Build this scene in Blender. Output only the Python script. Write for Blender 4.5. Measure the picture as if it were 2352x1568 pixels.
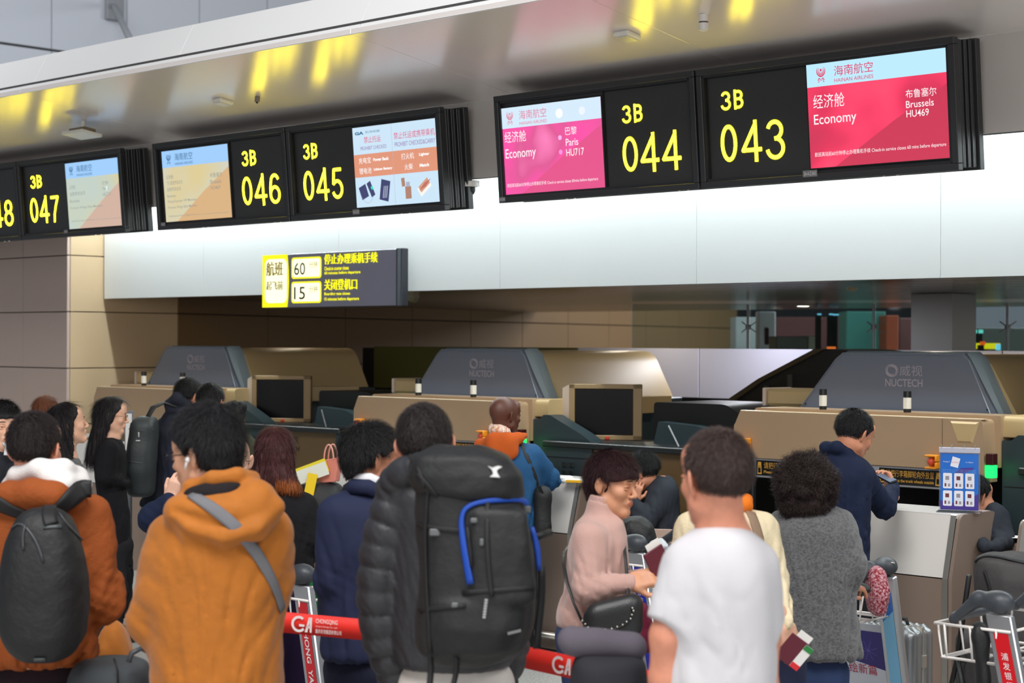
import bpy, math, random
import numpy as np
from mathutils import Vector, Matrix

# ------------------------------------------------------------------ camera, world, light
SC = bpy.context.scene
COL = SC.collection
for _o in list(bpy.data.objects):
    bpy.data.objects.remove(_o)
F = 4000.0          # focal length in pixels of the 2352 px wide frame
CX, CY, CZ = 1176.0, 784.0, 2.0
ROLL = 0.004
SC.view_settings.view_transform = 'Standard'
SC.view_settings.look = 'None'
SC.view_settings.exposure = 0.0
SC.view_settings.gamma = 1.0
SC.view_settings.use_curve_mapping = False
cam = bpy.data.cameras.new('camera')
cam.sensor_width = 36.0
cam.lens = F / 2352.0 * 36.0
cam.clip_start = 0.1
cam.clip_end = 300
cam.dof.use_dof = True
cam.dof.focus_distance = 8.6
cam.dof.aperture_fstop = 3.6
camo = bpy.data.objects.new('camera', cam)
COL.objects.link(camo)
_r = Vector((1, 0, ROLL)).normalized(); _u = Vector((-ROLL, 0, 1)).normalized(); _b = Vector((0, -1, 0))
M = Matrix.Identity(4)
for i in range(3):
    M[i][0] = _r[i]; M[i][1] = _u[i]; M[i][2] = _b[i]
M[2][3] = CZ
camo.matrix_world = M
SC.camera = camo

world = bpy.data.worlds.new('hall_ambient')
SC.world = world
world.use_nodes = True
world.node_tree.nodes['Background'].inputs[0].default_value = (0.80, 0.87, 1.0, 1)
world.node_tree.nodes['Background'].inputs[1].default_value = 0.22

def area(name, loc, target, size, power, color=(1, 1, 1), sizey=None):
    l = bpy.data.lights.new(name, 'AREA')
    l.energy = power; l.color = color; l.size = size
    if sizey:
        l.shape = 'RECTANGLE'; l.size_y = sizey
    o = bpy.data.objects.new(name, l); COL.objects.link(o)
    o.location = loc
    d = Vector(target) - Vector(loc)
    o.rotation_euler = d.to_track_quat('-Z', 'Y').to_euler()
    return o
# the hall's high ceiling lights, then one added to brighten the upper grey wall
area('hall_overhead_light', (-2, 1.5, 9.0), (-1, 6.5, 0), 5, 860, (1.0, 0.985, 0.96), 5)
area('hall_overhead_light', (6, -1, 9.5), (3, 6, 0), 5, 560, (1.0, 0.985, 0.96), 5)
area('hall_overhead_light', (-7, 13, 11), (-9, 27, 7), 7, 900, (0.95, 0.98, 1.0), 7)
# added fill from behind the camera, there to brighten the canopy soffit
area('front_fill_light', (-3, -14, 3.6), (0, 10, 3.6), 22, 1050, (1.0, 0.97, 0.95), 7)
# added fill that brightens the far hall beyond the glass
area('far_hall_fill', (10, 25, 5.5), (6, 23, 1), 7, 900, (0.96, 0.98, 1.0), 6)

random.seed(7)
RNG = np.random.default_rng(7)

# ------------------------------------------------------------------ coordinates
D1 = np.array([-0.7241, 0.6897, 0.0])     # along the counters, away to the left
D2 = np.array([0.6897, 0.7241, 0.0])      # into the counters
EX = -D1
EZ = np.array([0, 0, 1.0])

def UV(u, v, z=0.0):
    return D1 * u + D2 * v + np.array([0, 0, z])

def P(px, py, Y):
    a = px - CX; b = CY - py
    return np.array([(a - ROLL * b) * Y / F, Y, CZ + (b + ROLL * a) * Y / F])

def ray(px, py):
    return P(px, py, 1.0) - np.array([0, 0, CZ])

CAMP = np.array([0, 0, CZ])

def hit(px, py, o, n):
    d = ray(px, py); t = np.dot(np.array(o) - CAMP, n) / np.dot(d, n)
    return CAMP + d * t

def hv(px, py, v):
    """(u, z) where the line of sight meets the plane v"""
    p = hit(px, py, D2 * v, D2)
    return float(np.dot(p, D1)), float(p[2])

# ------------------------------------------------------------------ materials
def lin(c):
    return tuple(((x / 255.0) / 12.92 if x / 255.0 <= 0.04045 else ((x / 255.0 + 0.055) / 1.055) ** 2.4) for x in c)

MATS = {}
def mat(name, rgb=(128, 128, 128), rough=0.5, metal=0.0, emit=0.0, bump=0.0, bscale=60.0, var=0.0, vscale=6.0,
        stretch=(1, 1, 1), spec=0.5, sheen=0.0, coat=0.0, alpha=1.0, sss=0.0, vcol2=None, trans=0.0):
    if name in MATS:
        return MATS[name]
    m = bpy.data.materials.new(name)
    m.use_nodes = True
    nt = m.node_tree; N = nt.nodes; L = nt.links
    b = N['Principled BSDF']
    c = lin(rgb)
    b.inputs['Base Color'].default_value = (*c, 1)
    b.inputs['Roughness'].default_value = rough
    b.inputs['Metallic'].default_value = metal
    b.inputs['Specular IOR Level'].default_value = spec
    if sheen:
        b.inputs['Sheen Weight'].default_value = sheen
        b.inputs['Sheen Roughness'].default_value = 0.5
    if coat:
        b.inputs['Coat Weight'].default_value = coat
        b.inputs['Coat Roughness'].default_value = 0.15
    if sss:
        b.inputs['Subsurface Weight'].default_value = sss
        b.inputs['Subsurface Radius'].default_value = (0.012, 0.004, 0.002)
    if trans:
        b.inputs['Transmission Weight'].default_value = trans
        b.inputs['IOR'].default_value = 1.1
    if alpha < 1:
        b.inputs['Alpha'].default_value = alpha
    if emit:
        b.inputs['Emission Color'].default_value = (*c, 1)
        b.inputs['Emission Strength'].default_value = emit
        b.inputs['Base Color'].default_value = (0.02, 0.02, 0.02, 1)
        b.inputs['Roughness'].default_value = 0.35
    if bump or var:
        tc = N.new('ShaderNodeTexCoord'); mp = N.new('ShaderNodeMapping')
        mp.inputs['Scale'].default_value = stretch
        L.new(tc.outputs['Object'], mp.inputs['Vector'])
        if bump:
            nz = N.new('ShaderNodeTexNoise'); nz.inputs['Scale'].default_value = bscale; nz.inputs['Detail'].default_value = 4
            L.new(mp.outputs[0], nz.inputs['Vector'])
            bp = N.new('ShaderNodeBump'); bp.inputs['Strength'].default_value = min(1.0, bump); bp.inputs['Distance'].default_value = 0.01 * max(1, bump)
            L.new(nz.outputs['Fac'], bp.inputs['Height']); L.new(bp.outputs[0], b.inputs['Normal'])
        if var:
            n2 = N.new('ShaderNodeTexNoise'); n2.inputs['Scale'].default_value = vscale; n2.inputs['Detail'].default_value = 5
            L.new(mp.outputs[0], n2.inputs['Vector'])
            mx = N.new('ShaderNodeMix'); mx.data_type = 'RGBA'
            c2 = lin(vcol2) if vcol2 else tuple(x * (1 - var) for x in c)
            mx.inputs[6].default_value = (*c, 1); mx.inputs[7].default_value = (*c2, 1)
            rp = N.new('ShaderNodeValToRGB'); rp.color_ramp.elements[0].position = 0.42; rp.color_ramp.elements[1].position = 0.62
            L.new(n2.outputs['Fac'], rp.inputs[0]); L.new(rp.outputs[0], mx.inputs[0])
            L.new(mx.outputs[2], b.inputs['Base Color'])
    MATS[name] = m
    return m

# ------------------------------------------------------------------ mesh building
class MB:
    def __init__(self):
        self.v = []; self.f = []; self.m = []; self.n = 0
    def add(self, v, f, mi=0):
        v = np.asarray(v, float).reshape(-1, 3)
        self.v.append(v)
        for q in f:
            self.f.append(tuple(int(i) + self.n for i in q)); self.m.append(mi)
        self.n += len(v)
        return self
    def box(self, c, half, ax=None, mi=0, bev=0.0):
        """box, chamfered edges when bev > 0; ax = rows x, y, z axes"""
        A = np.eye(3) if ax is None else np.asarray(ax, float)
        hx, hy, hz = half
        bev = min(bev, hx * .9, hy * .9, hz * .9)
        if bev <= 0:
            P_ = np.array([[x, y, z] for x in (-hx, hx) for y in (-hy, hy) for z in (-hz, hz)])
            fs = [(0, 1, 3, 2), (4, 6, 7, 5), (0, 4, 5, 1), (2, 3, 7, 6), (0, 2, 6, 4), (1, 5, 7, 3)]
            self.add(P_ @ A + np.asarray(c, float), fs, mi)
            return self
        # 24 vertex chamfered box
        vs = []; idx = {}
        for sx in (-1, 1):
            for sy in (-1, 1):
                for sz in (-1, 1):
                    for k in range(3):
                        h = [hx - bev, hy - bev, hz - bev]; h[k] += bev
                        idx[(sx, sy, sz, k)] = len(vs); vs.append([sx * h[0], sy * h[1], sz * h[2]])
        fs = []
        for k in range(3):
            a, b = [(1, 2), (2, 0), (0, 1)][k]
            for s in (-1, 1):
                q = []
                for (p, r) in ((-1, -1), (1, -1), (1, 1), (-1, 1)):
                    g = [0, 0, 0]; g[k] = s; g[a] = p; g[b] = r
                    q.append(idx[(*g, k)])
                fs.append(q if s > 0 else q[::-1])
        for k in range(3):          # edges along axis k
            a, b = [(1, 2), (2, 0), (0, 1)][k]
            for p in (-1, 1):
                for r in (-1, 1):
                    g0 = [0, 0, 0]; g0[k] = -1; g0[a] = p; g0[b] = r
                    g1 = list(g0); g1[k] = 1
                    q = [idx[(*g0, a)], idx[(*g1, a)], idx[(*g1, b)], idx[(*g0, b)]]
                    fs.append(q if p * r < 0 else q[::-1])
        for sx in (-1, 1):
            for sy in (-1, 1):
                for sz in (-1, 1):
                    q = [idx[(sx, sy, sz, k)] for k in range(3)]
                    fs.append(q if sx * sy * sz > 0 else q[::-1])
        self.add(np.array(vs) @ A + np.asarray(c, float), fs, mi)
        return self
    def prism(self, pts, y0, y1, o=(0, 0, 0), ax=None, mi=0):
        """extrude the (x, z) outline pts from y0 to y1"""
        A = np.eye(3) if ax is None else np.asarray(ax, float)
        n = len(pts)
        v = [[p[0], y0, p[1]] for p in pts] + [[p[0], y1, p[1]] for p in pts]
        area_ = sum(pts[i][0] * pts[(i + 1) % n][1] - pts[(i + 1) % n][0] * pts[i][1] for i in range(n))
        f = [list(range(n)), list(range(2 * n - 1, n - 1, -1))] + [[i, i + n, (i + 1) % n + n, (i + 1) % n] for i in range(n)]
        if area_ < 0:
            f = [q[::-1] for q in f]
        self.add(np.array(v) @ A + np.asarray(o, float), f, mi)
        return self
    def tube(self, pts, r, seg=8, mi=0, closed=False, flat=1.0, up=(0, 0, 1)):
        pts = np.asarray(pts, float); n = len(pts)
        rr = np.full(n, r) if np.isscalar(r) else np.asarray(r, float)
        V = []
        for i in range(n):
            if closed:
                t = pts[(i + 1) % n] - pts[i - 1]
            else:
                t = pts[min(i + 1, n - 1)] - pts[max(i - 1, 0)]
            t = t / (np.linalg.norm(t) + 1e-9)
            w = np.asarray(up, float) if not callable(up) else up(i)
            a = np.cross(t, w)
            if np.linalg.norm(a) < 1e-3:
                a = np.cross(t, (1, 0.1, 0))
            a /= np.linalg.norm(a); b = np.cross(a, t)
            for k in range(seg):
                an = 2 * math.pi * k / seg
                V.append(pts[i] + rr[i] * (a * math.cos(an) + b * math.sin(an) * flat))
        Fs = []
        for i in range(n if closed else n - 1):
            j = (i + 1) % n
            for k in range(seg):
                k2 = (k + 1) % seg
                Fs.append((i * seg + k, i * seg + k2, j * seg + k2, j * seg + k))
        if not closed:
            Fs.append(tuple(range(seg))[::-1]); Fs.append(tuple((n - 1) * seg + k for k in range(seg)))
        self.add(V, Fs, mi)
        return self
    def cyl(self, a, b, r0, r1=None, seg=16, mi=0):
        r1 = r0 if r1 is None else r1
        return self.tube([a, b], np.array([r0, r1]), seg, mi, up=(0.3, 1, 0.1) if abs(a[2] - b[2]) > abs(a[0] - b[0]) + abs(a[1] - b[1]) else (0, 0, 1))
    def sphere(self, c, r, seg=14, mi=0, R=None):
        r = np.full(3, r) if np.isscalar(r) else np.asarray(r, float)
        R = np.eye(3) if R is None else R
        V = [[0, 0, 1]]
        nr = seg // 2
        for i in range(1, nr):
            t = math.pi * i / nr
            for k in range(seg):
                p = 2 * math.pi * k / seg
                V.append([math.sin(t) * math.cos(p), math.sin(t) * math.sin(p), math.cos(t)])
        V.append([0, 0, -1])
        Fs = [(0, 1 + k, 1 + (k + 1) % seg) for k in range(seg)]
        for i in range(nr - 2):
            for k in range(seg):
                a = 1 + i * seg
                Fs.append((a + k, a + seg + k, a + seg + (k + 1) % seg, a + (k + 1) % seg))
        e = len(V) - 1; a = 1 + (nr - 2) * seg
        Fs += [(e, a + (k + 1) % seg, a + k) for k in range(seg)]
        self.add((np.array(V) * r) @ R.T + np.asarray(c, float), Fs, mi)
        return self
    def sheet(self, grid, th=0.002, mi=0):
        """grid (n, m, 3) of points -> closed thin sheet of thickness th"""
        g = np.asarray(grid, float); n, m = g.shape[:2]
        du = np.gradient(g, axis=0); dv = np.gradient(g, axis=1)
        nn = np.cross(du, dv); nn /= (np.linalg.norm(nn, axis=2, keepdims=True) + 1e-9)
        a = (g + nn * th / 2).reshape(-1, 3); b = (g - nn * th / 2).reshape(-1, 3)
        Fs = []
        for i in range(n - 1):
            for j in range(m - 1):
                q = [i * m + j, (i + 1) * m + j, (i + 1) * m + j + 1, i * m + j + 1]
                Fs.append(q); Fs.append([x + n * m for x in q][::-1])
        edge = [(i, 0) for i in range(n)] + [(n - 1, j) for j in range(1, m)] + [(i, m - 1) for i in range(n - 2, -1, -1)] + [(0, j) for j in range(m - 2, 0, -1)]
        ids = [i * m + j for i, j in edge]
        for k in range(len(ids)):
            p, q = ids[k], ids[(k + 1) % len(ids)]
            Fs.append((q, p, p + n * m, q + n * m))
        self.add(np.vstack([a, b]), Fs, mi)
        return self
    def build(self, name, mats, parent=None, smooth=False, origin=None, auto=None):
        if not isinstance(mats, (list, tuple)):
            mats = [mats]
        v = np.vstack(self.v) if self.v else np.zeros((0, 3))
        me = bpy.data.meshes.new(name)
        o_ = np.zeros(3)
        if parent is not None:
            o_ = np.array(parent.get('_o', (0, 0, 0)), float)
        elif origin is not None:
            o_ = np.asarray(origin, float)
        me.from_pydata((v - o_).tolist(), [], self.f)
        for m_ in mats:
            me.materials.append(m_)
        if len(mats) > 1:
            me.polygons.foreach_set('material_index', self.m)
        if smooth or auto:
            me.polygons.foreach_set('use_smooth', [True] * len(me.polygons))
            if auto:
                me.set_sharp_from_angle(angle=math.radians(auto))
        me.update()
        o = bpy.data.objects.new(name, me)
        COL.objects.link(o)
        if parent is not None:
            o.parent = parent
            o['_o'] = [float(x) for x in o_]
        else:
            o.location = o_
            o['_o'] = [float(x) for x in o_]
        return o

def tag(o, label=None, cat=None, group=None, kind=None):
    if label: o['label'] = label
    if cat: o['category'] = cat
    if group: o['group'] = group
    if kind: o['kind'] = kind
    return o

def thing(name, label, cat, loc=(0, 0, 0), group=None):
    o = bpy.data.objects.new(name, None)
    COL.objects.link(o); o.location = loc
    o.empty_display_size = 0.1
    o['_o'] = [float(x) for x in loc]
    return tag(o, label, cat, group)

def struct(name, mb, m, smooth=False):
    o = mb.build(name, m, smooth=smooth)
    o['kind'] = 'structure'
    return o

_TXT = {}
def text_shape(body, bold=0.0, sp=1.0):
    if any(ord(ch) > 1000 for ch in body):
        bold = 0.0
    key = (body, bold, sp)
    if key in _TXT:
        return _TXT[key]
    cu = bpy.data.curves.new('t', 'FONT')
    cu.body = body; cu.offset = bold; cu.resolution_u = 3; cu.space_character = sp
    o = bpy.data.objects.new('t', cu)
    COL.objects.link(o)
    dg = bpy.context.evaluated_depsgraph_get()
    me = bpy.data.meshes.new_from_object(o.evaluated_get(dg))
    v = np.zeros(len(me.vertices) * 3); me.vertices.foreach_get('co', v); v = v.reshape(-1, 3)
    f = [tuple(p.vertices) for p in me.polygons]
    bpy.data.objects.remove(o); bpy.data.curves.remove(cu); bpy.data.meshes.remove(me)
    if len(v) == 0:
        v = np.zeros((1, 3))
    _TXT[key] = (v, f)
    return v, f

class Plane:
    """a flat face in space; local x to the right, y up, z out of the face"""
    def __init__(self, o, x, y):
        self.o = np.asarray(o, float); self.x = np.asarray(x, float); self.y = np.asarray(y, float)
        self.x /= np.linalg.norm(self.x); self.y /= np.linalg.norm(self.y)
        self.n = np.cross(self.x, self.y)
        self.A = np.array([self.x, self.y, self.n])
    def loc(self, px, py):
        p = hit(px, py, self.o, self.n) - self.o
        return float(p @ self.x), float(p @ self.y)
    def w(self, x, y, z=0.0):
        return self.o + self.x * x + self.y * y + self.n * z
    def quad(self, mb, x0, y0, x1, y1, z=0.001, mi=0):
        mb.add([self.w(x0, y0, z), self.w(x1, y0, z), self.w(x1, y1, z), self.w(x0, y1, z)], [(0, 1, 2, 3)], mi); return mb
    def poly(self, mb, pts, z=0.001, mi=0):
        mb.add([self.w(x, y, z) for x, y in pts], [tuple(range(len(pts)))], mi); return mb
    def slab(self, mb, x0, y0, x1, y1, z0, z1, mi=0, bev=0.0):
        c = self.w((x0 + x1) / 2, (y0 + y1) / 2, (z0 + z1) / 2)
        mb.box(c, (abs(x1 - x0) / 2, abs(y1 - y0) / 2, abs(z1 - z0) / 2), self.A, mi, bev); return mb
    def rrect(self, mb, x0, y0, x1, y1, r, z=0.001, mi=0):
        pts = []
        for (cx, cy, a0) in ((x1 - r, y1 - r, 0), (x0 + r, y1 - r, 90), (x0 + r, y0 + r, 180), (x1 - r, y0 + r, 270)):
            for k in range(5):
                a = math.radians(a0 + k * 22.5)
                pts.append((cx + r * math.cos(a), cy + r * math.sin(a)))
        return self.poly(mb, pts, z, mi)
    def text(self, mb, body, x0, y0, x1, y1, z=0.002, bold=0.0, mi=0, sp=1.0, keep=False):
        v, f = text_shape(body, bold, sp)
        a = v.min(0); b = v.max(0); s = np.maximum(b - a, 1e-6)
        sx = (x1 - x0) / s[0]; sy = (y1 - y0) / s[1]
        if keep:
            sx = sy = min(sx, sy)
        P_ = self.o + np.outer((v[:, 0] - a[0]) * sx + x0, self.x) + np.outer((v[:, 1] - a[1]) * sy + y0, self.y) + self.n * z
        mb.add(P_, f, mi); return mb
    def stroke(self, mb, pts, w, z=0.002, mi=0):
        pts = np.asarray(pts, float); n = len(pts)
        w = np.full(n, w) if np.isscalar(w) else np.asarray(w, float)
        t = np.gradient(pts, axis=0); t /= (np.linalg.norm(t, axis=1, keepdims=True) + 1e-9)
        nn = np.stack([-t[:, 1], t[:, 0]], 1)
        a = pts + nn * w[:, None] / 2; b = pts - nn * w[:, None] / 2
        mb.add([self.w(x, y, z) for x, y in np.vstack([a, b])], [(i, i + n, i + n + 1, i + 1) for i in range(n - 1)], mi); return mb

# ------------------------------------------------------------------ implicit surfaces (bodies, clothes, hair, soft things)
def smin(a, b, k):
    if k <= 0:
        return np.minimum(a, b)
    h = np.clip(0.5 + 0.5 * (b - a) / k, 0, 1)
    return b * (1 - h) + a * h - k * h * (1 - h)

def noise3(X, Y, Z, s, seed=0):
    """cheap smooth noise in [-1, 1]"""
    r = np.random.default_rng(seed)
    out = 0
    for i in range(4):
        k = r.normal(size=3); k /= np.linalg.norm(k); k *= s * (1 + 0.5 * i)
        k2 = r.normal(size=3); k2 /= np.linalg.norm(k2); k2 *= s * 0.7
        out = out + np.sin(X * k[0] + Y * k[1] + Z * k[2] + r.uniform(0, 6) + 1.4 * np.sin(X * k2[0] + Y * k2[1] + Z * k2[2] + r.uniform(0, 6))) / 4
    return out

def creases(X, Y, Z, s, seed, w=0.2):
    """folds of cloth: narrow valleys between soft swells"""
    n = noise3(X, Y, Z * .8, s, seed); m = noise3(X * .9, Y, Z, s * 1.7, seed + 31)
    return np.exp(-(n / w) ** 2) + .55 * np.exp(-(m / w) ** 2) - .35 * n

def drapes(X, Y, Z, cx, ztop, s, seed, slant=.5, full=.30):
    """long folds hanging from the shoulders, slanting outwards on both sides"""
    side = np.tanh((X - cx) / .10)
    q = X - side * slant * (Z - ztop)
    n = noise3(q, Y * .7, Z * .22, s, seed)
    m = noise3(q * 1.2, Y, Z * .5, s * 1.9, seed + 5)
    w = np.clip((ztop - Z) / full, .25, 1.0)
    return w * (.9 * np.exp(-(n / .28) ** 2) - .5 * np.abs(n) + .4 * np.exp(-(m / .3) ** 2))

class SDF:
    def __init__(self, h=0.01):
        self.ops = []; self.h = h; self.disp = []; self.cuts = []
    def _a(self, fn, lo, hi, k=0.02, mode='u'):
        self.ops.append((fn, np.asarray(lo, float), np.asarray(hi, float), k, mode)); return self
    def cone(self, a, b, ra, rb, k=0.02, mode='u', flat=None, fk=1.0, rib=None, cut=False):
        a = np.asarray(a, float); b = np.asarray(b, float); ab = b - a; L2 = max(ab @ ab, 1e-12)
        fl = None if flat is None else np.asarray(flat, float) / np.linalg.norm(flat)
        def fn(X, Y, Z):
            dx, dy, dz = X - a[0], Y - a[1], Z - a[2]
            t0 = (dx * ab[0] + dy * ab[1] + dz * ab[2]) / L2
            t = np.clip(t0, 0, 1)
            dx = dx - t * ab[0]; dy = dy - t * ab[1]; dz = dz - t * ab[2]
            r = ra + (rb - ra) * t
            if rib is not None:
                n, amp, ph = rib
                r = r + amp * (np.abs(np.sin(math.pi * (t * n + ph))) ** 0.55 - 0.6)
            if fl is not None:
                q = dx * fl[0] + dy * fl[1] + dz * fl[2]
                g = q * (1 / fk - 1)
                dx = dx + g * fl[0]; dy = dy + g * fl[1]; dz = dz + g * fl[2]
            d = np.sqrt(dx * dx + dy * dy + dz * dz) - r
            return np.maximum(d, (t0 - 1) * math.sqrt(L2)) if cut else d
        m = max(ra, rb) * max(1, fk) + k + 2 * self.h + 0.02
        return self._a(fn, np.minimum(a, b) - m, np.maximum(a, b) + m, k, mode)
    def chain(self, pts, k=0.02, mode='u', rib=None, flat=None, fk=1.0):
        for i in range(len(pts) - 1):
            L = np.linalg.norm(np.array(pts[i + 1][:3]) - np.array(pts[i][:3]))
            rb = None if rib is None else (max(1, round(L / rib[0])), rib[1], 0.0)
            self.cone(pts[i][:3], pts[i + 1][:3], pts[i][3], pts[i + 1][3], k if i == 0 else min(k, 0.02), mode, rib=rb, flat=flat, fk=fk)
        return self
    def ell(self, c, r, k=0.02, mode='u', R=None):
        c = np.asarray(c, float); r = np.full(3, r) if np.isscalar(r) else np.asarray(r, float)
        Rm = np.eye(3) if R is None else np.asarray(R, float)
        rm = float(min(r))
        def fn(X, Y, Z):
            dx, dy, dz = X - c[0], Y - c[1], Z - c[2]
            q0 = (dx * Rm[0, 0] + dy * Rm[0, 1] + dz * Rm[0, 2]) / r[0]
            q1 = (dx * Rm[1, 0] + dy * Rm[1, 1] + dz * Rm[1, 2]) / r[1]
            q2 = (dx * Rm[2, 0] + dy * Rm[2, 1] + dz * Rm[2, 2]) / r[2]
            l = np.sqrt(q0 * q0 + q1 * q1 + q2 * q2)
            l2 = np.sqrt((q0 / r[0]) ** 2 + (q1 / r[1]) ** 2 + (q2 / r[2]) ** 2) + 1e-9
            return l * (l - 1) / l2
        m = float(max(r)) + k + 2 * self.h + 0.02
        return self._a(fn, c - m, c + m, k, mode)
    def box(self, c, half, rnd=0.01, k=0.0, mode='u', A=None):
        c = np.asarray(c, float); hf = np.asarray(half, float) - rnd
        A_ = np.eye(3) if A is None else np.asarray(A, float)
        def fn(X, Y, Z):
            dx, dy, dz = X - c[0], Y - c[1], Z - c[2]
            q = [np.abs(dx * A_[i, 0] + dy * A_[i, 1] + dz * A_[i, 2]) - hf[i] for i in range(3)]
            out = np.sqrt(np.maximum(q[0], 0) ** 2 + np.maximum(q[1], 0) ** 2 + np.maximum(q[2], 0) ** 2)
            return out + np.minimum(np.maximum(q[0], np.maximum(q[1], q[2])), 0) - rnd
        m = float(np.linalg.norm(half)) + k + 2 * self.h
        return self._a(fn, c - m, c + m, k, mode)
    def loft(self, rows, k=0.02, mode='u', p=2.2, caps=0.02):
        """rows (z, cx, cy, rx, ry) - vertical body of elliptical sections"""
        rows = np.array(sorted(rows, key=lambda r: r[0]), float)
        z = rows[:, 0]
        zz = np.linspace(z[0], z[-1], 60)
        R = np.stack([np.interp(zz, z, rows[:, i]) for i in range(1, 5)], 1)
        ker = np.array([1, 2, 3, 2, 1.]); ker /= ker.sum()
        Rs = R.copy()
        for _ in range(2):
            pad = np.vstack([Rs[:1]] * 2 + [Rs] + [Rs[-1:]] * 2)
            Rs = sum(ker[j] * pad[j:j + 60] for j in range(5))
        def fn(X, Y, Z):
            cx = np.interp(Z, zz, Rs[:, 0]); cy = np.interp(Z, zz, Rs[:, 1]); rx = np.interp(Z, zz, Rs[:, 2]); ry = np.interp(Z, zz, Rs[:, 3])
            q = (np.abs((X - cx) / rx) ** p + np.abs((Y - cy) / ry) ** p + 1e-12) ** (1 / p)
            d = (q - 1) * np.minimum(rx, ry)
            e = np.maximum(z[0] - Z, Z - z[-1])
            # rounded caps
            return np.where((d > -caps) & (e > -caps), np.sqrt(np.maximum(d + caps, 0) ** 2 + np.maximum(e + caps, 0) ** 2) - caps, np.maximum(d, e))
        m = k + 2 * self.h + 0.02
        lo = np.array([(rows[:, 1] - rows[:, 3]).min() - m, (rows[:, 2] - rows[:, 4]).min() - m, z[0] - m])
        hi = np.array([(rows[:, 1] + rows[:, 3]).max() + m, (rows[:, 2] + rows[:, 4]).max() + m, z[-1] + m])
        return self._a(fn, lo, hi, k, mode)
    def raw(self, fn, lo, hi, k=0.0, mode='u'):
        return self._a(fn, lo, hi, k, mode)
    def mesh(self, lim=4_000_000):
        us = [o for o in self.ops if o[4] == 'u']
        lo = np.min([o[1] for o in us], 0); hi = np.max([o[2] for o in us], 0)
        h = self.h
        while np.prod((hi - lo) / h) > lim:
            h *= 1.1
        n = np.ceil((hi - lo) / h).astype(int) + 1
        ax = [lo[i] + h * np.arange(n[i]) for i in range(3)]
        D = np.full(n, 0.5, np.float32)
        for fn, l, u, k, mode in self.ops:
            i0 = np.clip(np.floor((l - lo) / h).astype(int), 0, n - 1); i1 = np.clip(np.ceil((u - lo) / h).astype(int) + 1, 1, n)
            if np.any(i1 <= i0):
                continue
            s = tuple(slice(a, b) for a, b in zip(i0, i1))
            X = ax[0][s[0]][:, None, None]; Y = ax[1][s[1]][None, :, None]; Z = ax[2][s[2]][None, None, :]
            d = fn(X, Y, Z)
            if mode == 'u':
                D[s] = smin(D[s], d, k)
            elif mode == 's':
                D[s] = -smin(-D[s], d, k)
            elif mode == 'i':
                D[s] = -smin(-D[s], -d, k)
        if self.disp:
            idx = np.nonzero(np.abs(D) < 0.05)
            X = ax[0][idx[0]]; Y = ax[1][idx[1]]; Z = ax[2][idx[2]]
            t = D[idx]
            for fn in self.disp:
                t = t + fn(X, Y, Z)
            D[idx] = t
        return nets(D, lo, h)

def nets(D, lo, h):
    ins = D < 0
    n = np.array(D.shape)
    c = np.zeros(n - 1, np.int8)
    offs = [(i, j, k) for i in (0, 1) for j in (0, 1) for k in (0, 1)]
    for o in offs:
        c += ins[o[0]:n[0] - 1 + o[0], o[1]:n[1] - 1 + o[1], o[2]:n[2] - 1 + o[2]]
    act = (c > 0) & (c < 8)
    I = np.stack(np.nonzero(act), 1)
    if len(I) == 0:
        return np.zeros((0, 3)), np.zeros((0, 4), int)
    vid = np.full(n - 1, -1, np.int64); vid[act] = np.arange(len(I))
    vals = {o: D[I[:, 0] + o[0], I[:, 1] + o[1], I[:, 2] + o[2]] for o in offs}
    S = np.zeros((len(I), 3)); C = np.zeros(len(I))
    for a in offs:
        for ax_ in range(3):
            if a[ax_] == 0:
                b = list(a); b[ax_] = 1; b = tuple(b)
                va, vb = vals[a], vals[b]
                cr = (va < 0) != (vb < 0)
                t = np.where(cr, va / np.where(va == vb, 1, va - vb), 0)
                p = np.zeros((len(I), 3)); p[:] = a; p[:, ax_] += t
                S[cr] += p[cr]; C += cr
    V = lo + h * (I + S / C[:, None])
    Q = []
    for ax_ in range(3):
        a1, a2 = (ax_ + 1) % 3, (ax_ + 2) % 3
        s0 = [slice(None)] * 3; s1 = [slice(None)] * 3
        s0[ax_] = slice(0, n[ax_] - 1); s1[ax_] = slice(1, n[ax_])
        A, B = ins[tuple(s0)], ins[tuple(s1)]
        E = np.stack(np.nonzero(A != B), 1)
        E = E[(E[:, a1] > 0) & (E[:, a2] > 0) & (E[:, a1] < n[a1] - 1) & (E[:, a2] < n[a2] - 1)]
        if len(E) == 0:
            continue
        flip = B[E[:, 0], E[:, 1], E[:, 2]]
        q = []
        for d1, d2 in ((0, 0), (1, 0), (1, 1), (0, 1)):
            G = E.copy(); G[:, a1] -= d1; G[:, a2] -= d2
            q.append(vid[G[:, 0], G[:, 1], G[:, 2]])
        q = np.stack(q, 1)
        q[flip] = q[flip][:, ::-1]
        Q.append(q)
    Q = np.vstack(Q)
    Q = Q[(Q >= 0).all(1)]
    return V, Q

def vnormals(V, Q):
    fn = np.cross(V[Q[:, 2]] - V[Q[:, 0]], V[Q[:, 3]] - V[Q[:, 1]])
    N = np.zeros_like(V)
    for i in range(4):
        np.add.at(N, Q[:, i], fn)
    return N / (np.linalg.norm(N, axis=1, keepdims=True) + 1e-12)

def relax(V, Q, it=1, f=0.5):
    for _ in range(it):
        S = np.zeros_like(V); C = np.zeros(len(V))
        for i in range(4):
            a, b = Q[:, i], Q[:, (i + 1) % 4]
            np.add.at(S, a, V[b]); np.add.at(C, a, 1)
            np.add.at(S, b, V[a]); np.add.at(C, b, 1)
        V = V * (1 - f) + f * S / np.maximum(C, 1)[:, None]
    return V

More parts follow.
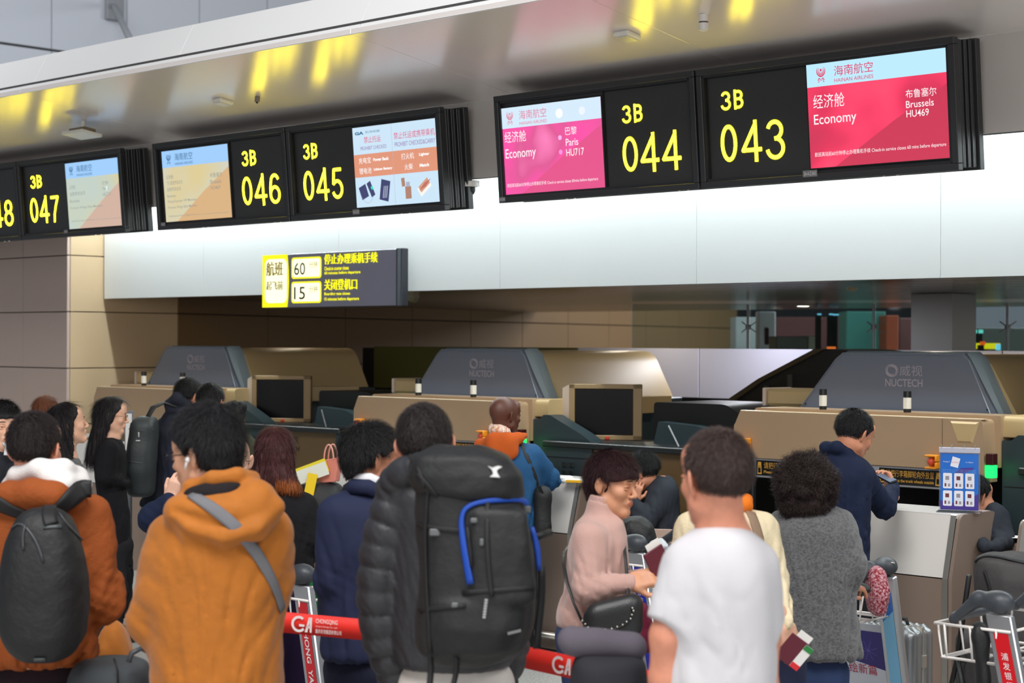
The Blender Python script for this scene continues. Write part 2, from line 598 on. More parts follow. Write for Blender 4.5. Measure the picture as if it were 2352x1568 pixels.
def link_mesh(name, V, Q, mats, parent=None, smooth=True, mi=None):
    if not isinstance(mats, (list, tuple)):
        mats = [mats]
    o_ = np.array(parent.get('_o', (0, 0, 0)), float) if parent is not None else np.zeros(3)
    me = bpy.data.meshes.new(name)
    V = np.asarray(V) - o_
    tri = Q.shape[1]
    me.vertices.add(len(V)); me.vertices.foreach_set('co', V.astype(np.float32).ravel())
    me.loops.add(Q.size); me.loops.foreach_set('vertex_index', Q.astype(np.int32).ravel())
    me.polygons.add(len(Q)); me.polygons.foreach_set('loop_start', (np.arange(len(Q)) * tri).astype(np.int32))
    for m in mats:
        me.materials.append(m)
    if mi is not None:
        me.polygons.foreach_set('material_index', np.asarray(mi, np.int32))
    if smooth:
        me.polygons.foreach_set('use_smooth', np.ones(len(Q), bool))
    me.update(calc_edges=True)
    me.validate()
    o = bpy.data.objects.new(name, me)
    COL.objects.link(o)
    if parent is not None:
        o.parent = parent
    o['_o'] = [float(x) for x in o_]
    return o

def soft(name, sdf, mats, parent=None, it=1):
    V, Q = sdf.mesh()
    if it:
        V = relax(V, Q, it)
    return link_mesh(name, V, Q, mats, parent)

# ------------------------------------------------------------------ the setting
AX = np.array([EX, D2, EZ])            # box axes: along the counters (to the right), into them, up
m_floor = mat('floor_terrazzo', (206, 206, 202), 0.22, bump=0.02, bscale=400, var=0.35, vscale=90)
m_grey_wall = mat('grey_wall_panel', (214, 218, 226), 0.75, bump=0.05, bscale=900)
m_gap = mat('joint_dark', (70, 70, 70), 0.9)
m_white_strip = mat('canopy_white', (238, 238, 238), 0.5)
m_soffit = mat('soffit_satin_metal', (240, 232, 228), 0.22, metal=0.18, bump=0.015, bscale=9)
m_bulk = mat('bulkhead_grey', (196, 190, 184), 0.6)
m_fascia = mat('fascia_white', (226, 230, 230), 0.55)
m_tan_wall = mat('tan_wall_panel', (196, 172, 138), 0.6, bump=0.05, bscale=500)
m_tan_wall2 = mat('tan_wall_panel_pale', (190, 170, 160), 0.6, bump=0.05, bscale=500)
m_brown_wall = mat('brown_wall_panel', (124, 96, 60), 0.6, bump=0.05, bscale=400)
m_brown_joint = mat('brown_joint', (92, 74, 56), 0.8)
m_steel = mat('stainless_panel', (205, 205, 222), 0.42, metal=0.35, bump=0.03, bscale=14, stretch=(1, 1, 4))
m_steel_shaded = mat('stainless_panel_shaded', (88, 86, 40), 0.6)  # same steel partition where it lies in the dark, shade put into the colour
m_dark = mat('near_black', (22, 22, 22), 0.6)
m_black = mat('matt_black', (10, 10, 11), 0.7)
m_conv = mat('conveyor_shroud_black', (26, 27, 26), 0.5)
m_ceil2 = mat('low_ceiling_metal', (120, 112, 100), 0.22, metal=0.85, bump=0.55, bscale=3.0, stretch=(0.5, 3.2, 1))

mb = MB(); mb.box((0, 14, -0.05), (40, 40, 0.05)); struct('floor', mb, m_floor)

# far grey end wall (plane u = 25) with its panels
wl = MB(); wl.box(UV(25.3, 28, 6.5), (0.2, 16, 6.5), AX); wall_far = struct('wall_left', wl, m_gap)
vs = [13.9, 15.38, 16.82, 18.32, 19.82, 21.3, 22.8, 24.3]
zs = [3.9, 6.72, 9.6, 12.4]
for i in range(len(vs) - 1):
    for j in range(len(zs) - 1):
        p = MB(); p.box(UV(25.07, (vs[i] + vs[i + 1]) / 2, (zs[j] + zs[j + 1]) / 2), (0.03, (vs[i + 1] - vs[i]) / 2 - 0.012, (zs[j + 1] - zs[j]) / 2 - 0.02), AX, bev=0.006)
        p.build('wall_panel', m_grey_wall, wall_far)

# canopy: soffit, leaning white front strip, bulkhead, lit fascia
KS = 0.15; CS = 4.7425
VB = 7.97; VF = 6.577
def soff_z(v): return CS - KS * v
ns = np.array([*(D2[:2] * KS), 1.0]); ns /= np.linalg.norm(ns)
def soff_u(px, py):
    p = hit(px, py, UV(0, VF, soff_z(VF)), ns); return float(p @ D1)
du = D1; ds = (D2 - EZ * KS); ds = ds / np.linalg.norm(ds)
A_s = np.array([EX, ds, np.cross(EX, ds)])
core = MB(); L_ = math.hypot(VB - VF, KS * (VB - VF))
mid = UV(10, (VF + VB) / 2, (soff_z(VF) + soff_z(VB)) / 2) + A_s[2] * 0.045 + ds * .02
core.box(mid, (9.5, L_ / 2, 0.03), A_s)
ceil_canopy = struct('ceiling', core, m_gap)
uj = [1.2, 3.0] + sorted([soff_u(1464, 47), soff_u(815, 82), soff_u(75, 223)]) + [17.5]
ujs = [uj[0], uj[1]]
for a, b in zip(uj[1:-1], uj[2:]):
    ujs += [b]
for a, b in zip(ujs[:-1], ujs[1:]):
    p = MB(); c = UV((a + b) / 2, (VF + VB) / 2, (soff_z(VF) + soff_z(VB)) / 2) + A_s[2] * 0.015
    p.box(c, ((b - a) / 2 - 0.0015, L_ / 2, 0.015), A_s, bev=0.001)
    p.build('soffit_panel', m_soffit, ceil_canopy)
# front strip
KT = 0.536; HT = 0.285
dt = D2 * KT + EZ; dt /= np.linalg.norm(dt)
A_t = np.array([EX, np.cross(dt, EX), dt])
strip = MB(); zt0 = soff_z(VF)
Lt = HT * math.hypot(1, KT)
strip.box(UV(10, VF, zt0) + dt * (Lt / 2 + .01) + A_t[1] * 0.012 * np.sign(A_t[1] @ D2), (9.5, 0.004, Lt / 2 - .01), A_t)
canopy_front = struct('trim_1', strip, m_gap)
nt_ = np.cross(EX, dt); no = UV(0, VF, zt0)
tu = sorted([float(hit(x, y, no, nt_) @ D1) for x, y in ((417, 116), (82, 180), (835, 40))])
tj = [0.8] + [tu[0] - 3.6, tu[0] - 1.8] + tu + [17.5]
tj = sorted(tj)
for a, b in zip(tj[:-1], tj[1:]):
    p = MB(); p.box(UV((a + b) / 2, VF, zt0) + dt * Lt / 2 + A_t[1] * 0.003 * np.sign(A_t[1] @ D2), ((b - a) / 2 - 0.0015, 0.004, Lt / 2), A_t, bev=0.001)
    p.build('strip_panel', m_white_strip, canopy_front)
# canopy top cover behind the strip
zt1 = zt0 + HT; vt1 = VF + KT * HT
cov = MB(); cov.box(UV(10, (vt1 + 9.6) / 2 + 0.03, zt1 - 0.02), (9.5, (9.6 - vt1) / 2 - 0.05, 0.02), AX); struct('trim_2', cov, m_bulk)
# bulkhead
ZB = 3.054
bk = MB(); bk.box(UV(10, VB + 0.05, (ZB + soff_z(VB)) / 2), (9.5, 0.03, (soff_z(VB) - ZB) / 2), AX)
bulk = struct('wall_front', bk, m_gap)
bu = [0.8 + 1.8 * k for k in range(10)]
for a, b in zip(bu[:-1], bu[1:]):
    p = MB(); p.box(UV((a + b) / 2, VB + 0.012, (ZB + soff_z(VB)) / 2), ((b - a) / 2 - 0.002, 0.012, (soff_z(VB) - ZB) / 2), AX, bev=0.001)
    p.build('bulkhead_panel', m_bulk, bulk)
# lit fascia
VFA = 9.15; ZF0 = 2.384; ZF1 = 3.62
fs = MB(); fs.box(UV(7.3, VFA + 0.06, (ZF0 + ZF1) / 2), (6.68, 0.03, (ZF1 - ZF0) / 2), AX)
fasc = struct('wall_back', fs, m_gap)
fu = [0.9] + [5.24 + 1.8 * k for k in range(-2, 5)] + [13.98]
fu = [x for x in fu if x < 13.99]
for a, b in zip(fu[:-1], fu[1:]):
    p = MB(); p.box(UV((a + b) / 2, VFA + 0.014, (ZF0 + ZF1) / 2), ((b - a) / 2 - 0.0015, 0.014, (ZF1 - ZF0) / 2), AX, bev=0.001)
    p.build('fascia_panel', m_fascia, fasc)
cv = MB(); cv.box(UV(7.3, (VB + VFA) / 2 + 0.1, ZF1 + 0.03), (6.68, (VFA - VB) / 2 + 0.1, 0.02), AX); struct('trim_3', cv, m_white_strip)
# LED strip hidden in the cove, above the bulkhead's lower edge
m_led = mat('cove_led', (235, 250, 255), emit=1.0)
led = MB(); led.box(UV(7.3, VFA - 0.22, ZF1 - 0.03), (6.6, 0.03, 0.012), AX)
tag(led.build('cove_light_strip', m_led), 'long white light strip in the cove above the white fascia', 'lamp')
for k in range(4):
    uu = 2.3 + 3.35 * k
    a_ = area('cove_light', UV(uu, VFA - 0.24, ZF1 - 0.05), UV(uu, VFA + 0.02, ZF0 + 0.5), 3.3, 60, (0.90, 0.985, 1.0), 0.06)

# left block: front face v = 8.77, side face u = 14
ZS = [0.02, 0.18, 0.70, 1.22, 1.737, 2.258, 2.777, 3.297, 3.8]
blk = MB(); blk.box(UV(17.05, 9.3, 1.9), (3.0, 0.5, 1.9), AX); blk.box(UV(14.6, 9.4, 1.9), (0.57, 0.6, 1.9), AX)
block = struct('wall_right', blk, m_brown_joint); block.name = 'wall_side'
us = [14.0, 14.77, 15.45, 16.13, 16.81, 17.5]
for i in range(len(us) - 1):
    for j in range(len(ZS) - 1):
        p = MB(); p.box(UV((us[i] + us[i + 1]) / 2, 8.785, (ZS[j] + ZS[j + 1]) / 2), ((us[i + 1] - us[i]) / 2 - 0.004, 0.015, (ZS[j + 1] - ZS[j]) / 2 - 0.0045), AX, bev=0.002)
        p.build('wall_panel', m_tan_wall2, block)
for j in range(len(ZS) - 1):
    for (va, vb) in ((8.8, 10.0),):
        p = MB(); p.box(UV(14.015, (va + vb) / 2, (ZS[j] + ZS[j + 1]) / 2), (0.015, (vb - va) / 2 - 0.003, (ZS[j + 1] - ZS[j]) / 2 - 0.0045), AX, bev=0.002)
        p.build('wall_panel', m_tan_wall, block)

# receding brown wall behind the counters
q0 = UV(13.99, 9.99, 0); q1 = np.array([4.2, 32.5, 0])
dq = q1 - q0; Lq = np.linalg.norm(dq); dq /= Lq; nq = np.array([dq[1], -dq[0], 0])
A_q = np.array([dq, -nq, EZ])
bw = MB(); bw.box((q0 + q1) / 2 - nq * 0.08 + EZ * 1.6, (Lq / 2, 0.05, 1.6), A_q); brown = struct('wall_rear', bw, m_brown_joint)
zq = [0.02, 0.70, 1.22, 1.737, 2.258, 2.777, 3.2]
sq = np.linspace(0, Lq, 12)
for i in range(11):
    for j in range(len(zq) - 1):
        p = MB(); p.box(q0 + dq * (sq[i] + sq[i + 1]) / 2 - nq * 0.015 + EZ * (zq[j] + zq[j + 1]) / 2, ((sq[i + 1] - sq[i]) / 2 - 0.005, 0.015, (zq[j + 1] - zq[j]) / 2 - 0.007), A_q, bev=0.003)
        p.build('wall_panel', m_brown_wall, brown)

# low metal ceiling behind the fascia, in strips running along the counters
lc = MB(); lc.box(UV(4, 13.6, 2.52), (18, 4.4, 0.03), AX); low = struct('ceiling_low', lc, m_dark)
v_ = 9.22; k = 0
while v_ < 17.4:
    w_ = 0.42 if v_ < 14 else 1.1
    p = MB(); p.box(UV(4, v_ + w_ / 2, 2.415), (18, w_ / 2 - 0.012, 0.012), AX, bev=0.004); p.build('ceiling_strip', m_ceil2, low)
    v_ += w_; k += 1

# low partition behind the scanners with stainless panels
pt = MB(); pt.box(UV(7, 12.06, 0.965), (6.6, 0.03, 0.965), AX); part_ = struct('wall_partition', pt, m_dark)
pu = [1.9, 3.3, 4.7, 6.35, 7.81, 9.20, 10.6, 11.95, 13.4]
for i in range(len(pu) - 1):
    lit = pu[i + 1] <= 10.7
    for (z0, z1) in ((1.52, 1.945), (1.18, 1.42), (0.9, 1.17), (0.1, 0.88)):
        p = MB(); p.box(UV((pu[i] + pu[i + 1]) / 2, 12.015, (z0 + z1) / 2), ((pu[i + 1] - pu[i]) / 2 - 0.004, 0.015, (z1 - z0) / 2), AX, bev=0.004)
        p.build('partition_panel', m_steel if lit else m_steel_shaded, part_)
# black inclined conveyor shroud in front of it
def px_prism(name, pts, v0, v1, m, parent=None):
    q = MB(); o = UV(0, v0, 0); pl = Plane(o, EX, EZ)
    w = [pl.loc(*p) for p in pts]
    q.prism(w, 0, v1 - v0, o, AX); return q.build(name, m, parent)
t = thing('baggage_conveyor', 'black inclined baggage conveyor shroud rising right beside pale steel panels', 'conveyor', UV(6.6, 11.2, 0))
px_prism('shroud', [(1893, 801), (1937, 803), (1990, 810), (1990, 1400), (1610, 1400), (1640, 1010), (1690, 918), (1752, 874)], 11.25, 11.95, m_conv, t)
px_prism('side_frame', [(1893, 801), (1752, 874), (1688, 918), (1640, 1000), (1628, 1000), (1672, 916), (1740, 870), (1870, 801)], 11.22, 11.26, mat('conveyor_frame', (70, 60, 40), 0.5), t)
for x_ in (1754, 1808):
    px_prism('rib', [(x_, 885 if x_ < 1800 else 860), (x_ + 3, 885 if x_ < 1800 else 860), (x_ + 3, 935), (x_, 935)], 11.2, 11.25, mat('conveyor_rib', (60, 62, 60), 0.4), t)

# square column by the right scanner
cp = hit(2092, 700, UV(0, 12.5, 0), D2); uc = float(cp @ D1)
c = MB(); c.box(UV(uc - 0.19, 12.5 + 0.19, 1.2), (0.19, 0.19, 1.2), AX, bev=0.004); struct('column', c, mat('column_grey', (150, 152, 156), 0.5))

# glass screen wall behind the partition with the far hall beyond
m_glass = mat('screen_glass', (200, 215, 215), 0.05, trans=1.0, spec=0.5)
m_spider = mat('spider_fitting_steel', (170, 174, 178), 0.4, metal=0.3)
gl0 = np.array([1.2, 17.5, 0]); gl1 = np.array([6.8, 15.0, 0])
dg = (gl1 - gl0); Lg = np.linalg.norm(dg); dg /= Lg; A_g = np.array([dg, np.cross(EZ, dg), EZ])
n_g = 5
t = thing('glass_screen', 'frameless glass screen with steel spider fittings behind the counters', 'glass screen', tuple(gl0))
for i in range(n_g):
    g = MB(); g.box(gl0 + dg * Lg * (i + 0.5) / n_g + EZ * 1.19, (Lg / n_g / 2 - 0.006, 0.006, 1.19), A_g)
    g.build('glass_pane', m_glass, t)
for i in range(1, n_g):
    s = MB(); c0 = gl0 + dg * Lg * i / n_g + EZ * 2.15 - A_g[1] * 0.05
    s.sphere(c0, 0.03, 8)
    for a in (35, 145, 215, 325):
        s.tube([c0, c0 + dg * 0.09 * math.cos(math.radians(a)) + EZ * 0.09 * math.sin(math.radians(a)) + A_g[1] * 0.03], 0.006, 6)
    s.tube([c0 + A_g[1] * -0.02 - EZ * 2.1, c0 + A_g[1] * -0.02 + EZ * 0.22], 0.012, 6)
    s.build('spider_fitting', m_spider, t)

# fills without fixtures, added under the low ceiling to brighten what stands below
for (uu, vv_, pw, cc) in ((12.9, 10.6, 3, 0), (9.6, 11.5, 8, 0), (8.3, 11.4, 20, 1), (6.3, 10.9, 16, 0), (10.5, 15.5, 10, 0), (5.5, 15.5, 34, 0), (1.8, 16.5, 40, 0)):
    area('low_ceiling_fill', UV(uu, vv_, 2.385), UV(uu, vv_, 0), .12, pw, (.92, .93, 1.0) if cc else (1.0, .88, .70))
# ------------------------------------------------------------------ the hall beyond the glass (far away)
def far_box(name, label, cat, px0, px1, py0, Y, m, depth=0.6, zb=0.0, group=None, ptop=None):
    a = P(px0, py0, Y); b = P(px1, py0, Y)
    q = MB(); q.box(((a[0] + b[0]) / 2, Y + depth / 2, (a[2] + zb) / 2), ((b[0] - a[0]) / 2, depth / 2, (a[2] - zb) / 2), None, bev=0.01)
    return tag(q.build(name, m), label, cat, group)
m_farwhite = mat('far_white', (222, 228, 228), 0.5, emit=0)
far_box('far_booth', 'pale grey booth beyond the glass, left of the column', 'booth', 1690, 1742, 728, 24, mat('far_pale', (190, 200, 200), 0.5))
p_ = far_box('far_totem', 'white totem with an oval window beyond the glass', 'sign', 1743, 1782, 715, 22, mat('far_totem_white', (235, 235, 235), 0.5), 0.3)
pl = Plane(P(1743, 784, 22) - np.array([0, 0.002, 0]), (1, 0, 0), (0, 0, 1)); q = MB()
x0, y1 = pl.loc(1756, 752); x1, y0 = pl.loc(1766, 792); pl.rrect(q, x0, y0, x1, y1, 0.02, 0.004)
q.build('oval_window', mat('far_dark_red', (70, 30, 26), 0.6), p_)
far_box('far_wall_panel', 'dark maroon wall beyond the glass behind the white totem', 'wall panel', 1782, 1935, 728, 27, mat('far_maroon', (92, 52, 50), 0.6))
far_box('far_column', 'broad teal column beyond the glass', 'column', 1944, 2034, 715, 25, mat('far_teal', (60, 130, 120), 0.4))
far_box('far_column', 'narrow orange brown pillar right of the teal column beyond the glass', 'column', 2036, 2064, 724, 24.5, mat('far_orange', (150, 70, 36), 0.5))
far_box('far_wall_panel', 'plum coloured wall beyond the glass beside the square column', 'wall panel', 2066, 2100, 730, 25.5, mat('far_plum', (100, 62, 62), 0.5))
far_box('far_cabinet', 'low grey cabinet beyond the glass', 'cabinet', 1783, 1856, 772, 20.5, mat('far_cabinet', (120, 128, 126), 0.5))
far_box('far_cabinet', 'low pale cabinet at the right end beyond the glass', 'cabinet', 1857, 1886, 771, 20.5, mat('far_cabinet_pale', (200, 206, 190), 0.5))
far_box('far_wall_panel', 'dark grey wall beyond the glass, right of the square column', 'wall panel', 2228, 2420, 752, 25, mat('far_darkgrey', (64, 72, 66), 0.5))
# glowing signs far away
def far_sign(name, label, cat, px0, py0, px1, py1, Y, rgb, e=1.0, zb=0.0):
    a = P(px0, py1, Y); b = P(px1, py0, Y); t = thing(name, label, cat, (float((a[0] + b[0]) / 2), Y, 0))
    q = MB(); q.box(((a[0] + b[0]) / 2, Y, (a[2] + b[2]) / 2), ((b[0] - a[0]) / 2, 0.03, (b[2] - a[2]) / 2), None, bev=0.005); q.build('lit_face', mat('glow_%d_%d_%d' % rgb, rgb, emit=e), t)
    q = MB(); q.box(((a[0] + b[0]) / 2, Y + 0.08, a[2] / 2), (0.03, 0.03, a[2] / 2), None); q.build('pole', m_dark, t)
far_sign('shop_sign', 'blurred glowing yellow shop sign at the right beyond the glass', 'sign', 2240, 788, 2296, 801, 19.5, (240, 230, 0))
far_sign('shop_sign', 'small glowing red shop sign above the yellow one', 'sign', 2252, 784, 2262, 792, 19.3, (240, 90, 20))
far_sign('shop_sign', 'small glowing pale blue screen beside the yellow sign', 'screen', 2288, 790, 2297, 804, 19.2, (120, 230, 255))
far_sign('exit_sign', 'small glowing cyan light right of the square column, left one', 'sign', 2234, 757, 2243, 765, 19.8, (110, 235, 220))
far_sign('exit_sign', 'small glowing cyan light right of the square column, right one', 'sign', 2249, 757, 2257, 765, 19.8, (110, 235, 220))
far_sign('shop_sign', 'small glowing orange sign beyond the glass above the conveyor', 'sign', 1900, 796, 1919, 802, 19, (255, 120, 40))
for k, (x, y) in enumerate(((1878, 720), (1905, 720), (1914, 721))):
    far_sign('display_light', ['small blue display light hanging beyond the glass', 'small pale display light hanging beyond the glass', 'tiny blue display light right of the pale one beyond the glass'][k], 'lamp', x, y, x + (8 if k < 2 else 12), y + 3, 20 + k * .1, (130, 220, 255))

# ------------------------------------------------------------------ things on the canopy
m_dev = mat('device_white_plastic', (225, 222, 215), 0.4)
def on_soffit(px, py):
    return hit(px, py, UV(0, VF, soff_z(VF)), ns)
def soffit_box(name, label, cat, px, py, sx, sy, h, grp=None):
    c = on_soffit(px, py); t = thing(name, label, cat, tuple(c))
    q = MB(); q.box(c - A_s[2] * h / 2, (sx, sy, h / 2), A_s, bev=min(0.01, h * .35)); q.build('casing', m_dev, t)
    q = MB(); q.box(c - A_s[2] * (h + 0.002), (sx * .8, sy * .8, 0.003), A_s, bev=0.001); q.build('cover', mat('device_cover', (205, 200, 190), 0.3), t)
    return t
soffit_box('wireless_access_point', 'white square access point on the soffit left of the small cylinder lamp', 'access point', 1441, 76, 0.055, 0.06, 0.03)
soffit_box('wireless_access_point', 'small white square access point on the soffit above counter 045', 'access point', 512, 229, 0.055, 0.06, 0.03)
c = on_soffit(192, 279); t = thing('ceiling_unit', 'flat beige ceiling unit on a short stem at the left of the soffit', 'ceiling unit', tuple(c))
q = MB(); q.box(c - A_s[2] * 0.10, (0.14, 0.09, 0.012), A_s, bev=0.004); q.build('plate', m_dev, t)
q = MB(); q.box(c - A_s[2] * 0.075, (0.11, 0.05, 0.018), A_s, bev=0.004); q.build('housing', mat('unit_brown', (120, 108, 84), 0.5), t)
q = MB(); q.cyl(c - A_s[2] * 0.07, c, 0.018); q.build('stem', m_dev, t)
c = on_soffit(1616, 34); t = thing('cylinder_lamp', 'small white cylinder fitting with a grey band on the soffit', 'lamp', tuple(c))
dn = -EZ
q = MB(); q.cyl(c + dn * -0.002, c + dn * 0.035, 0.026, seg=20); q.build('base', m_dev, t, auto=40)
q = MB(); q.cyl(c + dn * 0.035, c + dn * 0.043, 0.024, seg=20); q.build('band', mat('band_grey', (90, 85, 90), 0.4), t, auto=40)
q = MB(); q.cyl(c + dn * 0.043, c + dn * 0.075, 0.026, 0.025, seg=20); q.sphere(c + dn * 0.075, (0.025, 0.025, 0.01)); q.build('head', m_dev, t, auto=40)
c = on_soffit(592, 221); t = thing('small_sensor', 'tiny grey sensor on the soffit above counter 045', 'sensor', tuple(c))
q = MB(); q.box(c - A_s[2] * 0.02, (0.018, 0.012, 0.02), A_s, bev=0.004); q.build('body', mat('sensor_grey', (130, 120, 115), 0.4), t)
q = MB(); q.sphere(c - A_s[2] * 0.042, 0.009, 8); q.build('eye', m_dark, t)
# dome camera seen between the boards
c = hit(1084, 428, UV(0, VB, 0), D2) - D2 * 0.02; t = thing('security_camera', 'white dome security camera on the bulkhead between two sign boards', 'camera', tuple(c))
q = MB(); q.cyl(c + EZ * 0.03 + D2 * 0.0, c - EZ * 0.005, 0.05, 0.055, 20); q.box(c + D2 * 0.04 + EZ * 0.02, (0.02, 0.03, 0.02), AX); q.build('mount', m_dev, t, auto=40)
q = MB(); q.sphere(c - EZ * 0.02, (0.038, 0.038, 0.045)); q.build('dome', m_dark, t, smooth=True)
# smoke-detector like dome under the fascia
c = np.array([*hit(949, 684, UV(0, 9.6, 0), D2)]); t = thing('security_camera', 'dim dome camera under the low ceiling right of the yellow sign', 'camera', tuple(c))
q = MB(); q.cyl(c + EZ * max(0.01, 2.403 - c[2]), c, 0.05, 0.05, 18); q.build('mount', mat('dim_mount', (150, 145, 120), 0.5), t, auto=40)
q = MB(); q.sphere(c, (0.045, 0.045, 0.04)); q.build('dome', mat('dim_dome', (120, 118, 90), 0.3), t, smooth=True)
c = np.array([*hit(1957, 658, UV(0, 11.0, 0), D2)]); t = thing('security_camera', 'round olive dome camera under the low ceiling left of the column', 'camera', tuple(c))
q = MB(); q.cyl(c + EZ * max(0.01, 2.403 - c[2]), c, 0.05, 0.05, 18); q.build('mount', mat('dim_mount', (150, 145, 120), 0.5), t, auto=40)
q = MB(); q.sphere(c, (0.045, 0.045, 0.035)); q.build('dome', mat('olive_dome', (140, 136, 110), 0.35), t, smooth=True)
# strut from the grey wall down to the canopy
a = hit(262, 14, UV(24.975, 0, 0), D1); b = P(312, 118, 19.5)
t = thing('support_strut', 'grey diagonal strut between the upper wall and the white canopy', 'strut', tuple(a))
q = MB(); q.box(a, (0.05, 0.16, 0.24), AX, bev=0.01); q.build('wall_bracket', mat('strut_grey', (150, 152, 156), 0.5), t)
q = MB(); q.tube([a, b], 0.045, 10); q.build('rod', mat('strut_grey', (150, 152, 156), 0.5), t)

# ------------------------------------------------------------------ check-in boards
m_board = mat('board_black', (44, 45, 47), 0.42)
m_face = mat('board_face', (50, 50, 50), 0.3)
m_recess = mat('board_recess', (16, 16, 17), 0.6)
m_rib = mat('board_rib', (34, 35, 38), 0.38)
m_ledy = mat('led_yellow', (255, 232, 22), emit=19.0)
m_ledo = mat('led_halo', (190, 180, 8), emit=0.7)
E_ = lambda rgb, e=1.0: mat('screen_%d_%d_%d_%s' % (*rgb, e), rgb, emit=e)
m_white_e = E_((255, 250, 250), 1.05)

def logo(pl, mb, cx, cy, s, z, mi):
    """round dot cradled in crescents over two curled waves"""
    th = np.linspace(0, 2 * math.pi, 18)[:-1]
    pl.poly(mb, [(cx + 0.09 * s * math.cos(a), cy + 0.33 * s + 0.12 * s * math.sin(a)) for a in th], z, mi)
    for r, w, ex in ((0.17, 0.035, 150), (0.24, 0.05, 160), (0.33, 0.07, 165), (0.44, 0.10, 155)):
        a = np.radians(np.linspace(270 - ex * .9, 270 + ex * .9, 22))
        pts = np.stack([cx + r * s * np.cos(a), cy + 0.24 * s + r * s * (np.sin(a) * (1.0) - 0.10 * np.maximum(0, 1 - np.abs(np.cos(a)) * 1.5))], 1)
        pl.stroke(mb, pts, w * s * np.sin(np.linspace(0.12, math.pi - 0.12, 22)) ** 0.8 + 0.004 * s, z, mi)
    for sg in (-1, 1):
        t_ = np.linspace(0, 1, 16)
        x = cx + sg * s * (0.0 + 0.33 * t_ ** .8); y = cy - 0.62 * s + s * (0.22 * np.sin(t_ * math.pi * 0.95))
        pl.stroke(mb, np.stack([x, y], 1), 0.09 * s * (0.4 + 0.6 * np.sin(t_ * math.pi)) , z, mi)
        a = np.radians(np.linspace(60, 330, 14)); rr = np.linspace(0.13, 0.05, 14) * s
        pl.stroke(mb, np.stack([cx + sg * (0.30 * s + rr * np.cos(a)), cy - 0.66 * s + rr * np.sin(a)], 1), 0.05 * s, z, mi)

TILT = math.radians(5)
yb = EZ * math.cos(TILT) - D2 * math.sin(TILT)      # up and a little forward
def half_board(root, pl, x0, x1, H, fx, screen_first, sx0, sx1, sy0, sy1, fw=0.035):
    """one framed unit: x0..x1; frame, LED face and screen recess"""
    q = MB()
    pl.slab(q, x0, 0, x1, fw, -0.045, 0.0, bev=0.003); pl.slab(q, x0, H - fw, x1, H, -0.045, 0.0, bev=0.003)
    pl.slab(q, x0, fw, x0 + fw, H - fw, -0.045, 0.0, bev=0.003); pl.slab(q, x1 - fw, fw, x1, H - fw, -0.045, 0.0, bev=0.003)
    q.build('frame', m_board, root)
    q = MB()
    pl.slab(q, x0 + fw, fw, x1 - fw, fw + 0.014, -0.04, -0.006); pl.slab(q, x0 + fw, H - fw - 0.014, x1 - fw, H - fw, -0.04, -0.006)
    pl.slab(q, x0 + fw, fw, x0 + fw + 0.014, H - fw, -0.04, -0.006); pl.slab(q, x1 - fw - 0.014, fw, x1 - fw, H - fw, -0.04, -0.006)
    q.build('inner_frame', m_rib, root)
    q = MB(); pl.slab(q, x0 + 0.01, 0.01, x1 - 0.01, H - 0.01, -0.06, -0.03); q.build('face_panel', m_face, root)
    # dark rebate round the number field
    if screen_first: a, b = sx1 + 0.012, x1 - fw - 0.014
    else: a, b = x0 + fw + 0.014, sx0 - 0.012
    q = MB(); pl.slab(q, a, fw + 0.014, a + 0.006, H - fw - 0.014, -0.032, -0.022); pl.slab(q, a, H - fw - 0.02, b, H - fw - 0.014, -0.032, -0.022)
    q.build('rebate', m_recess, root)
    q = MB(); pl.slab(q, sx0 - 0.008, sy0 - 0.008, sx1 + 0.008, sy1 + 0.008, -0.03, -0.018, bev=0.002); q.build('screen_bezel', m_recess, root)

def board_geom(px_l, px_r):
    bl = hit(px_l[0], px_l[1], UV(0, 7.7, 0), D2)
    br = hit(px_r[0], px_r[1], UV(0, 7.7, 0), D2)
    z = (bl[2] + br[2]) / 2
    bl = bl.copy(); bl[2] = z
    W = float((br - bl) @ EX)
    return Plane(bl, EX, yb), W

def fit(pl, p):
    """pixel measures (left, top-left y, right, top-right y, bottom-left y, bottom-right y) -> x0, y0, x1, y1"""
    l, tl, r, tr, bl, br = p
    a = pl.loc(l, tl); b = pl.loc(r, tr); c = pl.loc(l, bl); d = pl.loc(r, br)
    return (a[0] + c[0]) / 2, (c[1] + d[1]) / 2, (b[0] + d[0]) / 2, (a[1] + b[1]) / 2

def arc(cx, cy, rx, ry, a0, a1, n=16):
    t = np.radians(np.linspace(a0, a1, n)); return [(cx + rx * math.cos(x), cy + ry * math.sin(x)) for x in t]
GL = {
 '0': [arc(.5, .5, .40, .44, 90, 450, 36)],
 '4': [[(.98, .27), (.07, .27), (.68, .93)], [(.70, 1.0), (.70, 0.0)]],
 '3': [arc(.47, .73, .37, .22, 165, -88, 18) + arc(.47, .27, .43, .25, 88, -172, 22)],
 '5': [[(.88, .95), (.24, .95), (.15, .47)] + arc(.48, .30, .41, .27, 138, -160, 22)],
 '6': [arc(.52, .70, .36, .26, 25, 150, 10) + [(.10, .52), (.095, .35)], arc(.5, .29, .40, .26, 90, 450, 28)],
 '7': [[(.05, .95), (.92, .95), (.62, .60), (.42, .28), (.36, 0.0)]],
 '8': [arc(.5, .74, .34, .22, 90, 450, 28), arc(.5, .27, .41, .25, 90, 450, 28)],
 'B': [[(.14, 0.0), (.14, 1.0)], [(.1, .95), (.52, .95)] + arc(.52, .74, .33, .21, 90, -90, 14) + [(.1, .53)], [(.5, .53)] + arc(.52, .29, .38, .24, 90, -90, 14) + [(.1, .05)]],
}
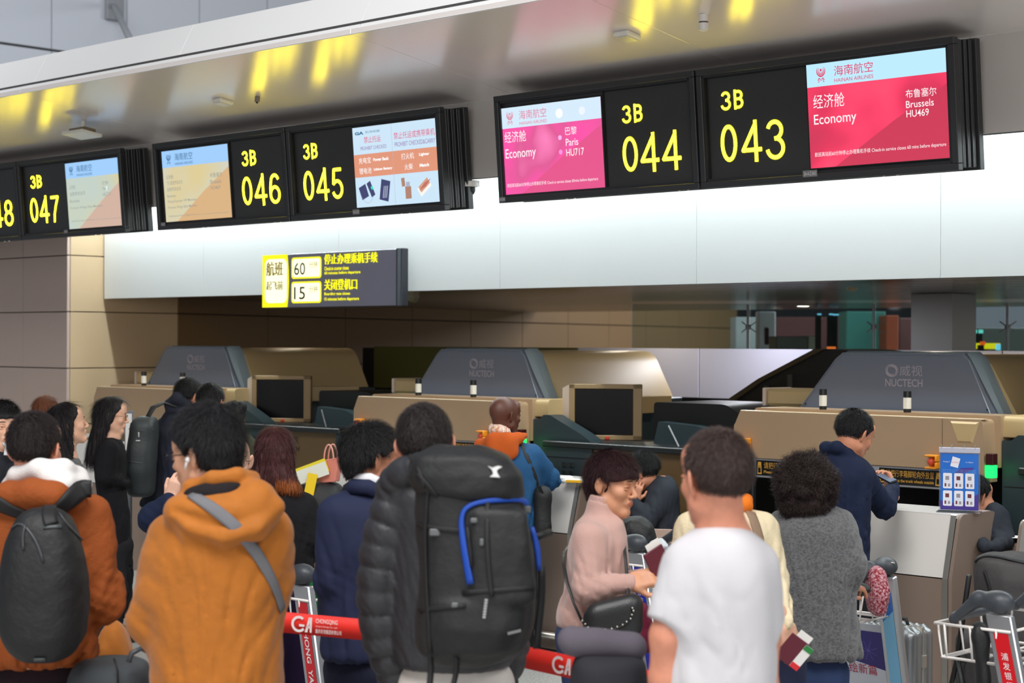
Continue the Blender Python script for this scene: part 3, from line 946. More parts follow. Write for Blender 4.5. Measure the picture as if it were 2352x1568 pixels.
def resamp(pts, n=46):
    p_ = np.array(pts, float); d = np.r_[0, np.cumsum(np.linalg.norm(np.diff(p_, axis=0), axis=1))]
    t = np.unique(np.r_[np.linspace(0, d[-1], n), d]); return np.stack([np.interp(t, d, p_[:, 0]), np.interp(t, d, p_[:, 1])], 1)
def glyph(pl, mb, ch, x0, y0, x1, y1, w, z, grow=0.0):
    cap = ch in '47B5'
    for st in GL[ch]:
        p_ = resamp(st)
        q_ = np.stack([x0 + w * .36 + (x1 - x0 - w * .72) * p_[:, 0], y0 + w / 2 + (y1 - y0 - w) * p_[:, 1]], 1)
        sharp = len(st) < 6
        if sharp:      # straight strokes, mitred by small discs at the corners
            c = np.array(st, float); c = np.stack([x0 + w * .36 + (x1 - x0 - w * .72) * c[:, 0], y0 + w / 2 + (y1 - y0 - w) * c[:, 1]], 1)
            if st[0][1] == 0.0 or st[-1][1] == 0.0 or st[0][1] == 1.0: 
                for e in (0, -1):
                    if st[e][1] in (0.0, 1.0): c[e, 1] += (w / 2) * (1 if st[e][1] == 1.0 else -1)
            for i in range(len(c) - 1): pl.stroke(mb, [c[i], c[i + 1]], w + grow, z)
            for i in range(1, len(c) - 1): pl.poly(mb, [(c[i][0] + (w + grow) / 2 * math.cos(a_), c[i][1] + (w + grow) / 2 * math.sin(a_)) for a_ in np.linspace(0, 6.28, 12)[:-1]], z)
        else:
            pl.stroke(mb, q_, w + grow, z)
            if grow or True:
                for e in (0, -1):
                    if ch in 'B': pass
def digits(root, pl, txt, box, bold=0.0):
    x0, y0, x1, y1 = box
    W_ = x1 - x0; n_ = len(txt); H_ = y1 - y0
    if txt == '3B': ws = [.46, .46]; gap = .08; w = H_ * .12
    else: ws = [{'0': .285, '4': .345}.get(c_, .305) for c_ in txt]; gap = (1 - sum(ws)) / 2; w = H_ * .092
    for nm, m_, z, grow in (('led_glow', m_ledo, -0.0287, .008), ('led_number', m_ledy, -0.0275, 0.0)):
        q = MB(); x = x0
        for ch, f_ in zip(txt, ws):
            glyph(pl, q, ch, x, y0, x + W_ * f_, y1, w, z, grow); x += W_ * (f_ + gap)
        q.build(nm, m_, root)

def screen(root, pl, box, fn, name='display'):
    x0, y0, x1, y1 = box
    q = MB(); mats = fn(pl, q, x0, y0, x1, y1)
    q.build(name, mats, root)

def hainan(bg, sky, logo_c, txt_c, left_lines, right_lines, foot, diag=None, sky_h=0.235, blobs=(), foot_box=(.03, .075, .93, .125)):
    def fn(pl, q, x0, y0, x1, y1):
        mats = [bg if not isinstance(bg, tuple) else E_(bg), E_(sky), E_(logo_c), E_(txt_c)] 
        W = x1 - x0; H = y1 - y0
        X = lambda f: x0 + W * f
        Yf = lambda f: y0 + H * f
        pl.quad(q, x0, y0, x1, y1, -0.0175, 0)
        ys = Yf(1 - sky_h)
        pl.quad(q, x0, ys, x1, y1, -0.0165, 1)
        if diag:
            mats.append(E_(diag)); pl.poly(q, [(X(.18), y0), (x1, y0), (x1, Yf(.70)), (X(.62), Yf(.40))], -0.0168, 4)
        for (bx, by, br, bc) in blobs:
            mats.append(E_(bc)); pl.poly(q, [(X(bx) + br * W * math.cos(a), Yf(by) + br * W * math.sin(a)) for a in np.linspace(0, 6.28, 14)[:-1]], -0.0160, len(mats) - 1)
        logo(pl, q, X(.105), Yf(1 - sky_h * .47), H * .112 * sky_h / .235, -0.0155, 2)
        pl.text(q, '海南航空', X(.20), Yf(1 - sky_h * .64), X(.475), Yf(1 - sky_h * .2), -0.0155, 0.004, 2)
        pl.text(q, 'HAINAN AIRLINES', X(.20), Yf(1 - sky_h * .90), X(.475), Yf(1 - sky_h * .74), -0.0155, 0.0, 2)
        for (s, a, b, c_, d) in left_lines + right_lines:
            pl.text(q, s, X(a), Yf(b), X(c_), Yf(d), -0.0155, 0.004, 3)
        s, a, b, c_, d = (foot, *foot_box)
        if s: pl.text(q, s, X(a), Yf(b), X(c_), Yf(d), -0.0155, 0.006, 3)
        return mats
    return fn

def grad_mat(name, stops, angle=0.0, noise=0.3, scale=2.0, e=1.0):
    """screen picture: soft colour clouds on the lit display"""
    m = bpy.data.materials.new(name); m.use_nodes = True; nt = m.node_tree; N = nt.nodes; L = nt.links
    b = N['Principled BSDF']; b.inputs['Base Color'].default_value = (0.02, 0.02, 0.02, 1); b.inputs['Roughness'].default_value = 0.3
    tc = N.new('ShaderNodeTexCoord'); nz = N.new('ShaderNodeTexNoise'); nz.inputs['Scale'].default_value = scale; nz.inputs['Detail'].default_value = 1.5
    mp = N.new('ShaderNodeMapping'); mp.inputs['Rotation'].default_value = (0.4, 0.3, angle)
    L.new(tc.outputs['Object'], mp.inputs[0]); L.new(mp.outputs[0], nz.inputs['Vector'])
    rp = N.new('ShaderNodeValToRGB')
    el = rp.color_ramp.elements
    el[0].position = stops[0][0]; el[0].color = (*lin(stops[0][1]), 1); el[1].position = stops[-1][0]; el[1].color = (*lin(stops[-1][1]), 1)
    for p_, c_ in stops[1:-1]:
        k = el.new(p_); k.color = (*lin(c_), 1)
    L.new(nz.outputs['Fac'], rp.inputs[0]); L.new(rp.outputs[0], b.inputs['Emission Color']); b.inputs['Emission Strength'].default_value = e
    return m
foot_t = '航班离站前60分钟停止办理乘机手续 Check-in service closes 60 mins before departure'

def side_ribs(root, pl, W, H, T, x_at, base=0.0):
    """ribbed end between the two board faces"""
    q = MB(); pl.slab(q, 0.01, 0.015, W - 0.02, H - 0.012, -T + 0.04, -0.05); q.build('case', m_rib, root)
    n = 6
    for k in range(n):
        z = -0.055 - (T - 0.11) * (k + 0.5) / n
        q = MB(); pl.slab(q, W - 0.022, 0.012, W - 0.006 - 0.006 * (k % 2), H - 0.01, z - (T - 0.11) / n * 0.33, z + (T - 0.11) / n * 0.33, bev=0.003); q.build('rib', m_rib, root)
    q = MB(); pl.slab(q, 0.0, 0.0, W, H, -T, -T + 0.045, bev=0.003); q.build('back_frame', m_board, root)

def hangers(root, pl, W, H, T):
    for x in (0.5, W - 0.5):
        a = pl.w(x, H - 0.12, -T + 0.01); d = VB + 0.02 - float(a @ D2)
        q = MB(); q.box(a + D2 * d / 2, (0.03, d / 2, 0.04), AX, bev=0.003); q.build('wall_bracket', m_board, root)
def screws(root, pl, W):
    for x in (W * .17, W * .19, W * .44, W * .46, W * .86, W * .885):
        q = MB(); q.cyl(pl.w(x, 0.002, -0.03), pl.w(x, -0.006, -0.03), 0.006, seg=8); q.build('screw', mat('screw_bright', (210, 200, 190), 0.3, metal=0.8), root)
def sticker(root, pl, px, py, w, h, txt):
    x, y = pl.loc(px, py); q = MB(); pl.quad(q, x, y - h, x + w, y, 0.0015, 0); pl.text(q, txt, x + w * .08, y - h * .8, x + w * .92, y - h * .22, 0.003, 0.0, 1)
    q.build('asset_sticker', [mat('sticker_grey', (112, 110, 112), 0.5), mat('sticker_text', (205, 205, 205), 0.5)], root)

H_B = 0.675
T_B = 0.262
# --- right pair: 044 + 043
pl, W = board_geom((1146, 472), (2202, 384.5))
yt = np.mean([pl.loc(1132, 230)[1], pl.loc(2210, 70)[1]]); H_B = yt
xg, _ = pl.loc(1601, 300)
root = thing('check_in_board', 'black check-in board with pink Paris screen and red Brussels screen', 'sign board', tuple(pl.o), 'check-in boards under the canopy')
s1 = fit(pl, (1148, 250, 1380, 220, 450, 433)); s2 = fit(pl, (1853, 151, 2185, 101, 389, 360))
half_board(root, pl, 0, xg - 0.007, H_B, 0, True, *[s1[i] for i in (0, 2, 1, 3)])
half_board(root, pl, xg + 0.007, W, H_B, 0, False, *[s2[i] for i in (0, 2, 1, 3)])
side_ribs(root, pl, W, H_B, T_B, W); hangers(root, pl, W, H_B, T_B); screws(root, pl, W)
digits(root, pl, '3B', fit(pl, (1421, 242, 1469, 236, 284, 280)), 0.02)
digits(root, pl, '044', fit(pl, (1421, 310, 1560, 297, 401, 388)), 0.008)
digits(root, pl, '3B', fit(pl, (1648, 209, 1701, 204, 254, 250)), 0.02)
digits(root, pl, '043', fit(pl, (1646, 282, 1798, 269, 378, 366)), 0.008)
m_pink = grad_mat('screen_pink', [(0.3, (250, 70, 160)), (0.5, (255, 84, 170)), (0.62, (226, 90, 150)), (0.75, (255, 130, 190))], 0.3, scale=3.2)
m_red = grad_mat('screen_red', [(0.3, (196, 52, 84)), (0.45, (228, 50, 90)), (0.55, (255, 62, 104)), (0.75, (255, 88, 120))], 0.8, scale=2.6)
screen(root, pl, s1, hainan(m_pink, (214, 236, 252), (226, 120, 150), (255, 246, 250),
    [('经济舱', .04, .60, .26, .73), ('Economy', .04, .39, .35, .53)],
    [('巴黎', .65, .62, .76, .71), ('Paris', .65, .50, .77, .58), ('HU717', .65, .385, .82, .465)], foot_t.replace('60 mins', '60mins'), diag=(232, 84, 140),
    blobs=((.60, .87, .035, (255, 255, 255)), (.82, .87, .03, (240, 246, 255)), (.595, .60, .018, (255, 180, 240)), (.595, .44, .018, (250, 150, 225))), foot_box=(.04, .085, .94, .135)))
screen(root, pl, s2, hainan(m_red, (190, 236, 255), (226, 30, 90), (255, 246, 248),
    [('经济舱', .04, .565, .265, .70), ('Economy', .04, .385, .345, .51)],
    [('布鲁塞尔', .69, .575, .895, .655), ('Brussels', .69, .485, .875, .55), ('HU469', .69, .40, .84, .465)], foot_t, diag=(208, 52, 84), sky_h=.225, foot_box=(.035, .10, .945, .15)))
sticker(root, pl, 1146, 453, 0.055, 0.028, '3A-4-Z-B44'); sticker(root, pl, 1844, 392, 0.09, 0.035, '3A-4-Z-B43')

# --- middle pair: 046 + 045
pl, W = board_geom((362, 526), (1022, 486))
xg, _ = pl.loc(661, 420)
root = thing('check_in_board', 'black check-in board in the middle with the banned items screen at its right', 'sign board', tuple(pl.o), 'check-in boards under the canopy')
s1 = fit(pl, (372, 347, 523, 330, 511, 499)); s2 = fit(pl, (810, 295, 1001, 269, 477, 464))
half_board(root, pl, 0, xg - 0.007, H_B, 0, True, *[s1[i] for i in (0, 2, 1, 3)])
half_board(root, pl, xg + 0.007, W, H_B, 0, False, *[s2[i] for i in (0, 2, 1, 3)])
side_ribs(root, pl, W, H_B, T_B, W); hangers(root, pl, W, H_B, T_B); screws(root, pl, W)
digits(root, pl, '3B', fit(pl, (548, 347, 581, 343, 383, 379)), 0.02)
digits(root, pl, '046', fit(pl, (548, 403, 638, 395, 474, 470)), 0.008)
digits(root, pl, '3B', fit(pl, (689, 331, 722, 327, 367, 364)), 0.02)
digits(root, pl, '045', fit(pl, (689, 389, 782, 382, 464, 458)), 0.008)
m_beige = grad_mat('screen_beige', [(0.3, (206, 214, 222)), (0.5, (214, 208, 178)), (0.7, (222, 204, 150))], 0.3, scale=2.5)
m_greenish = grad_mat('screen_greenish', [(0.3, (190, 208, 206)), (0.55, (200, 208, 188)), (0.75, (214, 206, 160))], 0.3, scale=2.5)
wing = [('公务舱', .05, .60, .16, .665), ('飞行速度贵宾会员', .05, .52, .30, .575), ('金鹏贵宾会员', .05, .43, .27, .485), ('Business', .05, .345, .18, .385),
        ('Flying Express VIP Member', .05, .26, .50, .305), ('Fortune Wings Elite Member', .05, .175, .50, .22)]
screen(root, pl, s1, hainan(m_beige, (160, 206, 252), (40, 92, 138), (150, 150, 138), wing,
    [('布鲁塞尔', .72, .565, .90, .63), ('Brussels', .72, .48, .88, .535), ('HU469', .72, .40, .86, .45)], foot_t, diag=(218, 178, 130), foot_box=(.05, .06, .96, .09)))
def prohibit(pl, q, x0, y0, x1, y1):
    mats = [E_((205, 230, 248)), E_((226, 150, 120)), E_((222, 60, 110)), E_((150, 120, 170)), E_((255, 255, 255)), E_((60, 64, 110)), E_((170, 180, 200)), E_((30, 110, 150)), E_((176, 130, 110)), E_((40, 230, 190)), E_((214, 160, 130)), E_((250, 246, 240)), E_((190, 90, 90))]
    W = x1 - x0; H = y1 - y0; X = lambda f: x0 + W * f; Yf = lambda f: y0 + H * f
    T = lambda s, a, b, c, d, mi, bo=0.004: pl.text(q, s, X(a), Yf(b), X(c), Yf(d), -0.0155, bo, mi)
    R = lambda a, b, c, d, mi, z=-0.0165: pl.quad(q, X(a), Yf(b), X(c), Yf(d), z, mi)
    pl.quad(q, x0, y0, x1, y1, -0.0175, 0)
    R(0, .375, 1, .66, 1)
    R(.478, 0, .481, 1, 6, -0.016)
    T('GA', .03, .905, .14, .945, 7, 0.05); T('机场地服', .16, .915, .34, .945, 7)
    T('禁止托运', .27, .80, .68 * .99 if False else .68, .88, 2) if False else T('禁止托运', .13 + .14, .80, .35 + .30, .88, 2) if False else None
    T('禁止托运', .14, .795, .345 + .0, .875, 2, 0.012)
    T('PROHIBIT CHECKED', .09, .71, .41, .755, 3)
    T('禁止托运或携带乘机', .505, .80, .985, .885, 2, 0.012)
    T('PROHIBIT CHECKED&CARRY', .51, .71, .985, .765, 3)
    T('充电宝', .06, .545, .21, .62, 4, 0.01); T('锂电池', .06, .415, .21, .49, 4, 0.01)
    T('Power Bank', .24, .56, .43, .60, 4, 0.04); T('Lithium Battery', .24, .435, .465, .475, 4, 0.04)
    T('打火机', .58, .545, .73, .62, 4, 0.01); T('火柴', .61, .415, .71, .49, 4, 0.01)
    T('Lighter', .79, .56, .91, .605, 4, 0.04); T('Match', .79, .435, .90, .475, 4, 0.04)
    # power banks, lighter, matchbox
    def rot(cx, cy, w, h, a, mi, z=-0.0155):
        ca, sa = math.cos(a), math.sin(a); k = H / W
        pts = [(-w, -h), (w, -h), (w, h), (-w, h)]
        pl.poly(q, [(X(cx) + W * (px_ * ca - py_ * sa), Yf(cy) + W * (px_ * sa + py_ * ca)) for px_, py_ in pts], z, mi)
    rot(.10, .19, .045, .055, .35, 5); rot(.19, .22, .025, .065, .45, 5); rot(.205, .235, .012, .014, .45, 9, -0.015)
    a = np.linspace(0, 1, 14); pl.stroke(q, np.stack([X(.07 + .15 * a), Yf(.13 - .08 * np.sin(a * 3.1))], 1), 0.003, -0.0155, 6)
    rot(.36, .19, .055, .085, -.22, 5); 
    for kk in range(3): rot(.345 + .02 * kk, .17, .005, .05, -.22, 6, -0.015)
    rot(.64, .14, .035, .05, 0, 8); rot(.585, .27, .02, .035, 0.1, 8); rot(.64, .24, .022, .02, 0, 6)
    rot(.83, .19, .075, .04, .6, 11); rot(.83, .215, .065, .028, .6, 10, -0.015)
    for kk in range(4): rot(.81 + .02 * kk, .20 + .012 * kk, .045, .003, .75, 12, -0.0148)
    return mats
screen(root, pl, s2, prohibit)
sticker(root, pl, 370, 511, 0.055, 0.028, '3A-4-Z-B46'); sticker(root, pl, 810, 481, 0.07, 0.035, '3A-4-Z-B45')

# --- left pair: 048 + 047
pl, W = board_geom((44, 549), (288, 536))
off = -1.72
pl = Plane(pl.w(off, 0, 0), EX, yb); W = W - off
root = thing('check_in_board', 'black check-in board at the left edge, partly out of frame, with counter 3B 047', 'sign board', tuple(pl.o), 'check-in boards under the canopy')
xg, _ = pl.loc(41, 450)
s2 = fit(pl, (150, 375, 281, 360, 525, 519)); w1 = s2[2] - s2[0]
s1 = (0.06, s2[1], 0.06 + w1, s2[3])
half_board(root, pl, 0, xg - 0.007, H_B, 0, True, *[s1[i] for i in (0, 2, 1, 3)])
half_board(root, pl, xg + 0.007, W, H_B, 0, False, *[s2[i] for i in (0, 2, 1, 3)])
side_ribs(root, pl, W, H_B, T_B, W); hangers(root, pl, W, H_B, T_B); screws(root, pl, W)
digits(root, pl, '3B', fit(pl, (63, 404, 89, 401, 434, 431)), 0.02)
digits(root, pl, '047', fit(pl, (62, 452, 130, 447, 514, 510)), 0.008)
digits(root, pl, '048', fit(pl, (-46, 463, 24, 457, 525, 519)), 0.008)
wing2 = [wing[0], ('金鹏贵宾会员', .05, .50, .33, .56), ('Business', .05, .40, .22, .445), ('Fortune Wings Elite Member', .05, .29, .62, .335)]
sc = hainan(m_greenish, (160, 206, 252), (40, 92, 138), (150, 156, 150), wing2,
    [('巴黎', .64, .62, .74, .675), ('Paris', .64, .54, .74, .59), ('HU717', .64, .45, .78, .505)], foot_t, diag=(210, 178, 160), blobs=((.71, .565, .02, (240, 255, 255)),), foot_box=(.05, .10, .96, .13))
screen(root, pl, s2, sc); screen(root, pl, s1, sc)
sticker(root, pl, 147, 528, 0.055, 0.028, '3A-4-Z-B47')

# --- yellow closing-time sign under the middle boards
pn = D2.copy()
o0 = hit(603, 706, UV(0, 8.93, 0), D2)
pl = Plane(o0, EX, EZ)
x1, _ = pl.loc(910, 640); ytop = np.mean([pl.loc(605, 586)[1], pl.loc(912, 572)[1]])
root = thing('closing_time_sign', 'hanging dark sign with glowing yellow panels 60 and 15 minutes', 'sign', tuple(o0))
q = MB(); pl.slab(q, 0, 0, x1, ytop, -0.03, 0.0, bev=0.003); q.build('face_panel', mat('sign_face_grey', (142, 140, 158), 0.3), root)
q = MB(); pl.slab(q, -0.004, -0.006, x1 + 0.03, ytop + 0.008, -0.10, -0.03, bev=0.006); q.build('case', mat('sign_case', (38, 42, 48), 0.4), root)
q = MB(); pl.slab(q, x1, -0.004, x1 + 0.02, ytop + 0.006, -0.035, 0.004, bev=0.003); q.build('end_trim', mat('sign_trim', (58, 64, 70), 0.4), root)
for x in (0.2, x1 - 0.25):
    a = pl.w(x, ytop - 0.05, -0.09); d = VFA + 0.01 - float(a @ D2)
    q = MB(); q.box(a + D2 * d / 2, (0.02, d / 2, 0.02), AX, bev=0.003); q.build('wall_bracket', m_board, root)
m_yel = mat('sign_yellow', (255, 246, 10), emit=1.15); m_pale = mat('sign_pale', (255, 255, 214), emit=1.3); m_gold = mat('sign_gold', (168, 146, 0), emit=0.6); m_blk = mat('sign_ink', (40, 36, 10), 0.6)
U = lambda f: x1 * f
V = lambda f: ytop * f
q = MB()
pts = [(U(0), V(0)), (U(.20), V(0)), (U(.208), V(.2)), (U(.212), V(.45)), (U(.21), V(.7)), (U(.20), V(1)), (U(0), V(1))]
pl.poly(q, pts, 0.003, 0); pl.rrect(q, U(.022), V(.08), U(.197), V(.92), ytop * .12, 0.0045, 1)

for d_ in (-.004, 0, .004): pl.text(q, '航班', U(.035) + d_, V(.60), U(.165) + d_, V(.87), 0.006 + d_ * .05, 0.02, 2); pl.text(q, '起飞前', U(.035) + d_ * .7, V(.33), U(.165) + d_ * .7, V(.50), 0.006 + d_ * .05, 0.02, 2)

q.build('lit_panel', [m_yel, m_pale, m_gold], root)
for (a, b, n_) in ((.53, .93, '60'), (.07, .475, '15')):
    q = MB(); pl.rrect(q, U(.232), V(a), U(.462), V(b), ytop * .06, 0.003, 0); pl.rrect(q, U(.24), V(a + .03), U(.454), V(b - .03), ytop * .05, 0.0045, 1)
    pl.text(q, n_, U(.255), V(a + .07), U(.34), V(b - .10), 0.006, 0.004, 3); pl.text(q, '分钟', U(.37), V(a + .20), U(.435), V(b - .09), 0.006, 0.02, 2)
    q.build('lit_panel', [m_yel, m_pale, m_gold, m_blk], root)
m_yt = mat('sign_yellow_text', (255, 250, 0), emit=1.2)
q = MB()
for d_ in (-.004, 0, .004): pl.text(q, '停止办理乘机手续', U(.485) + d_, V(.775), U(.87) + d_, V(.965), 0.004 + d_ * .05, 0.03)

pl.text(q, 'Check-in counter closes', U(.485), V(.665), U(.665), V(.735), 0.004, 0.02); pl.text(q, '60 minutes before departure', U(.485), V(.575), U(.75), V(.645), 0.004, 0.02); q.build('lettering', m_yt, root)
q = MB()
for d_ in (-.004, 0, .004): pl.text(q, '关闭登机口', U(.485) + d_, V(.30), U(.725) + d_, V(.50), 0.004 + d_ * .05, 0.03)

pl.text(q, 'Boarding gate closes', U(.485), V(.19), U(.675), V(.26), 0.004, 0.02); pl.text(q, '15 minutes before departure', U(.485), V(.09), U(.74), V(.165), 0.004, 0.02); q.build('lettering', m_yt, root)
# ------------------------------------------------------------------ baggage scanners
m_tan = mat('scanner_tan', (180, 152, 120), 0.38, metal=0.15, bump=0.02, bscale=600)
m_tan2 = mat('scanner_tan_hood', (196, 170, 122), 0.45, bump=0.02, bscale=500)
m_hood = mat('scanner_slate', (104, 110, 124), 0.36, bump=0.02, bscale=600)
m_hood_edge = mat('scanner_slate_edge', (150, 166, 172), 0.35)
m_teal = mat('scanner_teal', (46, 60, 64), 0.42, bump=0.02, bscale=500)
m_strip = mat('scanner_label_rail', (158, 158, 162), 0.4, metal=0.2)
m_lens = mat('beacon_white', (232, 228, 216), 0.3)
m_bcap = mat('beacon_black', (24, 24, 26), 0.35)
m_orange = mat('estop_orange', (236, 146, 20), 0.4)
m_redb = mat('estop_red', (206, 70, 40), 0.4)
m_green = mat('green_light', (20, 255, 110), emit=1.6)
m_dred = mat('dark_red_lens', (60, 12, 14), 0.3)
m_logo = mat('hood_logo_grey', (158, 152, 162), 0.5)
m_stkb = mat('sticker_black', (14, 13, 12), 0.25)
m_stkt = mat('sticker_gold', (214, 160, 60), 0.5)
m_scr = mat('monitor_black', (5, 5, 7), 0.3, spec=.2)
m_shelf = mat('console_shelf_dark', (34, 38, 38), 0.35)
m_brownp = mat('console_brown_panel', (110, 86, 52), 0.5)
V0 = 8.86
def rounded(pts, r=0.02, n=4):
    """round the corners of a polygon given in order"""
    out = []
    N_ = len(pts)
    for i in range(N_):
        p0 = np.array(pts[i - 1], float); p1 = np.array(pts[i], float); p2 = np.array(pts[(i + 1) % N_], float)
        rr = pts[i][2] if len(pts[i]) > 2 else r
        a = p0[:2] - p1[:2]; b = p2[:2] - p1[:2]
        la, lb = np.linalg.norm(a), np.linalg.norm(b); rr = min(rr, la * .45, lb * .45)
        A_ = p1[:2] + a / la * rr; B_ = p1[:2] + b / lb * rr
        for k in range(n + 1):
            t = k / n
            out.append(tuple((1 - t) ** 2 * A_ + 2 * t * (1 - t) * p1[:2] + t * t * B_))
    return out

def scanner(u0, label):
    o = UV(u0, V0, 0)
    root = thing('baggage_scanner', label, 'scanner', tuple(o), 'baggage scanners behind the counters')
    B = lambda x0, x1, y0, y1, z0, z1: ((EX * (x0 + x1) / 2 + D2 * (y0 + y1) / 2 + EZ * (z0 + z1) / 2 + o), ((x1 - x0) / 2, (y1 - y0) / 2, (z1 - z0) / 2), AX)
    def box(name, x0, x1, y0, y1, z0, z1, m, bev=0.004, par=None):
        q = MB(); c, h, a = B(x0, x1, y0, y1, z0, z1); q.box(c, h, a, 0, bev); return q.build(name, m, par or root, auto=35)
    def pr(name, pts, y0, y1, m, par=None):
        q = MB(); q.prism(pts, y0, y1, o, AX); return q.build(name, m, par or root, auto=35)
    # front cover, with its seam and end piece
    fc = pr('front_cover', rounded([(0.0, 1.285), (0.0, 1.50), (0.035, 1.572), (1.445, 1.572), (1.445, 1.285)], 0.006), 0.0, 0.13, m_tan)
    pr('end_cap', rounded([(1.451, 1.22), (1.451, 1.572), (1.70, 1.572, .03), (1.715, 1.22)], 0.004), -0.004, 0.14, m_tan)
    q = MB(); pl = Plane(o, EX, EZ)
    a = [(1.50, 1.56), (1.68, 1.56), (1.64, 1.44), (1.545, 1.44)]; b = [(1.515, 1.548), (1.665, 1.548), (1.63, 1.45), (1.555, 1.45)]
    v = [pl.w(x, z, 0.004) for x, z in a] + [pl.w(x, z, 0.016) for x, z in b]
    q.add(v, [(4, 5, 6, 7)] + [(i, (i + 1) % 4, (i + 1) % 4 + 4, i + 4) for i in range(4)]); q.build('embossed_panel', m_tan2, root)
    box('cover_lip', 0.035, 1.70, 0.004, 0.06, 1.572, 1.577, mat('cover_lip_bright', (226, 208, 176), 0.3, metal=.2), .001)
    pr('left_skirt', [(-0.02, 1.27), (-0.012, 1.48), (0.0, 1.50), (0.0, 1.27)], 0.0, 0.5, m_tan)
    # rear body and tan band running right
    q = MB(); q.prism(rounded([(0.05, 1.30), (0.05, 1.592, .03), (1.74, 1.592), (1.74, 1.30)], 0.004), 0.13, 0.40, o, AX); q.build('rear_ledge', m_tan, root, auto=35)
    # band with a round front edge
    q = MB(); prof = rounded([(0.16, 1.47), (0.16, 1.592, .035), (1.55, 1.592), (1.55, 1.47)], 0.01)
    v = []; n_ = len(prof)
    for x in (1.72, 1.865):
        v += [o + EX * x + D2 * p_[0] + EZ * p_[1] for p_ in prof]
    q.add(v, [list(range(n_)), list(range(2 * n_ - 1, n_ - 1, -1))] + [[i, (i + 1) % n_, (i + 1) % n_ + n_, i + n_] for i in range(n_)]); q.build('rear_band', m_tan2, root, auto=35)
    box('rear_body', 0.03, 1.70, 0.42, 1.9, 0.10, 1.575, m_teal, .01)
    # label rail
    rail = box('label_rail', 0.06, 1.62, 0.01, 0.06, 1.165, 1.283, m_strip, .003)
    # black opening and base
    box('opening_back', 0.05, 1.70, 0.35, 0.42, 0.08, 1.285, m_black, .002)
    box('base_plinth', 0.03, 1.72, 0.02, 0.40, 0.0, 0.62, m_teal, .008)
    box('conveyor_belt', 0.10, 1.64, 0.01, 0.36, 0.62, 0.645, mat('belt_black', (20, 20, 20), 0.6), .004)
    for x in (0.05, 0.11, 1.66): box('post', x, x + 0.012, 0.02, 0.05, 0.62, 1.17, mat('post_grey', (76, 78, 80), 0.4, metal=.5), .002)
    # hood: slate front plate and tan body
    ho = [(0.17, 1.575), (0.445, 1.90), (0.50, 1.94), (1.34, 1.94), (1.38, 1.90), (1.55, 1.575)]
    fp = pr('hood_front', ho, 0.44, 0.56, m_hood)
    hi_ = [(0.20, 1.58), (0.47, 1.905), (0.50, 1.918), (1.36, 1.918), (1.385, 1.905), (1.60, 1.58)]
    # pale bevelled rim
    q = MB()
    A0 = [(0.18, 1.575), (0.455, 1.895), (0.505, 1.925), (1.33, 1.925), (1.37, 1.895), (1.515, 1.575)]
    A1 = [(0.165, 1.575), (0.44, 1.91), (0.50, 1.95), (1.355, 1.95), (1.405, 1.91), (1.57, 1.575)]
    v = [o + EX * x + D2 * 0.436 + EZ * z for x, z in A0] + [o + EX * x + D2 * 0.50 + EZ * (z) for x, z in A1] + [o + EX * x + D2 * 0.60 + EZ * (z + .0) for x, z in A1]
    n_ = 6
    q.add(v, [(i, i + 1, i + 1 + n_, i + n_) for i in range(n_ - 1)] + [(i + n_, i + 1 + n_, i + 1 + 2 * n_, i + 2 * n_) for i in range(n_ - 1)]); q.build('hood_rim', m_hood_edge, root, auto=30)
    pr('hood_body', rounded([(0.17, 1.575), (0.45, 1.93, .04), (1.40, 1.93, .10), (1.60, 1.575)], 0.002, 6), 0.60, 1.9, m_tan2)
    pl2 = Plane(o + D2 * 0.44, EX, EZ)
    q = MB(); cx = 0.905
    pl2.text(q, '威视', cx + 0.0, 1.80, cx + 0.155, 1.865, 0.002, 0.012); 
    th = np.linspace(0, 2 * math.pi, 26)
    for k, (rx, w) in enumerate(((0.034, .012), (0.044, .006))):
        pts = np.stack([cx - 0.055 + (rx) * np.cos(th * .5 + 2.2 + k), 1.832 + rx * .8 * np.sin(th * .5 + 2.2 + k)], 1); pl2.stroke(q, pts, w * np.sin(np.linspace(.1, 3.04, 26)) + .001, 0.002)
        pts = np.stack([cx - 0.055 + (rx) * np.cos(th * .5 + 5.3 + k), 1.832 + rx * .8 * np.sin(th * .5 + 5.3 + k)], 1); pl2.stroke(q, pts, w * np.sin(np.linspace(.1, 3.04, 26)) + .001, 0.002)
    pl2.text(q, 'NUCTECH', cx - 0.10, 1.735, cx + 0.158, 1.782, 0.002, 0.014)
    q.build('logo', m_logo, fp)
    for x in (0.225, 1.49):
        q = MB(); c = o + EX * x + D2 * 0.437 + EZ * 1.612; q.cyl(c, c + D2 * .01, 0.006, seg=8); q.build('screw', m_dark, fp)
    # small tan box at the left of the hood, cream end cheek
    box('side_box', -0.17, 0.25, 0.56, 0.86, 1.585, 1.70, m_tan2, .02)
    box('side_box_cheek', -0.195, -0.17, 0.555, 0.865, 1.585, 1.703, mat('cheek_cream', (214, 196, 178), 0.4), .006)
    # beacons
    for x in (0.54, 1.125):
        c = o + EX * x + D2 * 0.16 + EZ * 1.592
        bq = MB(); bq.cyl(c, c + EZ * 0.022, 0.022, 0.024, 18); bk_ = bq.build('beacon_base', m_bcap, root, auto=40)
        bq = MB(); bq.cyl(c + EZ * 0.022, c + EZ * 0.088, 0.0235, seg=18); bq.build('beacon_lens', m_lens, bk_, auto=40)
        bq = MB(); bq.cyl(c + EZ * 0.088, c + EZ * 0.125, 0.024, 0.0235, seg=18); bq.build('beacon_cap', m_bcap, bk_, auto=40)
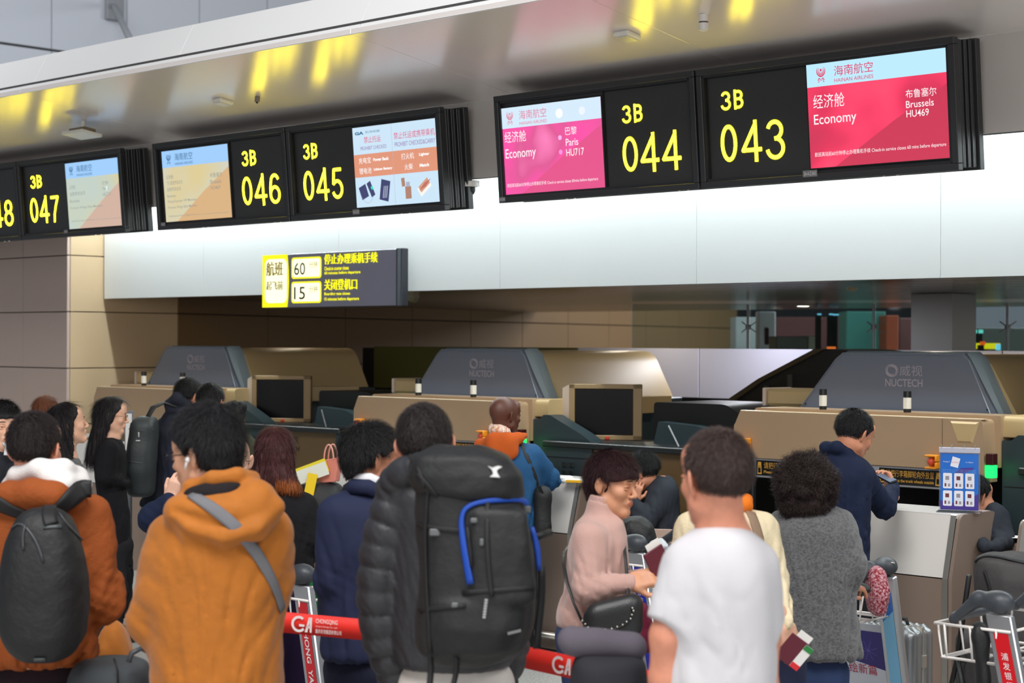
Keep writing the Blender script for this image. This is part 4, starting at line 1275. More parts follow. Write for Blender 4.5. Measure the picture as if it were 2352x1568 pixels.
    # emergency stops with their orange guards
    for x, z in ((0.085, 1.365), (1.40, 1.325)):
        c = o + EX * x + EZ * z - D2 * 0.002
        q = MB(); q.cyl(c, c - D2 * 0.012, 0.034, seg=18)
        for s in (-1, 1):
            q.box(c - D2 * 0.028 + EZ * s * 0.034, (0.036, 0.026, 0.006), AX, bev=.003)
            q.box(c - D2 * 0.028 + EX * 0.034 + EZ * s * .02, (0.006, 0.026, 0.018), AX, bev=.003)
        e = q.build('emergency_stop', m_orange, root, auto=40)
        q = MB(); q.cyl(c - D2 * 0.012, c - D2 * 0.032, 0.013, 0.013, 14); q.sphere(c - D2 * 0.034, (0.024, 0.024, 0.024), 12); q.build('button', m_redb, e, auto=40)
    # indicator lights at both ends
    for x, z in ((0.0, 1.29), (1.735, 1.285)):
        xx = x if x else 0.004
        box('green_indicator', xx - .018, xx + 0.03, -0.008, 0.05, z - .035, z + .035, m_green, .003)
        box('red_indicator', xx - .016, xx + 0.03, -0.004, 0.05, z + .037, z + .10, m_dred, .003)
    # stickers
    plr = Plane(o + D2 * 0.01, EX, EZ)
    for (a, b) in ((0.15, 0.66), (1.03, 1.44)):
        q = MB(); plr.quad(q, a, 1.178, b, 1.272, 0.0015, 0)
        w_ = b - a
        plr.text(q, '请把行李箱脚轮向外放置', a + w_ * .12, 1.222, a + w_ * .88, 1.262, 0.003, 0.02, 1)
        plr.text(q, 'Please put the trunk wheels outside', a + w_ * .12, 1.188, a + w_ * .88, 1.211, 0.003, 0.02, 1)
        for xx in (a + w_ * .055, a + w_ * .945):
            plr.poly(q, [(xx - .018, 1.186), (xx + .018, 1.186), (xx + .013, 1.262), (xx - .011, 1.262)], 0.003, 1)
            plr.quad(q, xx - .010, 1.195, xx + .010, 1.225, 0.0036, 0); plr.stroke(q, [(xx - .005, 1.225), (xx - .005, 1.238), (xx + .005, 1.238), (xx + .005, 1.225)], 0.003, 0.0036, 0)
        q.build('instruction_sticker', [m_stkb, m_stkt], rail)
    q = MB(); plr.poly(q, [(0.095, 1.185), (0.135, 1.185), (0.115, 1.222)], 0.002, 0); plr.poly(q, [(0.106, 1.190), (0.124, 1.190), (0.115, 1.207)], 0.0028, 1)
    q.build('radiation_sticker', [mat('warn_yellow', (226, 206, 40), 0.5), m_stkb], rail)
    q = MB(); plr.quad(q, 1.455, 1.17, 1.50, 1.215, 0.002, 0); plr.text(q, '安全', 1.46, 1.195, 1.495, 1.211, 0.003, 0.0, 1); plr.text(q, 'SAFE', 1.46, 1.175, 1.495, 1.188, 0.003, 0.0, 1)
    q.build('safe_sticker', [mat('safe_green', (0, 120, 90), 0.5), mat('safe_mint', (60, 200, 150), 0.5)], rail)
    # teal operator console to the right
    pr('console', rounded([(1.745, 0.0), (1.745, 1.455), (1.80, 1.455), (1.84, 1.487), (1.90, 1.487), (2.20, 1.36, .05), (2.29, 1.31, .04), (2.29, 0.0)], 0.006), 0.14, 0.27, m_teal)
    box('console_body', 1.76, 2.30, 0.27, 1.2, 0.0, 1.268, m_teal, .006)
    box('console_seam', 1.76, 2.28, 0.134, 0.139, 1.195, 1.20, m_dark, .0005)
    for i in range(3):
        for j in range(2):
            box('console_button', 2.02 + j * .065, 2.065 + j * .065, 0.13, 0.14, 1.02 + i * .055, 1.055 + i * .055, m_shelf, .004)
    box('console_shelf', 1.86, 3.28, 0.10, 0.70, 1.268, 1.31, m_shelf, .006)
    pn_ = box('console_panel', 2.26, 3.20, 0.16, 0.62, 0.05, 1.268, m_brownp, .004)
    box('console_post', 3.21, 3.27, 0.12, 0.66, 0.0, 1.268, m_teal, .006)
    pr('outlet_housing', rounded([(2.50, 1.31), (2.50, 1.585, .03), (3.12, 1.585, .05), (3.27, 1.50), (3.27, 1.31)], 0.004), 0.55, 1.2, mat('outlet_black', (28, 30, 26), .5))
    box('green_indicator', 3.245, 3.275, 0.53, 0.56, 1.34, 1.40, m_green, .003)
    pr('outlet_cheek', rounded([(2.62, 1.31), (2.66, 1.46), (3.0, 1.44, .03), (3.24, 1.36), (3.24, 1.31)], 0.004), 0.40, 0.54, m_teal)
    q = MB(); q.tube([o + EX * 2.83 + D2 * 0.3 + EZ * 1.44, o + EX * 2.98 + D2 * 0.22 + EZ * 1.31], 0.006, 6); q.build('grey_rod', mat('rod_grey', (150, 150, 150), 0.4), root)
    plp = Plane(o + D2 * 0.16, EX, EZ); q = MB()
    plp.text(q, 'NUCTECH', 2.42, 1.10, 2.72, 1.145, 0.002, 0.014, 0); plp.text(q, '威视', 2.55, 1.165, 2.71, 1.225, 0.002, 0.012, 0)
    pts = [(2.465 + .036 * math.cos(a), 1.195 + .03 * math.sin(a)) for a in np.linspace(0, 6.1, 14)]; plp.poly(q, pts, 0.0018, 1); plp.poly(q, [(2.455 + .022 * math.cos(a), 1.205 + .018 * math.sin(a)) for a in np.linspace(0, 6.1, 12)], 0.0026, 2)
    q.build('panel_logo', [mat('logo_dark', (34, 28, 24), 0.5), mat('logo_red', (120, 40, 34), 0.5), m_brownp], pn_)
    return root

def monitor(u0, label):
    o = UV(u0 - .01, 9.16, 1.311)
    root = thing('monitor', label, 'monitor', tuple(o), 'tan framed monitors on the scanner consoles')
    W, H = 0.515, 0.392
    xa = np.array([math.cos(.14), -math.sin(.14), 0]); pl = Plane(o, xa, EZ); A_ = np.array([xa, -pl.n, EZ])
    q = MB(); f = 0.042
    pl.slab(q, 0, 0, W, f * .8, -0.05, 0, bev=.004); pl.slab(q, 0, H - f * .8, W, H, -0.05, 0, bev=.004); pl.slab(q, 0, 0, f, H, -0.05, 0, bev=.004); pl.slab(q, W - f * 1.5, 0, W, H, -0.05, 0, bev=.004)
    q.build('frame', mat('monitor_tan', (150, 124, 84), .45), root)
    q = MB(); q.add([pl.w(0.002, .004, -.002), pl.w(0.002, H - .004, -.002), pl.w(-.05, H - .03, -.05), pl.w(-.05, .03, -.05), pl.w(-.045, H - .04, -.22), pl.w(-.045, .03, -.22)], [(0, 1, 2, 3), (3, 2, 4, 5)]); q.build('side_cheek', mat('cheek_cream', (214, 196, 178), 0.4), root)
    q = MB(); pl.slab(q, 0.006, 0.008, W - .03, H - .012, -0.20, -0.05, bev=.03); q.build('casing', mat('monitor_tan', (150, 124, 84), .45), root)
    q = MB(); pl.slab(q, f, f * .8, W - f * 1.5, H - f * .8, -0.045, -0.012, bev=.003); q.build('screen', m_scr, root)
    q = MB(); pl.slab(q, W * .5, 0.004, W * .56, 0.026, 0.0, 0.008, bev=.002); q.build('power_button', mat('button_red', (190, 50, 30), 0.4), root)
    return root

def copy_thing(root, d, label):
    r = root.copy(); COL.objects.link(r); r.location = Vector(root.location) + Vector(d); r['label'] = label
    def rec(src, dst):
        for ch in list(src.children):
            c = ch.copy(); COL.objects.link(c); c.parent = dst
            rec(ch, c)
    rec(root, r)
    return r
s0 = scanner(6.504, 'tan and slate baggage scanner at right behind the man in navy')
d36 = D1 * 3.6
copy_thing(s0, d36, 'tan and slate baggage scanner in the middle behind the bald man')
copy_thing(s0, d36 * 2 * 0.997, 'tan and slate baggage scanner at far left below counter 046')
t0 = monitor(8.18, 'black monitor in tan frame above the woman in pink')
copy_thing(t0, D1 * 3.6, 'black monitor in tan frame above the auburn bob haired woman')
copy_thing(t0, -D1 * 3.6, 'black monitor in tan frame just past the right scanner')

# ------------------------------------------------------------------ check-in desks
m_dwhite = mat('desk_white', (226, 222, 216), 0.32, coat=0.2)
m_dbrown = mat('desk_brown', (136, 118, 106), 0.45)
m_chrome = mat('desk_steel_trim', (200, 196, 186), 0.28, metal=0.75)
m_dtop = mat('desk_top', (214, 210, 206), 0.3)
def desk(u_left, u_right, v, ztop, label, leftend=False):
    o = UV(u_left, v, 0); W = u_left - u_right
    root = thing('check_in_desk', label, 'desk', tuple(o), 'check-in desks')
    def side(name, prof, x0, x1, m, par=None):
        q = MB(); vv = []; n_ = len(prof)
        for x in (x0, x1): vv += [o + EX * x + D2 * p_[0] + EZ * p_[1] for p_ in prof]
        q.add(vv, [list(range(n_)), list(range(2 * n_ - 1, n_ - 1, -1))] + [[i, (i + 1) % n_, (i + 1) % n_ + n_, i + n_] for i in range(n_)]); return q.build(name, m, par or root, auto=35)
    body = [(-0.085, 0.0), (-0.085, ztop - .33), (0.0, ztop - .01), (0.02, ztop), (0.36, ztop), (0.385, ztop - .03), (0.385, 0.0)]
    side('end_panel', rounded([(-0.085, 0.0, .001), (-0.085, ztop - .33, .01), (0.0, ztop - .02, .02), (0.03, ztop, .02), (0.36, ztop, .03), (0.385, ztop - .03, .02), (0.385, 0.0, .001)], .01), W - 0.02, W, m_dbrown)
    side('end_panel', rounded([(-0.085, 0.0, .001), (-0.085, ztop - .33, .01), (0.0, ztop - .02, .02), (0.03, ztop, .02), (0.36, ztop, .03), (0.385, ztop - .03, .02), (0.385, 0.0, .001)], .01), 0, 0.02, m_dbrown)
    trim = [(-0.090, 0.0), (-0.090, ztop - .33), (-0.003, ztop - .005), (0.0, ztop + .004), (0.03, ztop + .004), (0.03, ztop - .02), (0.01, ztop - .02), (-0.078, ztop - .33), (-0.078, 0.0)]
    for x in (W - 0.052, 0.02):
        q = MB(); vv = []; prof = [(-0.090, 0.0), (-0.090, ztop - .33), (-0.004, ztop - .003), (0.006, ztop + .003)]
        for xx in (x, x + .032): vv += [o + EX * xx + D2 * p_[0] + EZ * p_[1] for p_ in prof]
        q.add(vv, [(i, i + 1, i + 5, i + 4) for i in range(3)]); q.build('steel_trim', m_chrome, root)
    side('front_panel_white', [(-0.084, ztop - .325), (-0.0, ztop - .004), (0.012, ztop - .004), (-0.06, ztop - .325)], 0.052, W - 0.052, m_dwhite)
    side('front_panel_brown', [(-0.084, 0.02), (-0.084, ztop - .332), (-0.06, ztop - .332), (-0.06, 0.02)], 0.052, W - 0.052, m_dbrown)
    side('counter_top', [(0.0, ztop - .02), (0.0, ztop), (0.36, ztop), (0.36, ztop - .02)], 0.02, W - 0.02, m_dtop)
    q = MB(); q.tube([o + EX * 0.02 + D2 * -0.14 + EZ * .12, o + EX * (W - .02) + D2 * -0.14 + EZ * .12], 0.022, 10)
    for x in (0.1, W - .1): q.tube([o + EX * x + D2 * -0.14 + EZ * .12, o + EX * x + D2 * -0.085 + EZ * .12], 0.014, 8)
    q.build('foot_rail', m_chrome, root, smooth=True)
    return root
desk(5.72, 4.585, 8.22, 1.10, 'white and brown check-in desk at right with the blue poster on it')
desk(8.75, 7.36, 8.39, 1.10, 'white and brown check-in desk the man in denim leans on')
desk(10.0, 8.95, 8.46, 1.10, 'white check-in desk panel left of the young man in the navy suit')
desk(13.6, 12.8, 8.45, 1.10, 'pale check-in desk at far left behind the woman in black')
desk(4.25, 3.1, 8.22, 1.10, 'white check-in desk with steel trim at the right edge of the view')

# poster stand
c = hit(2203, 1176, UV(0, 0, 1.10), EZ)
xa = np.array([0.93, -0.368, 0]); xa /= np.linalg.norm(xa)
pl = Plane(c - xa * 0.103, xa, EZ)
root = thing('poster_stand', 'clear acrylic stand with a blue notice about banned items', 'poster stand', tuple(c))
m_acr = mat('acrylic', (225, 232, 240), 0.05, trans=0.9)
q = MB(); pl.slab(q, -0.012, 0.0, 0.218, 0.006, -0.05, 0.05, bev=.002); q.build('base', m_acr, root)
q = MB(); pl.slab(q, -0.004, 0.004, 0.210, 0.345, -0.012, -0.009, bev=.001); q.build('back_sheet', m_acr, root)
q = MB(); pl.slab(q, -0.004, 0.315, 0.210, 0.345, -0.008, 0.004, bev=.003); q.build('top_clip', mat('clip_grey', (190, 190, 205), 0.3), root)
q = MB()
for x in (0.01, 0.065, 0.13, 0.185):
    q = MB(); th = np.linspace(-0.6, 3.9, 12); q.tube([pl.w(x, 0.345 + .014 * math.sin(a), -.004 + .014 * math.cos(a)) for a in th], 0.0016, 5); q.build('ring', m_chrome, root)
q = MB()
pl.slab(q, 0.004, 0.012, 0.202, 0.312, -0.008, -0.004)
pl.poly(q, [(0.004, .012), (.202, .012), (.202, .10), (.10, .045), (.004, .06)], -0.0034, 1)
pl.poly(q, [(.10, .20), (.17, .225), (.18, .24), (.11, .235), (.08, .21)], -0.0034, 1)
pl.poly(q, [(.055, .245), (.095, .235), (.108, .285), (.068, .297)], -0.0028, 2)
pl.text(q, 'Carriage of', .018, .262, .052, .272, -0.0028, 0, 2); pl.text(q, 'on flights', .135, .262, .175, .270, -0.0028, 0, 2); pl.text(q, 'banned items', .062, .262, .10, .270, -0.0022, 0, 3)
for k in range(3): pl.text(q, 'Please do not carry these things in checked baggage', .015, .222 - k * .008, .19, .227 - k * .008, -0.0028, 0, 4)
for i in range(3):
    for j in range(2):
        x = .018 + i * .058; y = .125 - j * .093
        pl.rrect(q, x, y, x + .047, y + .082, .006, -0.0028, 2)
        pl.quad(q, x + .012, y + .045, x + .032, y + .066, -0.0024, 5 + (i + j) % 2)
        pl.quad(q, x + .008, y + .010, x + .017, y + .028, -0.0024, 6); pl.quad(q, x + .026, y + .010, x + .037, y + .026, -0.0024, 5)
        pl.stroke(q, [(x + .008, y + .036), (x + .038, y + .036)], .001, -0.0022, 4)
q.build('poster', [mat('poster_blue', (30, 110, 205), 0.3), mat('poster_purple', (74, 56, 150), 0.3), mat('poster_white', (236, 236, 244), 0.4), mat('poster_pink', (230, 130, 150), 0.4), mat('poster_lightblue', (140, 190, 235), 0.4), mat('poster_grey', (150, 146, 156), 0.4), mat('poster_dkred', (110, 50, 60), 0.4)], root)

# small things on the desks
def slab_thing(name, label, cat, px, py, z, w, d, h, m, yaw=0.0, bev=.001, grp=None):
    c = hit(px, py, UV(0, 0, z), EZ); ca, sa = math.cos(yaw), math.sin(yaw)
    A_ = np.array([[ca, sa, 0], [-sa, ca, 0], [0, 0, 1]])
    q = MB(); q.box(c + EZ * h / 2, (w / 2, d / 2, h / 2), A_, bev=bev); o_ = q.build(name, m, origin=c); return tag(o_, label, cat, grp)
m_paper = mat('paper', (236, 234, 230), 0.6)
slab_thing('paper_stack', 'stack of white papers on the desk beside the denim jacket', 'papers', 1334, 1106, 1.102, 0.21, 0.15, 0.012, m_paper, -0.5)
slab_thing('highlighter', 'yellow marker lying on the desk by the papers', 'marker', 1318, 1108, 1.102, 0.10, 0.02, 0.016, mat('marker_yellow', (236, 180, 20), 0.4), -0.3)
slab_thing('paper_sheet', 'white paper roll end on the desk at the denim elbow', 'papers', 1300, 1103, 1.102, 0.09, 0.09, 0.03, m_paper, 0.2, .012)
slab_thing('keyboard', 'black keyboard on the counter behind the right desk', 'keyboard', 2312, 1240, 0.93, 0.30, 0.14, 0.02, mat('keyboard_black', (28, 28, 30), 0.4), -0.6)
slab_thing('open_papers', 'white form lying on top of the black keyboard', 'papers', 2312, 1232, 0.957, 0.22, 0.12, 0.003, m_paper, -0.5)
c = hit(2312, 1240, UV(0, 0, 0.93), EZ)
q = MB(); q.box([c[0], c[1], 0.464], (0.16, 0.09, 0.464), AX, bev=.01); o_ = q.build('back_counter', m_dbrown, origin=(c[0], c[1], 0)); tag(o_, 'brown back counter carrying the black keyboard', 'counter')
slab_thing('notice_card', 'small white card on the far left desk', 'card', 196, 1004, 1.102, 0.12, 0.10, 0.03, m_paper, 0.3)
c = hit(294, 1010, UV(0, 0, 1.10), EZ)
# ------------------------------------------------------------------ people
from mathutils.bvhtree import BVHTree
def Rz(a): c, s = math.cos(a), math.sin(a); return np.array([[c, -s, 0], [s, c, 0], [0, 0, 1.]])
def Rx(a): c, s = math.cos(a), math.sin(a); return np.array([[1, 0, 0], [0, c, -s], [0, s, c.real]])
def Ry(a): c, s = math.cos(a), math.sin(a); return np.array([[c, 0, s], [0, 1, 0], [-s, 0, c]])

def skin_mat(rgb, rough=0.45):
    return mat('skin_%d_%d_%d' % rgb, rgb, rough, bump=0.12, bscale=350, sss=0.12, var=0.12, vscale=22)
def hair_mat(rgb):
    m = mat('hair_%d_%d_%d' % rgb, rgb, 0.5, bump=0.5, bscale=90, stretch=(3, 3, 0.5), spec=0.32, var=0.35, vscale=60)
    return m
def cloth(name, rgb, rough=0.85, bump=0.25, bscale=260, sheen=0.0, var=0.0, **k):
    return mat('cloth_' + name, rgb, rough, bump=bump, bscale=bscale, sheen=sheen, var=var, spec=0.25, **k)

def strands(V, Q, N, count, flow, length, width, rng, curl=0.0, seg=3, mask=None, up=0.0):
    """many fine tapered locks growing from a surface, as quads"""
    c = V[Q].mean(1)
    ok = np.arange(len(Q)) if mask is None else np.nonzero(mask(c))[0]
    if len(ok) == 0 or count <= 0:
        return np.zeros((0, 3)), np.zeros((0, 4), int)
    idx = rng.choice(ok, count)
    a = V[Q[idx, 0]]; b = V[Q[idx, 2]]
    t = rng.random((count, 1)); p = a * t + b * (1 - t)
    n = N[Q[idx, 0]]
    L = length * rng.uniform(0.5, 1.2, (count, 1))
    if up > .1: L = L * np.clip((p[:, 2:3] + .06) / .08, .25, 1)
    d = flow(p, n); d = d / (np.linalg.norm(d, axis=1, keepdims=True) + 1e-9)
    pts = [p - n * 0.002]
    ph = rng.uniform(0, 6.28, (count, 1)); side = np.cross(d, n); side /= (np.linalg.norm(side, axis=1, keepdims=True) + 1e-9)
    for k in range(1, seg + 1):
        f = k / seg
        q = p + d * L * f + n * (0.0035 + up * L * f)
        if curl:
            q = q + curl * (side * np.sin(ph + f * 5) + n * np.cos(ph * 1.7 + f * 4.4))
        pts.append(q)
        d = flow(q, n) * 0.6 + d * 0.4; d = d / (np.linalg.norm(d, axis=1, keepdims=True) + 1e-9)
    VV = []; w = width * rng.uniform(0.6, 1.4, (count, 1))
    for k, q in enumerate(pts):
        ww = w * (1 - 0.75 * k / seg)
        VV.append(q - side * ww / 2); VV.append(q + side * ww / 2)
    VV = np.stack(VV, 1)                     # count, 2(seg+1), 3
    m = VV.shape[1]
    base = (np.arange(count) * m)[:, None]
    QQ = np.vstack([base + np.array([[2 * k, 2 * k + 1, 2 * k + 3, 2 * k + 2]]) for k in range(seg)])
    return VV.reshape(-1, 3), QQ

class Person:
    n_ = 0
    def __init__(self, label, px, Y, name='person', group=None):
        p = P(px, 784, Y)
        self.root = thing('person', label, 'person', (float(p[0]), Y, 0.0), group)
        self.Y = Y; self.px = px
        Person.n_ += 1
        self.rng = np.random.default_rng(Person.n_ * 11)
        self.bv = []; self.bq = []; self.bm = []; self.nv = 0
        self.bmats = []
        self.surf = {}
    def p(self, px, py, dy=0.0):
        return P(px, py, self.Y + dy)
    def _add(self, V, Q, mi):
        if len(V) == 0: return
        self.bv.append(V); self.bq.append(Q + self.nv); self.bm.append(np.full(len(Q), mi) if np.isscalar(mi) else mi); self.nv += len(V)
    def head(self, px, py, yaw, skin, pitch=0, roll=0, s=1.0, dy=0.0, neck=None, face=1.0, ears=1.0, nr=0.056, h=0.0042, top=0.125, jaw=1.0, smile=0.0, nose=1.0):
        """px, py: the top of the skull in the picture; yaw 0 looks away, 90 to the right, 180 at the camera"""
        self.R = Rz(-math.radians(yaw)) @ Rx(-math.radians(pitch)) @ Ry(math.radians(roll))
        T = self.p(px, py, dy)
        self.s = s
        self.C = T - (self.R @ np.array([0, 0, top])) * s * np.array([0.35, 0.35, 1.0])
        self.skin = skin_mat(skin)
        self.skin_rgb = skin
        S = SDF(h)
        S.ell((0, -.012, .035), (.075, .094, .086), 0.0)
        S.ell((0, .030, -.030), (.058 * jaw, .058, .080), 0.03)
        for sx in (-1, 1):
            S.cone((sx * .050 * jaw, .004, -.058), (sx * .012, .062, -.100), .022, .018, 0.025)
            S.ell((sx * .036, .060, -.022), (.024, .022, .022), 0.02)
        S.ell((0, .070, -.098), (.020, .018, .016), 0.02)
        S.cone((-.028, .076, .022), (.028, .076, .022), .013, .013, 0.018)
        S.ell((0, .070, .058), (.055, .024, .04), 0.03)
        for sx in (-1, 1):
            S.ell((sx * .031, .099, .004), (.018, .013, .011), 0.012, 's')
        for sx in (-1, 1):
            S.ell((sx * .031, .0765, .003), (.0145, .0125, .0125), 0.003)
        S.cone((0, .086, .016), (0, .106 + .003 * nose, -.028), .0075, .0105 * nose, 0.012)
        for sx in (-1, 1):
            S.ell((sx * .0125, .097, -.033), (.0075, .010, .007), 0.006)
            S.ell((sx * .007, .104, -.041), (.0035, .005, .004), 0.003, 's')
        S.ell((0, .080, -.060), (.026, .016, .018), 0.012)
        S.ell((0, .0895, -.0555), (.021, .0075, .0045), 0.006); S.ell((0, .0875, -.0650), (.018, .0085, .0055), 0.006)
        S.cone((-.024, .088 - .002, -.0605 + smile * .004), (.024, .088 - .002, -.0605 + smile * .004), .0014, .0014, 0.003, 's')
        if ears:
            for sx in (-1, 1):
                Re = Rz(sx * 0.6) @ Ry(sx * 0.12)
                S.ell((sx * .083, -.012, .002), (.0065, .018, .031), 0.006, R=Re.T)
                S.ell((sx * .076, -.012, -.022), (.007, .010, .012), 0.006)
                S.ell((sx * .089, -.005, .004), (.005, .010, .018), 0.003, 's', R=Re.T)
        if neck is not None:
            nb = self.p(*neck)
            nl = (self.R.T @ (nb - self.C)) / s
            S.cone((0, -.022, -.045), nl, nr, nr * 1.12, 0.03)
            S.ell(nl, (.07, .055, .035), 0.03, R=self.R)
        V, Q = S.mesh()
        V = relax(V, Q, 1, .4)
        c = V[Q].mean(1)
        lips = (((c[:, 0] / .022) ** 2 + ((c[:, 2] + .0605) / .0105) ** 2) < 1) & (c[:, 1] > .083)
        self.hV, self.hQ = V, Q
        lm = mat('lips_%d' % (skin[0]), tuple(int(a * b) for a, b in zip(skin, (.88, .70, .68))), 0.4)
        self.bmats = [self.skin, lm]
        self._add(self.W(V), Q, lips.astype(int))
        # eyes and brows
        if face:
            for sx in (-1, 1):
                c0 = np.array([sx * .031, .0768, .003])
                q = MB(); q.sphere(self.W(c0), .0112 * s, 14, 0)
                e = q.build('eye', [mat('eye_white', (226, 220, 214), 0.25)], self.root, smooth=True)
                q = MB(); q.sphere(self.W(c0 + np.array([0, .0058, -.0005])), np.array([.0066, .0064, .0066]) * s, 10); q.build('iris', mat('eye_iris', (34, 22, 16), 0.15), e, smooth=True)
                q = MB(); th = np.linspace(-1, 1, 9)
                q.tube([self.W(np.array([sx * .031 + t * .0155, .0895 - .004 * t * t - .002 * sx * t, .010 - .0045 * t * t])) for t in th], .0030 * s, 6); q.build('eyelid', self.skin, self.root, smooth=True)
                q = MB(); q.tube([self.W(np.array([sx * .031 + t * .014, .0875 - .004 * t * t, -.0055 + .003 * t * t])) for t in th], .0022 * s, 6); q.build('eyelid', self.skin, self.root, smooth=True)
                self.brow(sx)
        return self
    def brow(self, sx, col=(30, 24, 22)):
        q = MB(); th = np.linspace(-1, 1, 8)
        q.tube([self.W(np.array([sx * (.031 + t * .019), .0965 - .006 * (t + .2) ** 2 * (1 if t > 0 else .3), .0285 + .003 * (1 - t * t)])) for t in th], np.array([.0022, .003, .0032, .0032, .003, .0026, .002, .0012]) * self.s, 6, flat=.6)
        q.build('eyebrow', mat('brow_dark', col, 0.7), self.root, smooth=True)
    def W(self, V):
        return (np.asarray(V) * self.s) @ self.R.T + self.C
    def hair(self, style, rgb, t=.012, count=5000, nape=-.085, front=0.0, h=0.0045, length=.03, crown=(0, -.045, .12), fade=0.0, vol=(0, 0, 0), long_rows=None, wid=.0011, tips=None, name='hair', fz=.062):
        S = SDF(h); s = self.s
        yf_z = [-.40, -.10, -.05, -.02, .02, fz - .012, fz + .008, .12, .2]
        if style == 'short':
            fr = .007 if fz < .05 else .0
            S.ell((0, -.014 + fr, .037 + vol[2] * .5), (.0755 + t + vol[0], .0955 + t + vol[1] + fr, .087 + t + vol[2]), 0.0)
            S.ell((0, -.075, -.035), (.055, .022 + t * .6, .05), 0.03)
            yf = [-.02, -.014, .004, .010, .026, .048, .12, .15, .3]
            ry = self.rng.uniform(0, 1)
            S.raw(lambda X, Y, Z: (Y + 0 * X - np.interp(Z, yf_z, yf) - .006 * np.sin(X * 130 + ry)) * .8, (-.3, -.3, -.3), (.3, .3, .3), 0.006, 'i')
            nz = nape
            S.raw(lambda X, Y, Z: (nz + (Y + .09) * .55 - Z - .02 * np.clip(1 - np.abs(X) / .05, 0, 1)) * .8, (-.3, -.3, -.3), (.3, .3, .3), 0.008, 'i')
            for sx in (-1, 1):
                S.ell((sx * .088, -.006, -.004), (.030, .027, .036), 0.006, 's')
            if fade:
                S.raw(lambda X, Y, Z: np.sqrt(X * X / .0756 ** 2 + (Y + .014) ** 2 / .0955 ** 2 + (Z - .037) ** 2 / .087 ** 2 + 1e-9) * .08 - .08 - np.interp(Z, [-.06, .0, .05], [.0025, .006, .05]), (-.3, -.3, -.3), (.3, .3, .3), 0.004, 'i')
        elif style == 'long':
            S.ell((0, -.014, .037), (.0755 + t, .0955 + t, .087 + t), 0.0)
            rows = [(r[0], r[1], r[2], r[3], r[4]) for r in long_rows]
            S.loft(rows, k=0.02, caps=.012)
            yf = [-.005, .0, .010, .016, .030, .052, .12, .15, .3]
            S.raw(lambda X, Y, Z: (Y + 0 * X - np.interp(Z, yf_z, yf)) * .8, (-.3, -.3, -.6), (.3, .3, .3), 0.006, 'i')
        elif style == 'curly':
            S.ell((0, -.018, .03), (.108, .112, .105), 0.0)
            S.ell((0, -.045, -.055), (.105, .085, .075), 0.03)
            for k in range(60):
                a = self.rng.normal(size=3); a /= np.linalg.norm(a)
                c = np.array([0, -.025, .005]) + a * np.array([.105, .105, .115])
                S.ell(c, self.rng.uniform(.016, .03), 0.012)
            yf = [.0, .02, .03, .04, .05, .06, .12, .15, .3]
            S.raw(lambda X, Y, Z: (Y + 0 * X - np.interp(Z, yf_z, yf)) * .8, (-.3, -.3, -.6), (.3, .3, .3), 0.01, 'i')
        sd = Person.n_ * 5
        amp = .0045 if style != 'short' else .0028
        sc = 1.0
        if style == 'curly':
            S.disp.append(lambda X, Y, Z: .009 * noise3(X, Y, Z, 55, sd + 3) + .006 * noise3(X, Y, Z, 130, sd) + .004 * noise3(X, Y, Z, 260, sd + 1))
        else:
            cr = np.array(crown)
            def dd(X, Y, Z):
                # ridges running away from the crown
                ang = np.arctan2(X - cr[0], Y - cr[1])
                return amp * noise3(np.cos(ang) * .12, np.sin(ang) * .12, Z * .15, 330, sd) * np.clip(np.hypot(X - cr[0], Y - cr[1]) / .05, 0, 1) + amp * .4 * noise3(X, Y, Z, 60, sd + 2)
            S.disp.append(dd)
        V, Q = S.mesh()
        N = vnormals(V, Q)
        smask = (lambda c: (c[:, 1] < np.interp(c[:, 2], yf_z, yf) - .022) & ~((c[:, 1] > (.03 if style == 'short' else .0)) & (c[:, 2] < fz + (.036 if style == 'short' else .06)))) if style != 'curly' else None
        cr = np.array(crown)
        def flow(p, n):
            away = p - cr
            if style == 'long':
                d = away * np.array([1, 1, .4]) * 3 + np.array([0, 0, -1.0]) * np.clip((.11 - p[:, 2:3]) / .04, .15, 3)
            elif style == 'curly':
                d = away + self.rng.normal(size=p.shape) * .08
            else:
                d = away * np.array([1, 1, 1.0]) + n * .02 + self.rng.normal(size=p.shape) * .012
                # comb forward over the brow
            tang = d - n * (d * n).sum(1, keepdims=True)
            return tang / (np.linalg.norm(tang, axis=1, keepdims=True) + 1e-9) + n * (.12 if style == 'short' else .0)
        if style == 'curly':
            sv, sq = strands(V, Q, N, count, flow, length, wid * 1.3, self.rng, curl=.008, seg=4, up=.35)
        else:
            sv, sq = strands(V, Q, N, count, flow, length, wid, self.rng, seg=3, mask=smask, up=(.22 if style == 'short' else .03))
        hm = hair_mat(rgb)
        VV = np.vstack([V, sv]); QQ = np.vstack([Q, sq + len(V)])
        mats = [hm]; mi = np.zeros(len(QQ), int)
        if tips:
            mats.append(hair_mat(tips[1])); c = VV[QQ].mean(1); mi = ((c[:, 2] + self.rng.normal(size=len(c)) * .012 < tips[0]) & (c[:, 0] > (tips[2] if len(tips) > 2 else -1))).astype(int)
        if fade:
            fm = mat('fade_%d_%d' % (Person.n_, rgb[0]), tuple(int(.5 * a + .5 * b) for a, b in zip(rgb, self.skin_rgb)), 0.7, bump=.4, bscale=500)
            mats.append(fm); c = VV[QQ].mean(1); m2 = (c[:, 2] + self.rng.normal(size=len(c)) * .004 < -.055 + fade * 0.02) & (c[:, 1] < .05); mi = np.where(m2, len(mats) - 1, mi)
        o = link_mesh(name, self.W(VV), QQ, mats, self.root, mi=mi)
        return o
